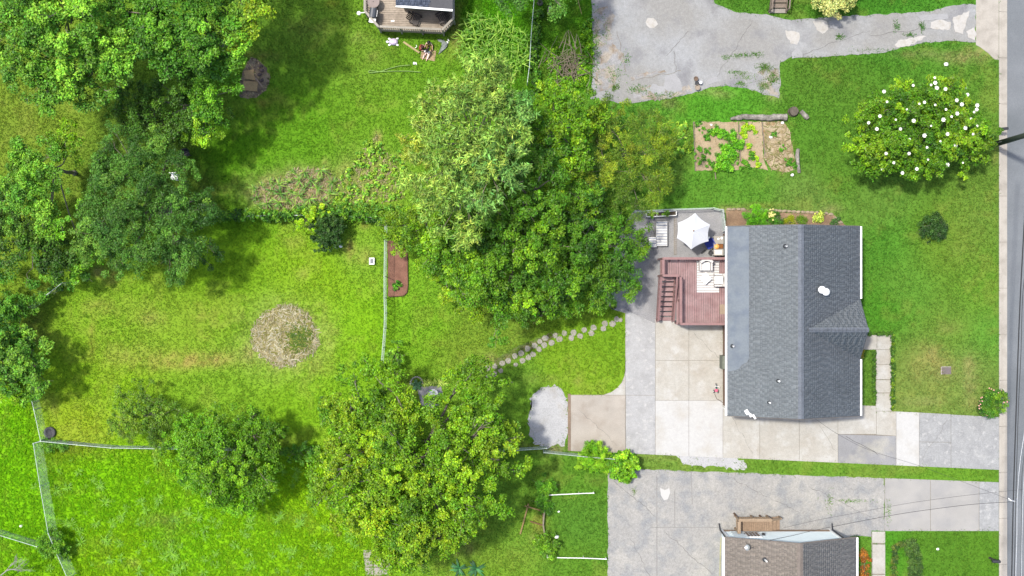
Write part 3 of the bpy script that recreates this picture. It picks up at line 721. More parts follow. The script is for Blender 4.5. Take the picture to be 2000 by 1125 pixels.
mb.build("straw_mound", M_BURN, smooth=True, label="round mound of dry straw-coloured clippings on lawn", kind="structure")
for k, (poly, nm) in enumerate(((CORN_DIRT, "tilled sandy soil under the corn rows"), (VEG_DIRT, "weedy sandy soil of the vegetable rows"))):
    pass
MB().ppoly(rough_poly(SHADE_BED, 4, 1, 14), -.05, .03, 0).build("gravel_bed", mat("grey_gravel", C(190, 188, 190), fine=(30, .2)), label="small grey gravel bed under the large tree", kind="structure")
# straw, stalks and clods on the mound (loose litter nobody could count)
def litter(name, label, poly, n, ln, cols, seed, z=.06, wd=.02):
    rg = np.random.default_rng(seed)
    a = np.array(poly); lo, hi = a.min(0), a.max(0)
    px = rg.uniform(lo[0], hi[0], n * 2); py = rg.uniform(lo[1], hi[1], n * 2)
    k = inside(px, py, poly); px, py = px[k][:n], py[k][:n]; n = len(px)
    x, y = (px - 1000) / PX, (562.5 - py) / PX
    cx, cy = a.mean(0); rr = np.hypot((px - cx), (py - cy)) / max(hi - lo) * 2
    zz = z * np.clip(1.2 - rr, 0.15, 1) + .02
    az = rg.random(n) * 6.283; l = ln * (.5 + rg.random(n)); w = wd * (.6 + .8 * rg.random(n)); ti = (rg.random(n) - .4) * .5 * l
    dx, dy = np.cos(az) * l / 2, np.sin(az) * l / 2; sx, sy = -np.sin(az) * w, np.cos(az) * w
    v = np.stack([np.stack([x - dx - sx, y - dy - sy, zz], 1), np.stack([x + dx - sx, y + dy - sy, zz + np.abs(ti)], 1), np.stack([x + dx + sx, y + dy + sy, zz + np.abs(ti) + .004], 1), np.stack([x - dx + sx, y - dy + sy, zz + .004], 1)], 1).reshape(-1, 3)
    cc = np.array(cols)[rg.integers(0, len(cols), n)] * (1 + .15 * rg.normal(size=(n, 1)))
    me = mesh_np(name, v, quads=np.arange(len(v)).reshape(-1, 4), cols=np.repeat(np.clip(cc, .01, .8), 4, 0))
    return tag(link_mesh(name, me, M_GRASS), label, "litter", None, "stuff")
litter("straw_litter", "dry straw and weed stalks on the round mound", BURN, 2600, .34, [C(246, 236, 190), C(230, 214, 160), C(206, 196, 130), C(252, 246, 212), C(176, 176, 90)], 41, .15)
litter("straw_litter", "loose straw strewn round the edge of the mound", [(557 + (x - 557) * 1.13, 655 + (y - 655) * 1.13) for x, y in BURN], 1100, .3, [C(250, 240, 210), C(232, 216, 176), C(206, 196, 146)], 47, .03)
litter("weed_litter", "green weeds sprouting from the straw mound", [(545, 660), (560, 630), (590, 620), (610, 650), (606, 680), (580, 690), (555, 690)], 1500, .28, [L(90, 120, 40), L(120, 135, 60), L(70, 105, 45)], 42, .2)
litter("straw_litter", "dry stalks lying between the corn plants", CORN_DIRT, 900, .3, [C(240, 220, 182), C(228, 204, 164), C(200, 190, 130), C(176, 186, 100)], 43, .05)
litter("straw_litter", "dry weeds lying in the vegetable rows", VEG_DIRT, 600, .26, [C(236, 214, 172), C(196, 200, 116), C(160, 186, 92)], 44, .05)
litter("straw_litter", "dry stalks on the nearly bare garden bed", BED3, 200, .28, [C(190, 180, 120), C(206, 186, 140), C(160, 170, 90)], 45, .05)
litter("leaf_litter", "dry leaves around the bare ashy patch", PIT, 130, .12, [C(200, 180, 140), C(150, 130, 106), C(216, 200, 156)], 46, .03, .03)

# ---------------------------------------------------------------- shingled roofs
def shingle_np(O, u, d, nrm, Lu, Ld, col, rg, expo=.145, tab=.30, jit=.055):
    """rows of shingle tabs on a plane: O eave corner, u along the eave, d up the slope"""
    O, u, d, nrm = (np.array(a, float) for a in (O, u, d, nrm))
    vs, qs, cs = [], [], []
    rows = int(Ld / expo)
    for i in range(rows):
        s0 = i * expo; s1 = min(Ld, s0 + expo * 1.02)
        x = -rg.random() * tab
        slot = rg.random() < .5
        while x < Lu:
            w = (.075 + .05 * rg.random()) if slot else tab * (.5 + .55 * rg.random())
            a, b = max(0, x), min(Lu, x + w - .004)
            x += w
            th = .001 if slot else .003
            slot_now = slot; slot = not slot
            if b - a < .02: continue
            base = O + d * s0
            p = [base + u * a, base + u * b, base + u * b + d * (s1 - s0), base + u * a + d * (s1 - s0)]
            k = len(vs)
            vs += [p[0] + nrm * (th + .002), p[1] + nrm * (th + .002), p[2] + nrm * .002, p[3] + nrm * .002, p[0], p[1], p[2], p[3]]
            qs += [(k, k + 1, k + 2, k + 3), (k + 4, k + 5, k + 1, k), (k + 5, k + 6, k + 2, k + 1), (k + 7, k + 4, k, k + 3)]
            c = np.array(col) * (1 + jit * rg.normal()) * (.92 if slot_now else 1.01)
            cs += [np.clip(c, .01, .8)] * 8
    return vs, qs, cs

M_SHINGLE = mat("shingle", attr=True, rough=.95, coarse=(.45, .07), fine=(40, .12), spec=.15)
def add_shingles(name, planes, parent, seed):
    rg = np.random.default_rng(seed)
    V, Q, Cc = [], [], []
    for pl in planes:
        v, q, c = shingle_np(*pl[:7], rg, **(pl[7] if len(pl) > 7 else {}))
        k = len(V); V += v; Q += [tuple(i + k for i in f) for f in q]; Cc += c
    off = np.array(wloc(parent))
    me = mesh_np(name, np.array(V) - off, quads=np.array(Q), cols=np.array(Cc))
    return tag(link_mesh(name, me, M_SHINGLE, parent), None, None, None, "stuff")

M_WHITE = mat("white_paint", (.74, .74, .72), rough=.5, coarse=(1, .03), fine=(20, .03), spec=.4)
M_DARK = mat("dark_metal", (.03, .032, .036), rough=.5, coarse=(1, .1), fine=(20, .1))
M_BRICK = mat("brick_wall", C(172, 140, 118), coarse=(1, .1), fine=(12, .15))
M_GLASS = mat("window_glass", (.03, .04, .05), rough=.08, coarse=(1, 0), fine=(9, 0), spec=.6)
M_UNDER = mat("roof_deck", (.07, .07, .075), coarse=(1, .1), fine=(9, .1))
M_GREYMET = mat("grey_metal", (.4, .41, .42), rough=.45, metal=.6, coarse=(1, .05), fine=(9, .05))

def slope_quad(mb, a, b, c, d, th=.06):
    """thick roof plane"""
    a, b, c, d = (Vector(q) for q in (a, b, c, d))
    n = (b - a).cross(d - a).normalized() * -th
    mb.add([a, b, c, d, a + n, b + n, c + n, d + n], [(0, 1, 2, 3), (7, 6, 5, 4), (0, 4, 5, 1), (1, 5, 6, 2), (2, 6, 7, 3), (3, 7, 4, 0)])

# ---- main house (grey roof)
ZE, ZR = 3.6, 5.45
x0, x1 = P(1420, 0, ZE).x, P(1680, 0, ZE).x
yt, yb = P(0, 442, ZE).y, P(0, 812, ZE).y
xm = (x0 + x1) / 2
house = empty("house", ((x0 + x1) / 2, (yt + yb) / 2, 0), "main house with blue-grey shingle gable roof and front cross gable", "house")
hw = MB().prism([(x0 + .4, yb + .3), (x1 - .4, yb + .3), (x1 - .4, yt - .3), (x0 + .4, yt - .3)], -.05, ZE - .12)
for yy in (yb + .3, yt - .3 - .2):
    hw.add([(x0 + .4, yy, ZE - .12), (x1 - .4, yy, ZE - .12), (xm, yy, ZR - .28), (x0 + .4, yy + .2, ZE - .12), (x1 - .4, yy + .2, ZE - .12), (xm, yy + .2, ZR - .28)],
           [(0, 1, 2), (5, 4, 3), (0, 3, 4, 1), (1, 4, 5, 2), (2, 5, 3, 0)])
hw.build("wall", M_BRICK, house)
rd = MB()
slope_quad(rd, (x0, yb, ZE), (xm, yb, ZR), (xm, yt, ZR), (x0, yt, ZE))
slope_quad(rd, (xm, yb, ZR), (x1, yb, ZE), (x1, yt, ZE), (xm, yt, ZR))
# cross gable
GY0, GY1, GYM = P(0, 701, ZE).y, P(0, 584, ZE).y, 0
GYM = (GY0 + GY1) / 2; GZ = 5.25
xg = x1 + .02
xin = xm + (ZR - GZ) / (ZR - ZE) * (x1 - xm) - .3
slope_quad(rd, (xin, GY0, ZE), (xg, GY0, ZE), (xg, GYM, GZ), (xin, GYM, GZ), .03)
slope_quad(rd, (xg, GY1, ZE), (xin, GY1, ZE), (xin, GYM, GZ), (xg, GYM, GZ), .03)
rd.add([(xg - .35, GY0 + .1, ZE - .1), (xg - .35, GY1 - .1, ZE - .1), (xg - .35, GYM, GZ - .15)], [(0, 1, 2)])
roof = rd.build("roof", M_UNDER, house)
sl = math.hypot(xm - x0, ZR - ZE)
ux, uz = (xm - x0) / sl, (ZR - ZE) / sl
RC = C(158, 165, 169); RC2 = C(154, 160, 165)  # right slope slightly darker, its turn from the sun put into the colour
gl = math.hypot(GYM - GY0, GZ - ZE); gy_, gz_ = (GYM - GY0) / gl, (GZ - ZE) / gl
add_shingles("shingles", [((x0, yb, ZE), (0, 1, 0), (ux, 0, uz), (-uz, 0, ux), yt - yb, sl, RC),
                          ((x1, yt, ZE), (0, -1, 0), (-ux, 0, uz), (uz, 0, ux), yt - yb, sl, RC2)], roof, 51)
# gable planes clipped at the valleys by the main roof lying above them
add_shingles("gable_shingles", [((xin, GY0, ZE), (1, 0, 0), (0, gy_, gz_), (0, -gz_, gy_), xg - xin, gl, RC),
                                ((xg, GY1, ZE), (-1, 0, 0), (0, -gy_, gz_), (0, gz_, gy_), xg - xin, gl, RC)], roof, 52)
rc = MB(); rr = random.Random(5)
yy = yb
while yy < yt - .05:
    w = min(.24, yt - yy)
    for s in (-1, 1):
        Mx = Matrix.Rotation(s * math.atan2(ZR - ZE, xm - x0), 3, 'Y')
        rc.box((xm + s * .085, yy + w / 2, ZR + .012 + rr.uniform(0, .008)), (.2, w - .012, .022), rot=Mx)
    yy += w
xx = xin + .35
while xx < xg:
    for s in (-1, 1):
        Mx = Matrix.Rotation(-s * math.atan2(GZ - ZE, GYM - GY0), 3, 'X')
        rc.box((xx + .11, GYM + s * .075, GZ + .0 + rr.uniform(0, .008)), (.21, .17, .022), rot=Mx)
    xx += .23
rc.build("ridge_caps", mat("ridge_cap", C(140, 147, 157), coarse=(3, .12), fine=(12, .15)), roof, kind="stuff")
# smooth rolled roofing along the back eave
def on_left(px, py, lift=.034):
    # point on left slope seen at that pixel
    z = ZE
    for _ in range(12):
        p = P(px, py, z); z = ZE + (p.x - x0) / (xm - x0) * (ZR - ZE) + lift
    return P(px, py, z)
mb = MB()
pp = [(1421.5, 443), (1463, 443), (1463, 700), (1459, 708), (1450, 712), (1444, 720), (1438, 723), (1421.5, 726)]
tp = [on_left(*q, .040) for q in pp]; bt = [on_left(*q, .012) for q in pp]; n_ = len(pp)
mb.add(tp + bt, [tuple(range(n_ - 1, -1, -1)), tuple(range(n_, 2 * n_))] + [(i, (i + 1) % n_, n_ + (i + 1) % n_, n_ + i) for i in range(n_)])
mb.build("roof_membrane", mat("rolled_roofing", C(155, 165, 173), rough=.8, coarse=(.8, .05), fine=(10, .07), second=C(140, 151, 164), sec=(1.5, .55, .1)), roof)
for nm, a, b in (("gutter", (x0 - .05, yb, ZE - .05), (x0 - .05, yt, ZE - .05)), ("gutter", (x1 + .06, GY1 + .02, ZE - .05), (x1 + .06, yt, ZE - .05)), ("gutter", (x1 + .06, yb, ZE - .05), (x1 + .06, GY0 - .02, ZE - .05))):
    g = MB(); a, b = Vector(a), Vector(b)
    g.bar(a + Vector((-.05, 0, .0)), b + Vector((-.05, 0, .0)), .02, .12); g.bar(a + Vector((.045, 0, 0)), b + Vector((.045, 0, 0)), .02, .12); g.bar(a + Vector((0, 0, -.06)), b + Vector((0, 0, -.06)), .1, .02)
    g.build(nm, M_WHITE, roof)
for yy in (yb, yt):
    s = -1 if yy == yb else 1
    f = MB(); f.bar((x0, yy + s * .02, ZE - .09), (xm, yy + s * .02, ZR - .09), .03, .14); f.bar((xm, yy + s * .02, ZR - .09), (x1, yy + s * .02, ZE - .09), .03, .14)
    f.build("fascia", mat("fascia_grey", C(150, 142, 134)), roof)
def roof_z(x): return ZE + (1 - abs(x - xm) / (xm - x0)) * (ZR - ZE)
for px, py, r in ((1534, 481, .07), (1520, 744, .06), (1502, 786, .055), (1431, 676, .07)):
    z = 4.5
    for _ in range(8): p = P(px, py, z); z = roof_z(p.x)
    v = MB().lathe((p.x, p.y, z - .1), [(r * 1.0, 0), (r, .42), (r * .75, .42), (r * .7, .3)], 10).build("vent_pipe", M_WHITE if r < .065 else M_GREYMET, roof)
    MB().lathe((p.x, p.y, z - .06), [(r * 2.2, 0), (r * 2.1, .08), (r * 1.05, .14)], 10).build("boot", M_DARK, v)
for px, py, hh in ((1603, 566, .35), (1609, 570, .55)):
    z = 4.9
    for _ in range(8): p = P(px, py, z); z = roof_z(p.x)
    z0_ = z - .15
    v = MB().lathe((p.x, p.y, z0_), [(.10, 0), (.10, hh)], 12).build("flue", M_GREYMET, roof)
    MB().lathe((p.x, p.y, z0_ + hh), [(.12, 0), (.23, .03), (.23, .12), (.16, .2), (.05, .23)], 14).build("flue_cap", M_WHITE, v, smooth=False)
wr = MB()
p = P(1461, 807, 4.3)
for q in ((1459, 805, .22, .3), (1466, 811, .16, .22), (1473, 814, .12, .3)):
    pt = on_left(q[0], q[1], .05); wr.box(pt, (q[2], q[3], .03), rz=.6, rot=Matrix.Rotation(-math.atan2(uz, ux), 3, 'Y') @ Matrix.Rotation(.6, 3, 'Z'))
wr.build("flashing_scrap", M_WHITE, roof)
for yy in (2.2, -.2, -3.2, -5.8):
    w = MB().box((x0 + .38, yy, 1.9 if yy < 0 else 2.3), (.05, 1.1, 1.2)).build("window", M_WHITE, house)
    MB().box((x0 + .352, yy, 1.9 if yy < 0 else 2.3), (.02, .95, 1.05)).build("pane", M_GLASS, w)
for yy in (2.4, -5.2):
    w = MB().box((x1 - .38, yy, 1.8), (.05, 1.4, 1.3)).build("window", M_WHITE, house)
    MB().box((x1 - .352, yy, 1.8), (.02, 1.25, 1.15)).build("pane", M_GLASS, w)
dr = MB().box((x1 - .38, GYM, 1.05), (.05, .95, 2.1)).build("door", mat("door_paint", C(120, 60, 50)), house)
MB().box((x1 - .345, GYM - .36, 1.0), (.03, .05, .12)).build("handle", M_GREYMET, dr)
for yy in (GY0 + .25, GY1 - .25): MB().box((x1 - .2, yy, 1.7), (.1, .1, 3.4)).build("porch_post", M_WHITE, house)
for yy in (yb + .15, yt - .15):
    MB().tube([(x0 - .03, yy, ZE - .1), (x0 + .36, yy, ZE - .45), (x0 + .36, yy, .1)], .045, 6).build("downspout", M_WHITE, house)
MB().box((x0 + .28, P(0, 706).y, .55), (.22, .85, 1.1)).build("meter_cabinet", mat("meter_green", C(150, 156, 140)), house)

# ---- red deck with stairs
M_REDWOOD = mat("red_stain", C(204, 168, 166), rough=.7, coarse=(1.2, .1), fine=(8, .12), second=C(190, 150, 148), sec=(2, .55, .1), spec=.35)
M_REDRAIL = mat("red_stain_rail", C(192, 150, 146), rough=.7, coarse=(1.2, .08), fine=(8, .1))
ZD = 1.55; ZH = ZD + .98
dkx0, dkx1 = P(1290, 0, ZD).x, x0 + .37
dky1, dky0 = P(0, 504, ZD).y, P(0, 634, ZD).y
sx1 = P(1322, 0, ZD).x; sy = P(0, 541, ZD).y
deck = empty("deck", ((dkx0 + dkx1) / 2, (dky0 + dky1) / 2, 0), "red-stained raised deck with stairs behind the main house", "deck")
rr = random.Random(3)
bw = .145; x = dkx0
while x < dkx1 - .02:
    xe_ = min(x + bw - .02, dkx1)
    low = sy if xe_ < sx1 + .05 else dky0
    MB().box(((x + xe_) / 2, (low + dky1) / 2, ZD - .02 + rr.uniform(-.002, .003)), (xe_ - x, dky1 - low, .04)).build("board", M_REDWOOD, deck)
    x += bw
fr = MB()
fr.box(((dkx0 + dkx1) / 2, dky1 - .03, ZD - .16), (dkx1 - dkx0, .05, .22)); fr.box(((sx1 + dkx1) / 2, dky0 + .03, ZD - .16), (dkx1 - sx1, .05, .22))
fr.box((dkx0 + .03, (dky1 + sy) / 2, ZD - .16), (.05, dky1 - sy, .22)); fr.box((sx1 + .03, (dky0 + sy) / 2, ZD - .16), (.05, sy - dky0, .22)); fr.box(((dkx0 + sx1) / 2, sy + .03, ZD - .16), (sx1 - dkx0, .05, .22))
for k in range(8): fr.box((dkx0 + .6 + k * .6 if dkx0 + .6 + k * .6 < dkx1 else dkx1 - .1, (dky1 + (dky0 if k > 1 else sy)) / 2, ZD - .15), (.05, dky1 - (dky0 if k > 1 else sy) - .1, .2))
fr.build("frame", M_REDRAIL, deck)
def rail_run(a, b, root, name="railing", z0=ZD, z1=ZH, w=.15, step=.13, m=M_REDRAIL):
    a, b = Vector((*a[:2], 0)), Vector((*b[:2], 0))
    r_ = MB().bar(a + Vector((0, 0, z1)), b + Vector((0, 0, z1)), w, .045).build(name, m, root)
    ln = (b - a).length
    MB().bar(a + Vector((0, 0, z0 + .12)), b + Vector((0, 0, z0 + .12)), .05, .08).build("bottom_rail", m, r_)
    MB().bar(a + Vector((0, 0, z1 - .07)), b + Vector((0, 0, z1 - .07)), .05, .08).build("upper_rail", m, r_)
    n = max(1, int(ln / step))
    bal = MB()
    for k in range(1, n):
        p = a.lerp(b, k / n); bal.box((p.x, p.y, (z0 + z1) / 2), (.04, .04, z1 - z0 - .06))
    if n > 1: bal.build("balusters", m, r_, kind="stuff")
    return r_
def post(x, y, z1, root, s=.1, z0=0, m=M_REDRAIL): return MB().box((x, y, (z0 + z1) / 2), (s, s, z1 - z0)).build("post", m, root)
c1 = (dkx0 + .05, dky1 - .05); c2 = (dkx1, dky1 - .05); c3 = (dkx0 + .05, sy + .08); c4 = (sx1 + .02, sy + .08); c5 = (sx1 + .1, sy + .0); c6 = (sx1 + .1, dky0 + .07); c7 = (dkx1, dky0 + .07)
rail_run(c1, c2, deck); rail_run((c1[0], c1[1] - .08), (c3[0], c3[1] + .08), deck); rail_run(c3, c4, deck, z0=ZD + .5); rail_run(c5, (c6[0], c6[1] + .08), deck); rail_run(c6, c7, deck)
for q in (c1, c3, c4, c6, ((c1[0] + c2[0]) / 2, c1[1]), ((c6[0] + c7[0]) / 2, c6[1]), (c5[0], (c5[1] + c6[1]) / 2), (c2[0] - .12, c2[1]), (c7[0] - .12, c7[1])): post(*q, ZH - .03, deck)
NT = 9
sx0 = dkx0 - .07; stx1 = sx1 - .12
st_end = P(0, 628, .1).y
run = (sy - st_end) / NT
for k in range(NT):
    zz = ZD - (k + 1) * (ZD / (NT + 1)); yy = sy - (k + .5) * run
    MB().box(((sx0 + stx1) / 2, yy + run * .04, zz - .02), (stx1 - sx0 - .08, run * .72, .04)).build("tread", M_REDWOOD, deck)
for xx in (sx0, stx1):
    s_ = MB().bar((xx, sy, ZD - .15), (xx, st_end, .05), .05, .26); s_.build("stringer", M_REDRAIL, deck)
    r_ = MB().bar((xx, sy, ZH), (xx, st_end + .05, .98), .12, .05).build("stair_rail", M_REDRAIL, deck)
    post(xx, st_end + .1, 1.0, deck, .09)
    b_ = MB()
    for k in range(1, 20):
        t = k / 20; b_.box((xx, sy + (st_end + .05 - sy) * t, (ZD + (0.1 - ZD) * t) + .48), (.035, .035, .86))
    b_.build("balusters", M_REDRAIL, r_, kind="stuff")

# rug, armchairs, low table and mat on the deck
M_CREAM = mat("cream_fabric", (.47, .45, .42), rough=.9, coarse=(2, .05), fine=(20, .05))
M_CREAM2 = mat("cream_cushion", (.54, .53, .5), rough=.9, coarse=(2, .04), fine=(20, .04))
a = P(1361, 510, ZD); b = P(1404.5, 571, ZD)
rug = MB().box(((a.x + b.x) / 2, (a.y + b.y) / 2, ZD + .012), (b.x - a.x, a.y - b.y, .012)).build("rug", mat("rug_white", (.56, .55, .53), fine=(20, .05)), label="white rug with grey stripes on the red deck", cat="rug")
k = 0; y = a.y - .1
M_RUGS = mat("rug_grey", (.32, .31, .3), fine=(20, .06))
while y > b.y + .05:
    MB().box(((a.x + b.x) / 2, y, ZD + .0195), (b.x - a.x - .02, .075, .003)).build("stripe", M_RUGS, rug); y -= .16
def armchair(loc, rz, label):
    r_ = empty("armchair", loc, label, "armchair", "cream armchairs on the deck")
    def bx(nm, c, s, m, parent=r_):
        o = MB().box(Vector(loc) + Vector(c), s, taper=.94).build(nm, m, parent); return o
    bx("seat", (0, -.04, .3), (.56, .6, .2), M_CREAM)
    c_ = bx("seat_cushion", (0, -.06, .45), (.54, .56, .12), M_CREAM2)
    bk = MB()
    for q in np.linspace(-1, 1, 7): bk.box(Vector(loc) + Vector((q * .33, .34 - .12 * q * q, .55)), (.14, .15, .75 - .1 * q * q), rz=-q * .5)
    bk.build("backrest", M_CREAM, r_)
    for s in (-1, 1): bx("armrest", (s * .35, -.02, .4), (.12, .66, .46), M_CREAM)
    for sx_ in (-1, 1):
        for sy_ in (-1, 1): bx("leg", (sx_ * .28, sy_ * .25, .1), (.05, .05, .2), M_DARK)
    r_.rotation_euler.z = rz
    return r_
armchair(P(1379, 518, ZD + .6) * 1 - Vector((0, 0, .575)), 0, "cream armchair facing down the rug, back to the railing")
armchair(P(1406, 547, ZD + .6) - Vector((0, 0, .575)), -math.pi / 2, "cream armchair half under the eave")
p = P(1378, 544, ZD + .4); tb = empty("side_table", (p.x, p.y, ZD + .02), "low square white table set diagonally on the rug", "table")
MB().box((p.x, p.y, ZD + .42), (.55, .55, .04), rz=.72).build("table_top", M_WHITE, tb)
for k in range(4):
    t = .72 + math.pi / 4 + k * math.pi / 2; MB().box((p.x + .33 * math.cos(t), p.y + .33 * math.sin(t), ZD + .21), (.05, .05, .38), rz=.72).build("leg", M_WHITE, tb)
p = P(1412, 604, ZD); MB().box((p.x, p.y, ZD + .012), (.42, .62, .02)).build("doormat", mat("doormat_tan", C(206, 184, 158), fine=(30, .15)), label="tan doormat on the red deck by the house wall", cat="doormat")

# ---- patio things
M_CLOTH = mat("umbrella_cloth", (.56, .57, .59), rough=.9, coarse=(1, .02), fine=(10, .02), translucent=.15)
uc = P(1354, 451, 2.6)
um = empty("patio_umbrella", (uc.x, uc.y, 0), "white hexagonal patio umbrella over the gravel patio", "umbrella")
MB().tube([(uc.x, uc.y, .05), (uc.x, uc.y, 2.62)], .022, 8).build("pole", M_GREYMET, um)
MB().lathe((uc.x, uc.y, .02), [(.28, 0), (.28, .05), (.06, .1), (.04, .3)], 14).build("base", M_DARK, um)
rim = [P(px, py, 2.2) for px, py in ((1358, 416), (1387, 439), (1384, 471), (1350, 487), (1322, 465), (1324, 435))]
apx = Vector((uc.x, uc.y, 2.72))
for i in range(6):
    a, b = rim[i], rim[(i + 1) % 6]
    g = 4; vs = []; fs = []
    for r_ in range(g + 1):
        t = r_ / g
        for k in range(g + 1):
            s = k / g; e = a.lerp(b, s); e = e + (Vector((uc.x, uc.y, 2.2)) - e) * .07 * math.sin(math.pi * s) * t
            q = apx.lerp(e, t); q.z -= .11 * math.sin(math.pi * s) * t * (1 - .3 * t); vs.append(q)
    for r_ in range(g):
        for k in range(g): fs.append((r_ * (g + 1) + k, (r_ + 1) * (g + 1) + k, (r_ + 1) * (g + 1) + k + 1, r_ * (g + 1) + k + 1))
    MB().add(vs, fs).build("canopy_panel", M_CLOTH, um, smooth=True)
    MB().tube([apx - Vector((0, 0, .06)), a - Vector((0, 0, .03))], .012, 5).build("rib", M_GREYMET, um)
MB().lathe(apx, [(.05, -.02), (.05, .03), (.01, .07)], 8).build("finial", mat("finial_tan", C(200, 160, 130)), um)
# striped loungers
M_STRIPE = mat("lounge_stripe", (.22, .24, .3))
def lounger(px0, py0, px1, py1, label):
    a, b = P(px0, py0, .4), P(px1, py1, .4)
    cx, cy, w, l = (a.x + b.x) / 2, (a.y + b.y) / 2, b.x - a.x, a.y - b.y
    r_ = empty("sun_lounger", (cx, cy, 0.02), label, "sun lounger", "striped loungers on the patio")
    MB().box((cx, cy, .3), (w, l, .05)).build("frame", M_GREYMET, r_)
    for sx_ in (-1, 1):
        for sy_ in (-1, 1): MB().box((cx + sx_ * (w / 2 - .05), cy + sy_ * (l / 2 - .08), .15), (.05, .05, .27)).build("leg", M_GREYMET, r_)
    cu = MB().box((cx, cy, .375), (w + .04, l, .1), taper=.97).build("cushion", M_CREAM2, r_)
    n = max(4, int(l / .17))
    for k in range(n): MB().box((cx, cy - l / 2 + (k + .5) * l / n, .43), (w * .98, l / n * .3, .012)).build("stripe", M_STRIPE, cu)
    return r_
lounger(1282, 432, 1303, 481, "long lounger with blue-grey striped cushion on the patio")
lounger(1268, 463, 1282, 483, "short striped lounger half under the tree branches")
# planter box with two cells, brick edging, patio fence built later
pl = empty("planter_box", P(1290, 419), "white-edged planter box along the patio fence", "planter")
for k, (a, b) in enumerate((((1262, 424), (1320, 421)), ((1262, 416), (1320, 412)), ((1262, 424), (1262, 416)), ((1320, 421), (1320, 412)), ((1282, 423), (1282, 415)))):
    MB().bar(P(*a, .3), P(*b, .3), .05, .5).build("board", mat("planter_white", (.6, .6, .57), fine=(9, .1)), pl)
MB().ppoly([(1263, 423.5), (1319, 420.5), (1319, 412.5), (1263, 416.5)], .05, .42, .3).build("soil", mat("dark_soil", C(110, 98, 80), fine=(15, .3)), pl)
ed = MB().ppoly([(1316, 426), (1322, 426), (1322, 497), (1316, 498)], .0, .026, 0).build("brick_edging", M_JOINT, label="line of pale bricks crossing the patio gravel", kind="structure")
for k in range(17):
    MB().ppoly([(1317 + (k % 2) * .4, 427 + k * 4.1), (1321.4, 427 + k * 4.1), (1321.4, 430.4 + k * 4.1), (1317, 430.4 + k * 4.1)], .027, .075, 0).build("brick", mat("pale_brick", C(196, 190, 184), coarse=(3, .12)), ed)
# prep table with tray, plates and an orange lidded bowl
a, b = P(1394, 461, .85), P(1415, 499, .85)
cx, cy = (a.x + b.x) / 2, (a.y + b.y) / 2; w, l = b.x - a.x, a.y - b.y
tt = empty("work_table", (cx, cy, .024), "pale outdoor table beside the house with dishes on it", "table")
MB().box((cx, cy, .83), (w, l, .05)).build("table_top", mat("table_pale", C(214, 208, 196), fine=(9, .06)), tt)
for sx_ in (-1, 1):
    for sy_ in (-1, 1): MB().box((cx + sx_ * (w / 2 - .05), cy + sy_ * (l / 2 - .05), .42), (.06, .06, .8)).build("leg", M_WHITE, tt)
MB().box((cx + w / 2 - .04, cy, .95), (.05, l, .18)).build("backsplash", mat("table_grey", C(170, 176, 172)), tt)
q = P(1400, 481.5, .95); MB().lathe((q.x, q.y, .856), [(.10, 0), (.155, .07), (.16, .1), (.10, .15), (.02, .165)], 18).build("bowl", mat("orange_enamel", C(246, 180, 96, 1.5), rough=.4), label="orange lidded bowl on the pale outdoor table", cat="bowl")
q = P(1407, 481, .87); tr = MB().box((q.x, q.y, .868), (.38, .3, .02)).build("tray", mat("tray_brown", C(172, 112, 60)), label="brown tray beside the orange bowl", cat="tray")
for s in (-1, 1): MB().box((q.x + s * .185, q.y, .89), (.02, .3, .03)).build("rim", M_DARK, tr); MB().box((q.x, q.y + s * .15, .89), (.35, .02, .03)).build("rim", M_DARK, tr)
for k, (px, py, r_) in enumerate(((1403, 466.5, .07), (1409.5, 465, .08))):
    q = P(px, py, .86); MB().lathe((q.x, q.y, .857), [(r_ * .6, 0), (r_, .03), (r_ * .9, .03), (r_ * .5, .012)], 14).build("dish", M_WHITE, label=("small white dish nearest the umbrella on the table", "white dish in the corner of the table by the wall")[k], cat="dish")
q = P(1403, 493, .86); MB().box((q.x, q.y, .866), (.5, .3, .016)).build("cutting_board", M_CREAM2, label="white board with herbs at the deck end of the table", cat="board")
# blue folding chair half under the umbrella, black stools/pots
q = P(1385, 476, .5); ch = empty("folding_chair", (q.x, q.y, .024), "blue folding camp chair half under the umbrella", "chair")
MBL = mat("blue_canvas", (.02, .035, .22), rough=.8, fine=(9, .15))
MB().box((q.x, q.y, .45), (.5, .48, .03), rz=.5).build("seat", MBL, ch)
d_ = Vector((math.cos(.5 + math.pi / 2), math.sin(.5 + math.pi / 2), 0)); e_ = Vector((math.cos(.5), math.sin(.5), 0))
MB().bar(q + e_ * .27 + d_ * -.24 + Vector((0, 0, .18)), q + e_ * .27 + d_ * .24 + Vector((0, 0, .18)), .05, .5).build("backrest", MBL, ch)
for s in (-1, 1): MB().bar(q + d_ * s * .27 - e_ * .24 + Vector((0, 0, .14)), q + d_ * s * .27 + e_ * .28 + Vector((0, 0, .16)), .07, .03).build("armrest", MBL, ch)
for s in (-1, 1):
    MB().tube([q + d_ * s * .26 - e_ * .24 + Vector((0, 0, .12)), q + d_ * s * .26 + e_ * .24 + Vector((0, 0, -.47))], .013, 5).build("leg", M_DARK, ch)
    MB().tube([q + d_ * s * .26 + e_ * .24 + Vector((0, 0, .4)), q + d_ * s * .26 - e_ * .24 + Vector((0, 0, -.47))], .013, 5).build("leg", M_DARK, ch)
q = P(1384.5, 464.5, .5); MB().box((q.x, q.y, .5), (.13, .16, .04), rz=.3).build("napkin_pad", M_WHITE, label="small white pad on the arm of the blue chair", cat="pad")
q = P(1388, 494, .2); pk = MB().lathe((q.x, q.y, .026), [(.1, 0), (.15, .1), (.16, .22), (.12, .22), (.11, .12)], 14).build("cooking_pot", M_DARK, label="round black pot on the gravel below the table", cat="pot")
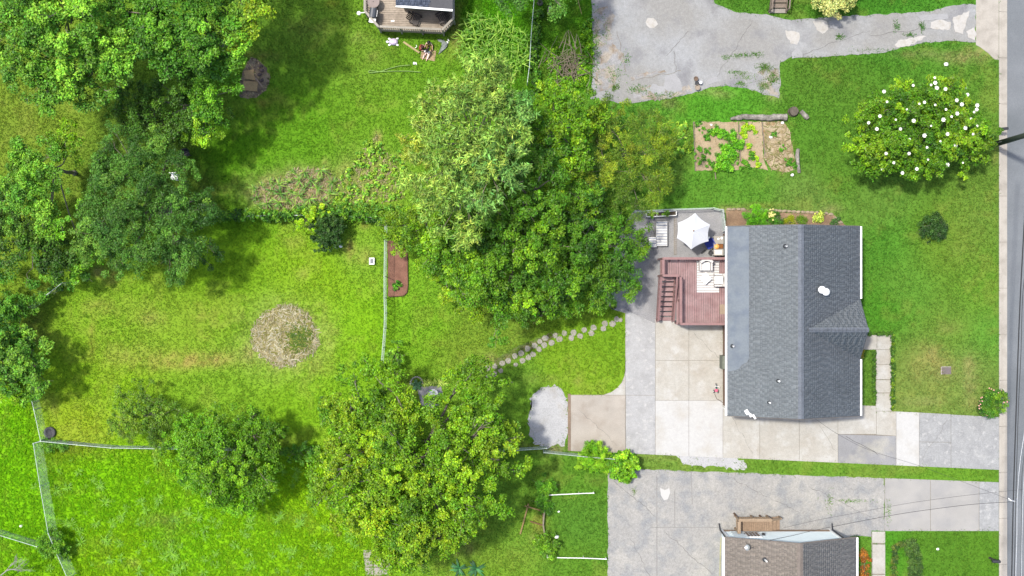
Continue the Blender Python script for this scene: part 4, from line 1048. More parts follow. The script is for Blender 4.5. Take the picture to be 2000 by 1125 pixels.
MB().bar((q.x + .14, q.y, .22), (q.x + .32, q.y + .03, .24), .04, .03).build("handle", M_DARK, pk)
q = P(1373, 492, .03); MB().bar((q.x - .12, q.y - .1, .06), (q.x + .16, q.y + .12, .06), .12, .07).build("sandal", M_DARK, label="dark sandal lying on the patio gravel", cat="sandal")
# round black planter and a cross-shaped stand by the tree
q = P(1198, 598, .3); bp = empty("planter", (q.x, q.y, .024), "round black planter at the foot of the tree canopy", "planter")
MB().lathe((q.x, q.y, .026), [(.15, 0), (.2, .3), (.215, .34), (.17, .34), (.16, .26)], 16).build("pot", M_DARK, bp)
MB().lathe((q.x, q.y, .25), [(.165, 0), (.16, .04)], 14).build("soil", MATS["dark_soil"], bp)
q = P(1232, 572, .75); cs = empty("clothes_stand", (q.x, q.y, .024), "white cross-armed metal stand beside the red stairs", "stand")
MB().tube([(q.x, q.y, .03), (q.x, q.y, .78)], .02, 6).build("pole", M_WHITE, cs)
MB().bar((q.x - .32, q.y - .02, .78), (q.x + .2, q.y + .03, .78), .04, .03).build("arm", M_WHITE, cs); MB().bar((q.x - .02, q.y + .35, .745), (q.x + .02, q.y - .3, .745), .04, .03).build("arm", M_WHITE, cs)
# pots on the asphalt
for k, (px, py, r_, m, lb) in enumerate(((1359, 154, .14, mat("clay_pot", C(150, 128, 110)), "brown clay pot topmost of the pot cluster"), (1361, 163, .13, M_DARK, "dark pot in the middle of the pot cluster"), (1368, 161, .12, M_GREYMET, "grey metal pot at the right of the pot cluster"),
                                         (1362, 171, .17, mat("tan_pot", C(206, 190, 170)), "wide tan pot lowest of the pot cluster"))):
    q = P(px, py, .2); r0_ = empty("flower_pot", (q.x, q.y, .03), lb, "pot", "pots standing on the asphalt")
    MB().lathe((q.x, q.y, .031), [(r_ * .7, 0), (r_, .24), (r_ * 1.08, .27), (r_ * .85, .27), (r_ * .8, .2)], 14).build("pot", m, r0_)
    MB().lathe((q.x, q.y, .2), [(r_ * .82, 0), (r_ * .8, .03)], 12).build("soil", MATS["dark_soil"], r0_)
# child's tricycle by the house wall
q = P(1399, 760, .3); tc = empty("tricycle", (q.x, q.y, .055), "small teal and pink child tricycle by the house wall", "tricycle")
for k, (dx, dy, r_) in enumerate(((0, .22, .14), (-.13, -.16, .1), (.13, -.16, .1))):
    w_ = MB(); c_ = Vector((q.x + dx, q.y + dy, .055 + r_))
    w_.tube([c_ + Vector((0, r_ * math.cos(t), r_ * math.sin(t))) for t in np.linspace(0, 6.2832, 15)], .022, 6, cap=False)
    wh = w_.build("wheel", M_DARK, tc)
    MB().box(c_, (.05, .04, .04)).build("hub", M_WHITE, wh)
    sp = MB()
    for t in np.linspace(0, 3.14, 4)[:-1]: sp.bar(c_ - Vector((0, r_ * math.cos(t), r_ * math.sin(t))), c_ + Vector((0, r_ * math.cos(t), r_ * math.sin(t))), .012, .012)
    sp.build("spokes", M_WHITE, wh)
MB().tube([(q.x, q.y + .2, .42), (q.x, q.y + .02, .3), (q.x, q.y - .16, .2)], .022, 6).build("frame", mat("teal_paint", (.01, .12, .13), rough=.4), tc)
MB().box((q.x, q.y - .08, .34), (.2, .18, .05), taper=.8).build("saddle", mat("pink_plastic", (.6, .12, .2), rough=.4), tc)
MB().tube([(q.x - .2, q.y + .14, .52), (q.x, q.y + .2, .46), (q.x + .2, q.y + .14, .52)], .014, 6).build("handlebar", M_WHITE, tc)
q = P(1404, 782, .1); MB().tube([P(1396, 770, .07), P(1400, 779, .07), P(1407, 783, .07), P(1414, 788, .07)], .018, 6).build("hose", mat("dark_hose", (.09, .07, .055)), label="short dark hose lying beside the house corner", cat="hose")

# ---- brown-roofed house
ZE2, ZR2 = 2.9, 4.7
bx0, bx1 = P(1415, 0, ZE2).x, P(1673, 0, ZE2).x
byt = P(0, 1050, ZE2).y; byb = byt - 10.5; bxm = (bx0 + bx1) / 2 + .15
hb = empty("house", (bxm, (byt + byb) / 2, 0), "brown-roofed house with pale blue siding at the bottom edge", "house")
M_SIDING = mat("siding_pale", (.6, .67, .68), coarse=(1, .03), fine=(10, .04))
wy = byt - .14
MB().prism([(bx0 + .35, byb + .3), (bx1 - .95, byb + .3), (bx1 - .95, wy - .06), (bx0 + .35, wy - .06)], .0, ZE2 - .1).build("wall", M_SIDING, hb)
zz = .35
while zz < ZR2 - .3:     # clapboards of the gable wall, each a board
    if zz + .2 < ZE2 - .1: xa, xb = bx0 + .35, bx1 - .95
    else:
        t = (zz + .2 - ZE2) / (ZR2 - ZE2); xa, xb = max(bx0 + .35, bx0 + (bxm - bx0) * t + .15), min(bx1 - .95, bx1 + (bxm - bx1) * t - .15)
    if xb - xa > .2: MB().box(((xa + xb) / 2, wy - .02, zz + .1), (xb - xa, .03, .196), rot=Matrix.Rotation(-.06, 3, 'X')).build("clapboard", M_SIDING, hb)
    zz += .2
MB().box(((bx0 + bx1 - .6) / 2, wy - .02, .15), (bx1 - bx0 - 1.2, .1, .34)).build("foundation", mat("foundation_brown", C(186, 160, 136), fine=(9, .12)), hb)
rb = MB()
slope_quad(rb, (bx0, byb, ZE2), (bxm, byb, ZR2), (bxm, byt, ZR2), (bx0, byt, ZE2)); slope_quad(rb, (bxm, byb, ZR2), (bx1, byb, ZE2), (bx1, byt, ZE2), (bxm, byt, ZR2))
roofb = rb.build("roof", M_UNDER, hb)
sl1 = math.hypot(bxm - bx0, ZR2 - ZE2); a1, b1 = (bxm - bx0) / sl1, (ZR2 - ZE2) / sl1
sl2 = math.hypot(bx1 - bxm, ZR2 - ZE2); a2, b2 = (bx1 - bxm) / sl2, (ZR2 - ZE2) / sl2
BC = C(178, 167, 156)
add_shingles("shingles", [((bx0, byb, ZE2), (0, 1, 0), (a1, 0, b1), (-b1, 0, a1), byt - byb, sl1, BC, dict(jit=.05, expo=.16)), ((bx1, byt, ZE2), (0, -1, 0), (-a2, 0, b2), (b2, 0, a2), byt - byb, sl2, C(172, 168, 164), dict(jit=.05, expo=.16))], roofb, 61)
rc = MB(); yy = byb
while yy < byt - .05:
    for s in (-1, 1): rc.box((bxm + s * .085, yy + .12, ZR2 + .014 + rr.uniform(0, .008)), (.2, .235, .022), rot=Matrix.Rotation(s * math.atan2(ZR2 - ZE2, bxm - bx0), 3, 'Y'))
    yy += .24
rc.build("ridge_caps", mat("ridge_cap_brown", C(160, 148, 138), coarse=(3, .12)), roofb, kind="stuff")
for xx in (bx0 - .05, bx1 + .05):
    g = MB(); g.bar((xx - .05, byb, ZE2 - .05), (xx - .05, byt, ZE2 - .05), .02, .12); g.bar((xx + .05, byb, ZE2 - .05), (xx + .05, byt, ZE2 - .05), .02, .12); g.bar((xx, byb, ZE2 - .11), (xx, byt, ZE2 - .11), .1, .02)
    g.build("gutter", M_WHITE, roofb)
f = MB(); f.bar((bx0, byt + .02, ZE2 - .09), (bxm, byt + .02, ZR2 - .09), .03, .14); f.bar((bxm, byt + .02, ZR2 - .09), (bx1, byt + .02, ZE2 - .09), .03, .14); f.build("fascia", mat("fascia_brown", C(176, 164, 154)), roofb)
for xx, s in ((bx0 + .28, 0), (bx1 - .9, 1)):
    MB().box((xx + (.07 if not s else .0), wy + .0, 1.4), (.1, .12, 2.75)).build("corner_trim", M_WHITE, hb)
    MB().tube([(xx - .15 + .3 * s, wy + .08, ZE2 - .25), (xx - .1 + .2 * s, wy + .1, .35), (xx - .12 + .26 * s, wy + .45, .12)], .05, 6).build("downspout", M_DARK, hb)
wx = P(1470, 0, 1.6).x
wn_ = MB().box((wx, wy + .02, 1.55), (.95, .06, 1.35)).build("window", M_WHITE, hb)
for r_ in range(2):
    for k in range(4): MB().box((wx - .31 + k * .205, wy + .06, 1.2 + r_ * .62), (.15, .02, .5)).build("pane", M_GLASS, wn_)
MB().box((P(1491, 0, 1.5).x, wy + .05, 1.5), (.16, .1, .35)).build("meter_box", M_DARK, hb)
dr = MB().box((P(1443, 0, 1.2).x, wy + .02, 1.45), (.85, .05, 1.95)).build("door", M_SIDING, hb)
MB().box((P(1443, 0, 1.2).x + .32, wy + .06, 1.4), (.05, .04, .12)).build("handle", M_DARK, dr)
def zb(x): return ZE2 + ((x - bx0) / (bxm - bx0) if x < bxm else (bx1 - x) / (bx1 - bxm)) * (ZR2 - ZE2)
def on_b(px, py):
    z = 3.5
    for _ in range(10): p = P(px, py, z); z = zb(p.x)
    return P(px, py, z)
q = on_b(1494, 1093); v = MB().lathe((q.x, q.y, q.z - .1), [(.055, 0), (.055, .6), (.045, .6), (.04, .5)], 10).build("vent_pipe", M_WHITE, roofb); MB().lathe((q.x, q.y, q.z - .06), [(.16, 0), (.15, .08), (.06, .14)], 10).build("boot", M_DARK, v)
q = on_b(1462, 1068); ds = empty("satellite_dish", q, "small grey satellite dish on the brown roof", "satellite dish")
for t in (0, 2.1, 4.2): MB().tube([q + Vector((.3 * math.cos(t), .3 * math.sin(t), .0 + .13 * math.cos(t))), q + Vector((0, 0, .45))], .016, 5).build("leg", M_DARK, ds)
dm = MB(); vs = []; fs = []
ax = Vector((-.75, .2, .62)).normalized(); u_ = ax.cross(Vector((0, 0, 1))).normalized(); w_ = ax.cross(u_); cc = q + Vector((-.12, .05, .5))
vs.append(cc)
for ring in (1, 2, 3):
    for k in range(14):
        t = 2 * math.pi * k / 14; rad = .19 * ring / 3; vs.append(cc + u_ * rad * math.cos(t) + w_ * rad * math.sin(t) + ax * .09 * (ring / 3) ** 2)
for k in range(14): fs.append((0, 1 + k, 1 + (k + 1) % 14))
for r_ in range(2):
    for k in range(14): fs.append((1 + r_ * 14 + k, 1 + (r_ + 1) * 14 + k, 1 + (r_ + 1) * 14 + (k + 1) % 14, 1 + r_ * 14 + (k + 1) % 14))
dm.add(vs, fs).build("reflector", M_GREYMET, ds, smooth=True)
MB().tube([cc - w_ * -.2, cc + ax * .32], .012, 5).build("feed_arm", M_GREYMET, ds); MB().box(cc + ax * .33, (.06, .06, .08)).build("receiver", M_WHITE, ds)
# wooden side porch
M_TAN = mat("tan_wood", C(196, 168, 140), coarse=(1.5, .1), fine=(9, .15)); M_TAN2 = mat("tan_wood_rail", C(206, 180, 150), coarse=(1.5, .08), fine=(9, .12))
ZP = .55
pa, pb_ = P(1438, 1010, ZP), P(1500, 1040, ZP)
po = empty("porch", ((pa.x + pb_.x) / 2, (pa.y + wy) / 2, 0), "tan wooden side porch with rails and steps", "porch")
x = pa.x
while x < pb_.x - .05:
    MB().box((x + .065, (pa.y + wy) / 2 + .03, ZP - .02), (.125, pa.y - wy - .04, .04)).build("board", M_TAN, po); x += .14
rail_run((pa.x, pa.y), (pb_.x, pa.y), po, z0=ZP, z1=ZP + .95, m=M_TAN2, w=.2); rail_run((pa.x, pa.y - .1), (pa.x, wy + .1), po, z0=ZP, z1=ZP + .95, m=M_TAN2, w=.2)
for q in ((pa.x, pa.y), (pb_.x, pa.y), ((pa.x + pb_.x) / 2, pa.y), (pa.x, wy + .15)): post(*q, ZP + 1.0, po, .1, 0, M_TAN2)
for k in range(3): MB().box((pb_.x + .18 + k * .27, (pa.y + wy) / 2, ZP - .15 - k * .15), (.27, pa.y - wy - .1, .05)).build("tread", M_TAN, po)
MB().bar((pb_.x, pa.y, ZP + .97), (pb_.x + .8, pa.y - .05, .75), .14, .05).build("stair_rail", M_TAN2, po); post(pb_.x + .8, pa.y - .05, .8, po, .09, 0, M_TAN2)
for k, (px, py) in enumerate(((1435, 1004), (1485, 1008))):
    a = P(px, py, .4); MB().bar((a.x, a.y, .12), (a.x + .14, a.y - .22, .62), .1, .09).build("brace", mat("brown_post", C(120, 96, 78)), po)
MB().tube([P(1409, 1050, .05), P(1407, 1070, .05), P(1406, 1125, .05)], .025, 6).build("garden_hose", mat("yellow_hose", C(222, 222, 150)), label="pale yellow hose along the brown-roofed house", cat="hose")
# ---- neighbour house at the top edge (only its side step and shaded wall show)
hc = empty("house", (17.2, 24.2, 0), "neighbour house behind the top edge of the asphalt drive", "house")
MB().prism([(12.0, 19.85), (24.5, 19.85), (24.5, 28), (12.0, 28)], -.05, 2.8).build("wall", mat("siding_grey", C(176, 172, 168)), hc)
rb = MB(); slope_quad(rb, (11.7, 19.45, 2.8), (24.8, 19.45, 2.8), (24.8, 24, 4.6), (11.7, 24, 4.6)); slope_quad(rb, (11.7, 24, 4.6), (24.8, 24, 4.6), (24.8, 28.4, 2.8), (11.7, 28.4, 2.8)); rb.build("roof", M_UNDER, hc)
sx_, sw = P(1518, 0).x, 1.0
ss = empty("wooden_steps", (sx_, P(0, 15).y, 0), "weathered grey wooden steps at the top edge", "steps")
M_GWOOD = mat("grey_wood", C(172, 156, 140), coarse=(1.5, .1), fine=(9, .15))
for k in range(4): MB().box((sx_, P(0, 22).y + k * .3, .1 + k * .17), (sw, .28, .045)).build("tread", M_GWOOD if k else mat("pale_wood", C(200, 192, 180)), ss)
for s in (-1, 1):
    MB().bar((sx_ + s * .53, P(0, 26).y, .1), (sx_ + s * .53, P(0, 26).y + 1.2, .75), .05, .2).build("stringer", M_GWOOD, ss)
    MB().bar((sx_ + s * .56, P(0, 24).y, .95), (sx_ + s * .56, P(0, 24).y + 1.2, 1.5), .09, .05).build("handrail", M_GWOOD, ss); post(sx_ + s * .56, P(0, 23).y, .95, ss, .09, 0, M_GWOOD)

# ---- neighbour's octagonal deck (top)
ZQ = .8
M_GREYDECK = mat("tan_deck", C(216, 200, 180), coarse=(1.5, .12), fine=(7, .16), second=C(198, 182, 162), sec=(1.2, .56, .1)); M_PALERAIL = mat("pale_rail", C(214, 206, 190), fine=(9, .12))
oct_ = [(716, -45), (716, 28), (742, 58), (866, 64), (887, 42), (887, -45)]
ow = [P(px, py, ZQ) for px, py in oct_]
dk2 = empty("deck", ((ow[0].x + ow[-1].x) / 2, ow[2].y + 1.5, 0), "weathered tan deck with angled corners and pale railing", "deck")
def clip_x(y):
    xs = []
    for i in range(len(ow)):
        a, b = ow[i], ow[(i + 1) % len(ow)]
        if (a.y - y) * (b.y - y) < 0: xs.append(a.x + (b.x - a.x) * (y - a.y) / (b.y - a.y))
    return (min(xs), max(xs)) if len(xs) >= 2 else None
y = min(q.y for q in ow) + .02
while y < ow[0].y - .1:
    u0, u1 = clip_x(y + .005), clip_x(y + .125)
    if u0 and u1: MB().prism([(u0[0], y), (u0[1], y), (u1[1], y + .13), (u1[0], y + .13)], ZQ - .04, ZQ + rr.uniform(-.002, .003)).build("board", M_GREYDECK, dk2)
    y += .143
for i in range(5):
    a, b = ow[i], ow[i + 1]; rail_run(a.lerp(b, .02), a.lerp(b, .98), dk2, z0=ZQ, z1=ZQ + .95, w=.14, m=M_PALERAIL, step=.14)
    n = 3 if i == 2 else 1
    for k in range(n): q = a.lerp(b, k / n); post(q.x, q.y, ZQ + .96, dk2, .1, 0, M_PALERAIL)
sk = MB()
for i in range(5): a, b = ow[i], ow[i + 1]; sk.bar((a.x, a.y, ZQ - .18), (b.x, b.y, ZQ - .18), .05, .26)
sk.build("frame", M_GREYDECK, dk2)
# roof behind it
ax_, bx_ = P(773, 0, 3.2).x, P(884, 0, 3.2).x; ey = P(0, 15, 3.2).y
h4 = empty("house", ((ax_ + bx_) / 2, ey + 3, 0), "house corner with dark blue-grey roof above the tan deck", "house")
MB().prism([(ax_ + .35, ey + .35), (bx_ - .3, ey + .35), (bx_ - .3, ey + 6), (ax_ + .35, ey + 6)], 0, 3.05).build("wall", mat("tan_siding", C(190, 178, 160)), h4)
rb = MB(); slope_quad(rb, (ax_, ey + .15, 3.2), (bx_, ey - .12, 3.2), (bx_, ey + 4, 4.2), (ax_, ey + 4, 4.2)); rf4 = rb.build("roof", M_UNDER, h4)
add_shingles("shingles", [((ax_, ey + .03, 3.205), (1, 0, 0), (0, .97, .242), (0, -.242, .97), bx_ - ax_, 4.1, C(122, 132, 152), dict(jit=.1))], rf4, 66)
MB().bar((ax_, ey + .1, 3.18), (bx_, ey - .17, 3.18), .12, .1).build("gutter", M_WHITE, rf4)
# table, grill, chairs on that deck
q = P(729, 3, ZQ + .75); rt = empty("round_table", (q.x, q.y, ZQ), "round mauve-grey table in the corner of the tan deck", "table")
MB().lathe((q.x, q.y, ZQ + .70), [(.38, 0), (.4, .02), (.4, .04), (.36, .05)], 24).build("table_top", mat("mauve_top", C(196, 180, 174), fine=(9, .06)), rt)
MB().lathe((q.x, q.y, ZQ + .745), [(.035, 0), (.03, .03)], 8).build("hole_cap", M_DARK, rt)
for t in (.8, 2.37, 3.94, 5.5): MB().tube([(q.x + .3 * math.cos(t), q.y + .3 * math.sin(t), ZQ + .01), (q.x + .22 * math.cos(t), q.y + .22 * math.sin(t), ZQ + .7)], .02, 5).build("leg", M_DARK, rt)
q = P(729, 26, ZQ + .8); gr = empty("grill", (q.x, q.y, ZQ), "black barrel grill with grey side shelf on the tan deck", "grill")
lid = MB(); vs = []; fs = []
Mg = Matrix.Rotation(-.15, 3, 'Z')
for i in range(7):
    t = math.pi * i / 6
    for s in (-1, 1): vs.append(q + Mg @ Vector((-.24 * math.cos(t), s * .3, .05 + .22 * math.sin(t))))
for i in range(6): fs.append((2 * i, 2 * i + 2, 2 * i + 3, 2 * i + 1))
fs.append(tuple(range(0, 14, 2))); fs.append(tuple(range(13, 0, -2)))
lid.add(vs, fs).build("lid", mat("grill_black", (.05, .055, .065), rough=.35, spec=.5), gr)
MB().box(q + Vector((0, 0, -.05)), (.5, .62, .2), rz=-.15).build("firebox", M_DARK, gr)
sh = MB().box(q + Mg @ Vector((.02, -.47, .02)), (.42, .26, .03), rz=-.15).build("side_shelf", M_GREYMET, gr)
MB().tube([q + Mg @ Vector((.26, -.2, .12)), q + Mg @ Vector((.26, .2, .12))], .016, 6).build("handle", M_GREYMET, gr)
for sx_ in (-1, 1):
    for sy_ in (-1, 1): MB().box(q + Mg @ Vector((sx_ * .2, sy_ * .26, -.47)), (.04, .04, .64)).build("leg", M_DARK, gr)
M_BROWNCH = mat("brown_chair", (.035, .028, .026), rough=.6)
def deck_chair(px, py, rz, label):
    p = P(px, py, ZQ + .4); r_ = empty("deck_chair", (p.x, p.y, ZQ), label, "chair", "dark chairs on the tan deck")
    o = Vector((p.x, p.y, ZQ))
    for k in range(5): MB().box(o + Vector((0, -.2 + k * .11, .38)), (.5, .08, .025)).build("seat_slat", M_BROWNCH, r_)
    for k in range(5): MB().bar(o + Vector((-.2 + k * .1, .28, .36)), o + Vector((-.22 + k * .11, .5, .92)), .07, .025, up=(0, -1, .4)).build("back_slat", M_BROWNCH, r_)
    for s in (-1, 1):
        MB().box(o + Vector((s * .31, .0, .6)), (.1, .62, .03)).build("armrest", M_BROWNCH, r_)
        MB().box(o + Vector((s * .3, -.26, .3)), (.05, .06, .58)).build("leg", M_BROWNCH, r_); MB().box(o + Vector((s * .28, .27, .29)), (.05, .06, .56)).build("leg", M_BROWNCH, r_)
    r_.rotation_euler.z = rz
    return r_
deck_chair(811, 37, 1.2, "dark slatted chair nearer the grill on the tan deck"); deck_chair(863, 34, -1.1, "dark slatted chair in the right corner of the tan deck")
q = P(767, 41, ZQ); MB().box((q.x, q.y, ZQ + .012), (.22, .09, .015), rz=.15).build("paper_scrap", M_WHITE, label="white paper scrap lying on the tan deck", cat="paper")
q = P(705, 32, .5); br = empty("bird_feeder", (q.x, q.y, 0), "white bracketed feeder sticking out from the tan deck rail", "feeder")
a = ow[1]; MB().bar((a.x, a.y - .05, 1.5), (q.x - .02, q.y, 1.45), .05, .04).build("arm", M_WHITE, br); MB().lathe((q.x - .02, q.y, 1.18), [(.1, 0), (.1, .2), (.13, .22), (.02, .3)], 10).build("feeder_body", M_WHITE, br)

# ---------------------------------------------------------------- fences
M_GALV = mat("galvanised", (.36, .42, .38), rough=.5, metal=.3, coarse=(1, .05), fine=(9, .05))
M_GALV_G = mat("galvanised_pale", (.40, .48, .41), rough=.6, coarse=(1, .05), fine=(9, .05))
def chain_fence(label, pts, h=1.25, gap=.075, wr=.0024, m=None, mesh=True, step=2.4, rail_r=.019):
    """pts: pixels of the top rail"""
    m = m or M_GALV
    W = [P(px, py, h) for px, py in pts]
    c = sum(W, Vector()) / len(W); c.z = 0
    r_ = empty("chain_link_fence", c, label, "fence")
    net = MB()
    for a, b in zip(W[:-1], W[1:]):
        MB().tube([a, b], rail_r, 6).build("top_rail", m, r_)
        ln = (b - a).length; n = max(1, round(ln / step))
        for k in range(n):
            q = a.lerp(b, k / n); MB().tube([(q.x, q.y, -.1), (q.x, q.y, h + .03)], .03, 6).build("post", m, r_)
        if mesh:
            d = (b - a) / ln; s = -h
            hh = h - .04
            while s < ln:
                for sg in (1, -1):
                    s0, s1 = (s, s + hh) if sg == 1 else (s + hh, s)
                    za, zb_ = .03, h
                    def pt(t):
                        return None
                    # clip the diagonal wire to the panel
                    t0, t1 = 0.0, 1.0
                    ds_ = s1 - s0
                    ta, tb_ = (0 - s0) / ds_, (ln - s0) / ds_
                    t0, t1 = max(0, min(ta, tb_)), min(1, max(ta, tb_))
                    if t1 - t0 > .02:
                        p0 = a + d * (s0 + ds_ * t0); p1 = a + d * (s0 + ds_ * t1)
                        net.tube([(p0.x, p0.y, za + (zb_ - za) * t0), (p1.x, p1.y, za + (zb_ - za) * t1)], wr, 3, cap=False)
                s += gap * 1.414
    q = W[-1]; MB().tube([(q.x, q.y, -.1), (q.x, q.y, h + .03)], .03, 6).build("post", m, r_)
    if mesh: net.build("chain_link", m, r_)
    return r_
chain_fence("chain-link fence between the yellowish lawn and the mulch bed", [(752, 430), (751, 470), (750, 540), (750, 582), (751, 612), (750, 642), (747, 680), (744, 716)], h=1.5, m=M_GALV_G)
chain_fence("long chain-link fence along the foot of the yellowish lawn", [(65, 866), (79, 862), (150, 869), (216, 875), (330, 877), (480, 880)], h=1.25)
chain_fence("chain-link fence stretch between the large tree and the white gravel", [(930, 884), (1010, 880), (1068, 876)], h=1.25)
chain_fence("chain-link fence below the concrete pad", [(1062, 884), (1140, 892), (1200, 897)], h=1.25)
chain_fence("leaning chain-link fence down the lower left lawn", [(65, 867), (78, 950), (94, 1042), (112, 1085), (132, 1130)], h=1.5, m=M_GALV_G)
chain_fence("short chain-link fence above the old tyre", [(52, 740), (66, 800), (79, 860)], h=1.2)
chain_fence("chain-link fence crossing the lower left corner", [(-20, 1040), (0, 1046), (72, 1068)], h=1.25)
chain_fence("pale green patio fence around the white umbrella", [(1240, 413), (1300, 409), (1395, 406), (1412, 410), (1418, 449)], h=1.1, m=M_GALV_G)
chain_fence("chain-link fence beside the corn patch at the top", [(1044, -10), (1038, 60), (1034, 130), (1030, 160)], h=1.3, m=M_GALV_G)
chain_fence("vine-covered fence at the left edge", [(122, 552), (80, 584), (40, 612)], h=1.2)
chain_fence("fence hidden in vines along the top of the yellowish lawn", [(400, 424), (520, 421), (640, 420), (752, 426)], h=.85)
# low white rails of the dog run
def pipe_rail(label, pts, h=.5):
    W = [P(px, py, h) for px, py in pts]; c = sum(W, Vector()) / len(W); c.z = 0
    r_ = empty("rail_fence", c, label, "fence", "low white rails on the small lawn")
    for a, b in zip(W[:-1], W[1:]): MB().tube([a, b], .03, 6).build("rail", M_WHITE, r_)
    for q in W: MB().tube([(q.x, q.y, -.05), (q.x, q.y, h + .05)], .03, 6).build("post", M_WHITE, r_)
    return r_
pipe_rail("low white rail nearest the feathery bushes", [(1072, 967), (1131, 964), (1160, 963)]); pipe_rail("low white rail at the bottom of the small lawn", [(1068, 1082), (1069, 1089), (1140, 1090), (1184, 1092)])
mb = MB(); mb.tube([P(1064, 996, .35), P(1062, 1010, .4), P(1061, 1025, .35), P(1064, 1045, .3), P(1066, 1060, .2)], [.05, .06, .05, .05, .03], 7)
mb.build("bent_branch", M_BARK_PALE, smooth=True, label="bent pale branch edging the wooden frame", cat="branch")
# wooden frame lying on the grass
wf = empty("timber_frame", P(1040, 1015), "open frame of pale timbers lying on the grass", "frame")
for a, b, w_ in (((1032, 984), (1016, 1043), .09), ((1025, 988), (1060, 998), .08), ((1035, 1018), (1061, 1026), .07), ((1060, 998), (1061, 1026), .06)):
    MB().bar(P(*a, .12), P(*b, .12), w_, .1).build("timber", mat("pale_timber", C(200, 172, 112), fine=(9, .12)) if w_ > .075 else mat("brown_timber", C(150, 116, 78), fine=(9, .12)), wf)

# ---------------------------------------------------------------- pole, wires, mailboxes
pb = P(1936, 284); pole = empty("utility_pole", pb, "tall dark green-brown utility pole beside the street", "utility pole")
MB().tube([(pb.x, pb.y, -.2), (pb.x, pb.y, 5), (pb.x, pb.y, 11)], [.19, .165, .13], 12).build("pole", mat("pole_wood", C(92, 104, 88), fine=(7, .2)), pole, smooth=True)
MB().box((pb.x, pb.y, 10.2), (.12, 2.2, .12)).build("crossarm", mat("arm_wood", C(110, 100, 86)), pole)
MB().bar((pb.x - .17, pb.y + .0, .3), (pb.x - .17, pb.y + .0, 2.0), .04, .02).build("conduit", M_GREYMET, pole)
for k in (-1, 0, 1): MB().lathe((pb.x, pb.y + k * .9, 10.26), [(.03, 0), (.06, .06), (.03, .12), (.05, .18)], 8).build("insulator", M_GREYMET, pole)
M_WIRE = mat("black_wire", (.018, .018, .02), rough=.6); M_WIRE2 = mat("grey_wire", (.42, .43, .45), rough=.5, metal=.4)
def wire(label, pts, r, m, name="power_line"):
    """pts: (px, py, z)"""
    W = [P(a, b, c) for a, b, c in pts]
    out = []
    for i in range(len(W) - 1):     # catmull-rom
        p0, p1, p2, p3 = W[max(i - 1, 0)], W[i], W[i + 1], W[min(i + 2, len(W) - 1)]
        for k in range(6):
            t = k / 6; out.append(.5 * ((2 * p1) + (p2 - p0) * t + (2 * p0 - 5 * p1 + 4 * p2 - p3) * t * t + (3 * p1 - p0 - 3 * p2 + p3) * t ** 3))
    out.append(W[-1])
    return MB().tube(out, r, 5).build(name, m, smooth=True, label=label, cat="wire", group="overhead wires")
wire("thick black cable running along the street edge", [(2008, 300, 6.6), (1998, 480, 6.2), (1991, 620, 5.9), (1984, 820, 5.8), (1979, 980, 5.8), (1976, 1125, 6), (1972, 1300, 6.4)], .035, M_WIRE)
wire("thinner dark wire just right of the thick cable", [(2010, 480, 6.6), (1998, 570, 6.6), (1994, 690, 6.6), (1989, 800, 6.6), (1984, 980, 6.6), (1981, 1125, 6.7), (1976, 1300, 7)], .018, M_WIRE)
wire("pale grey wire swinging in to the splice", [(2012, 760, 7), (2000, 850, 7.2), (1992, 905, 7.2), (1987, 975, 7.2), (1986, 1050, 7.2), (1984, 1125, 7.2), (1982, 1300, 7.4)], .02, M_WIRE2)
wire("outermost pale wire over the street", [(2006, 860, 8), (1999, 950, 8), (1996, 1050, 8), (1995, 1125, 8), (1994, 1300, 8)], .018, M_WIRE2)
wire("dashed-looking dark wire over the street centre", [(2004, 860, 7.6), (1996, 930, 7.6), (1995, 1000, 7.6), (1994, 1125, 7.6), (1993, 1300, 7.6)], .012, M_WIRE)
wire("service drop from the splice to the brown roof", [(1980, 980, 6.4), (1912, 984, 5.9), (1840, 992, 5.3), (1750, 1005, 4.7), (1660, 1022, 4.2), (1590, 1036, 3.8), (1548, 1046, 3.4), (1500, 1056, 3.1)], .013, M_WIRE)
wire("second service wire crossing the lower driveway", [(1998, 956, 6.8), (1900, 966, 6.2), (1780, 982, 5.5), (1660, 1004, 4.8), (1600, 1015, 4.4), (1530, 1031, 3.2)], .008, M_WIRE)
wire("service drop from the splice across the grass strip to the grey roof", [(1972, 976, 6.4), (1920, 956, 6.1), (1872, 938, 5.8), (1790, 908, 5.3), (1700, 880, 5.0), (1640, 850, 4.8), (1598, 822, 4.7), (1570, 800, 5.3)], .008, M_WIRE)
q = P(1976, 978, 6.5); spl = empty("wire_splice", q, "pale bracket where the service wires join the cables", "bracket")
MB().bar(q + Vector((-.22, .06, 0)), q + Vector((.28, -.06, 0)), .07, .06).build("bracket", M_GREYMET, spl); MB().bar(q + Vector((-.22, .16, .05)), q + Vector((-.05, .0, .05)), .04, .04).build("clamp", M_WHITE, spl); MB().bar(q + Vector((.2, -.05, .05)), q + Vector((.32, .25, .05)), .04, .04).build("clamp", M_GREYMET, spl)
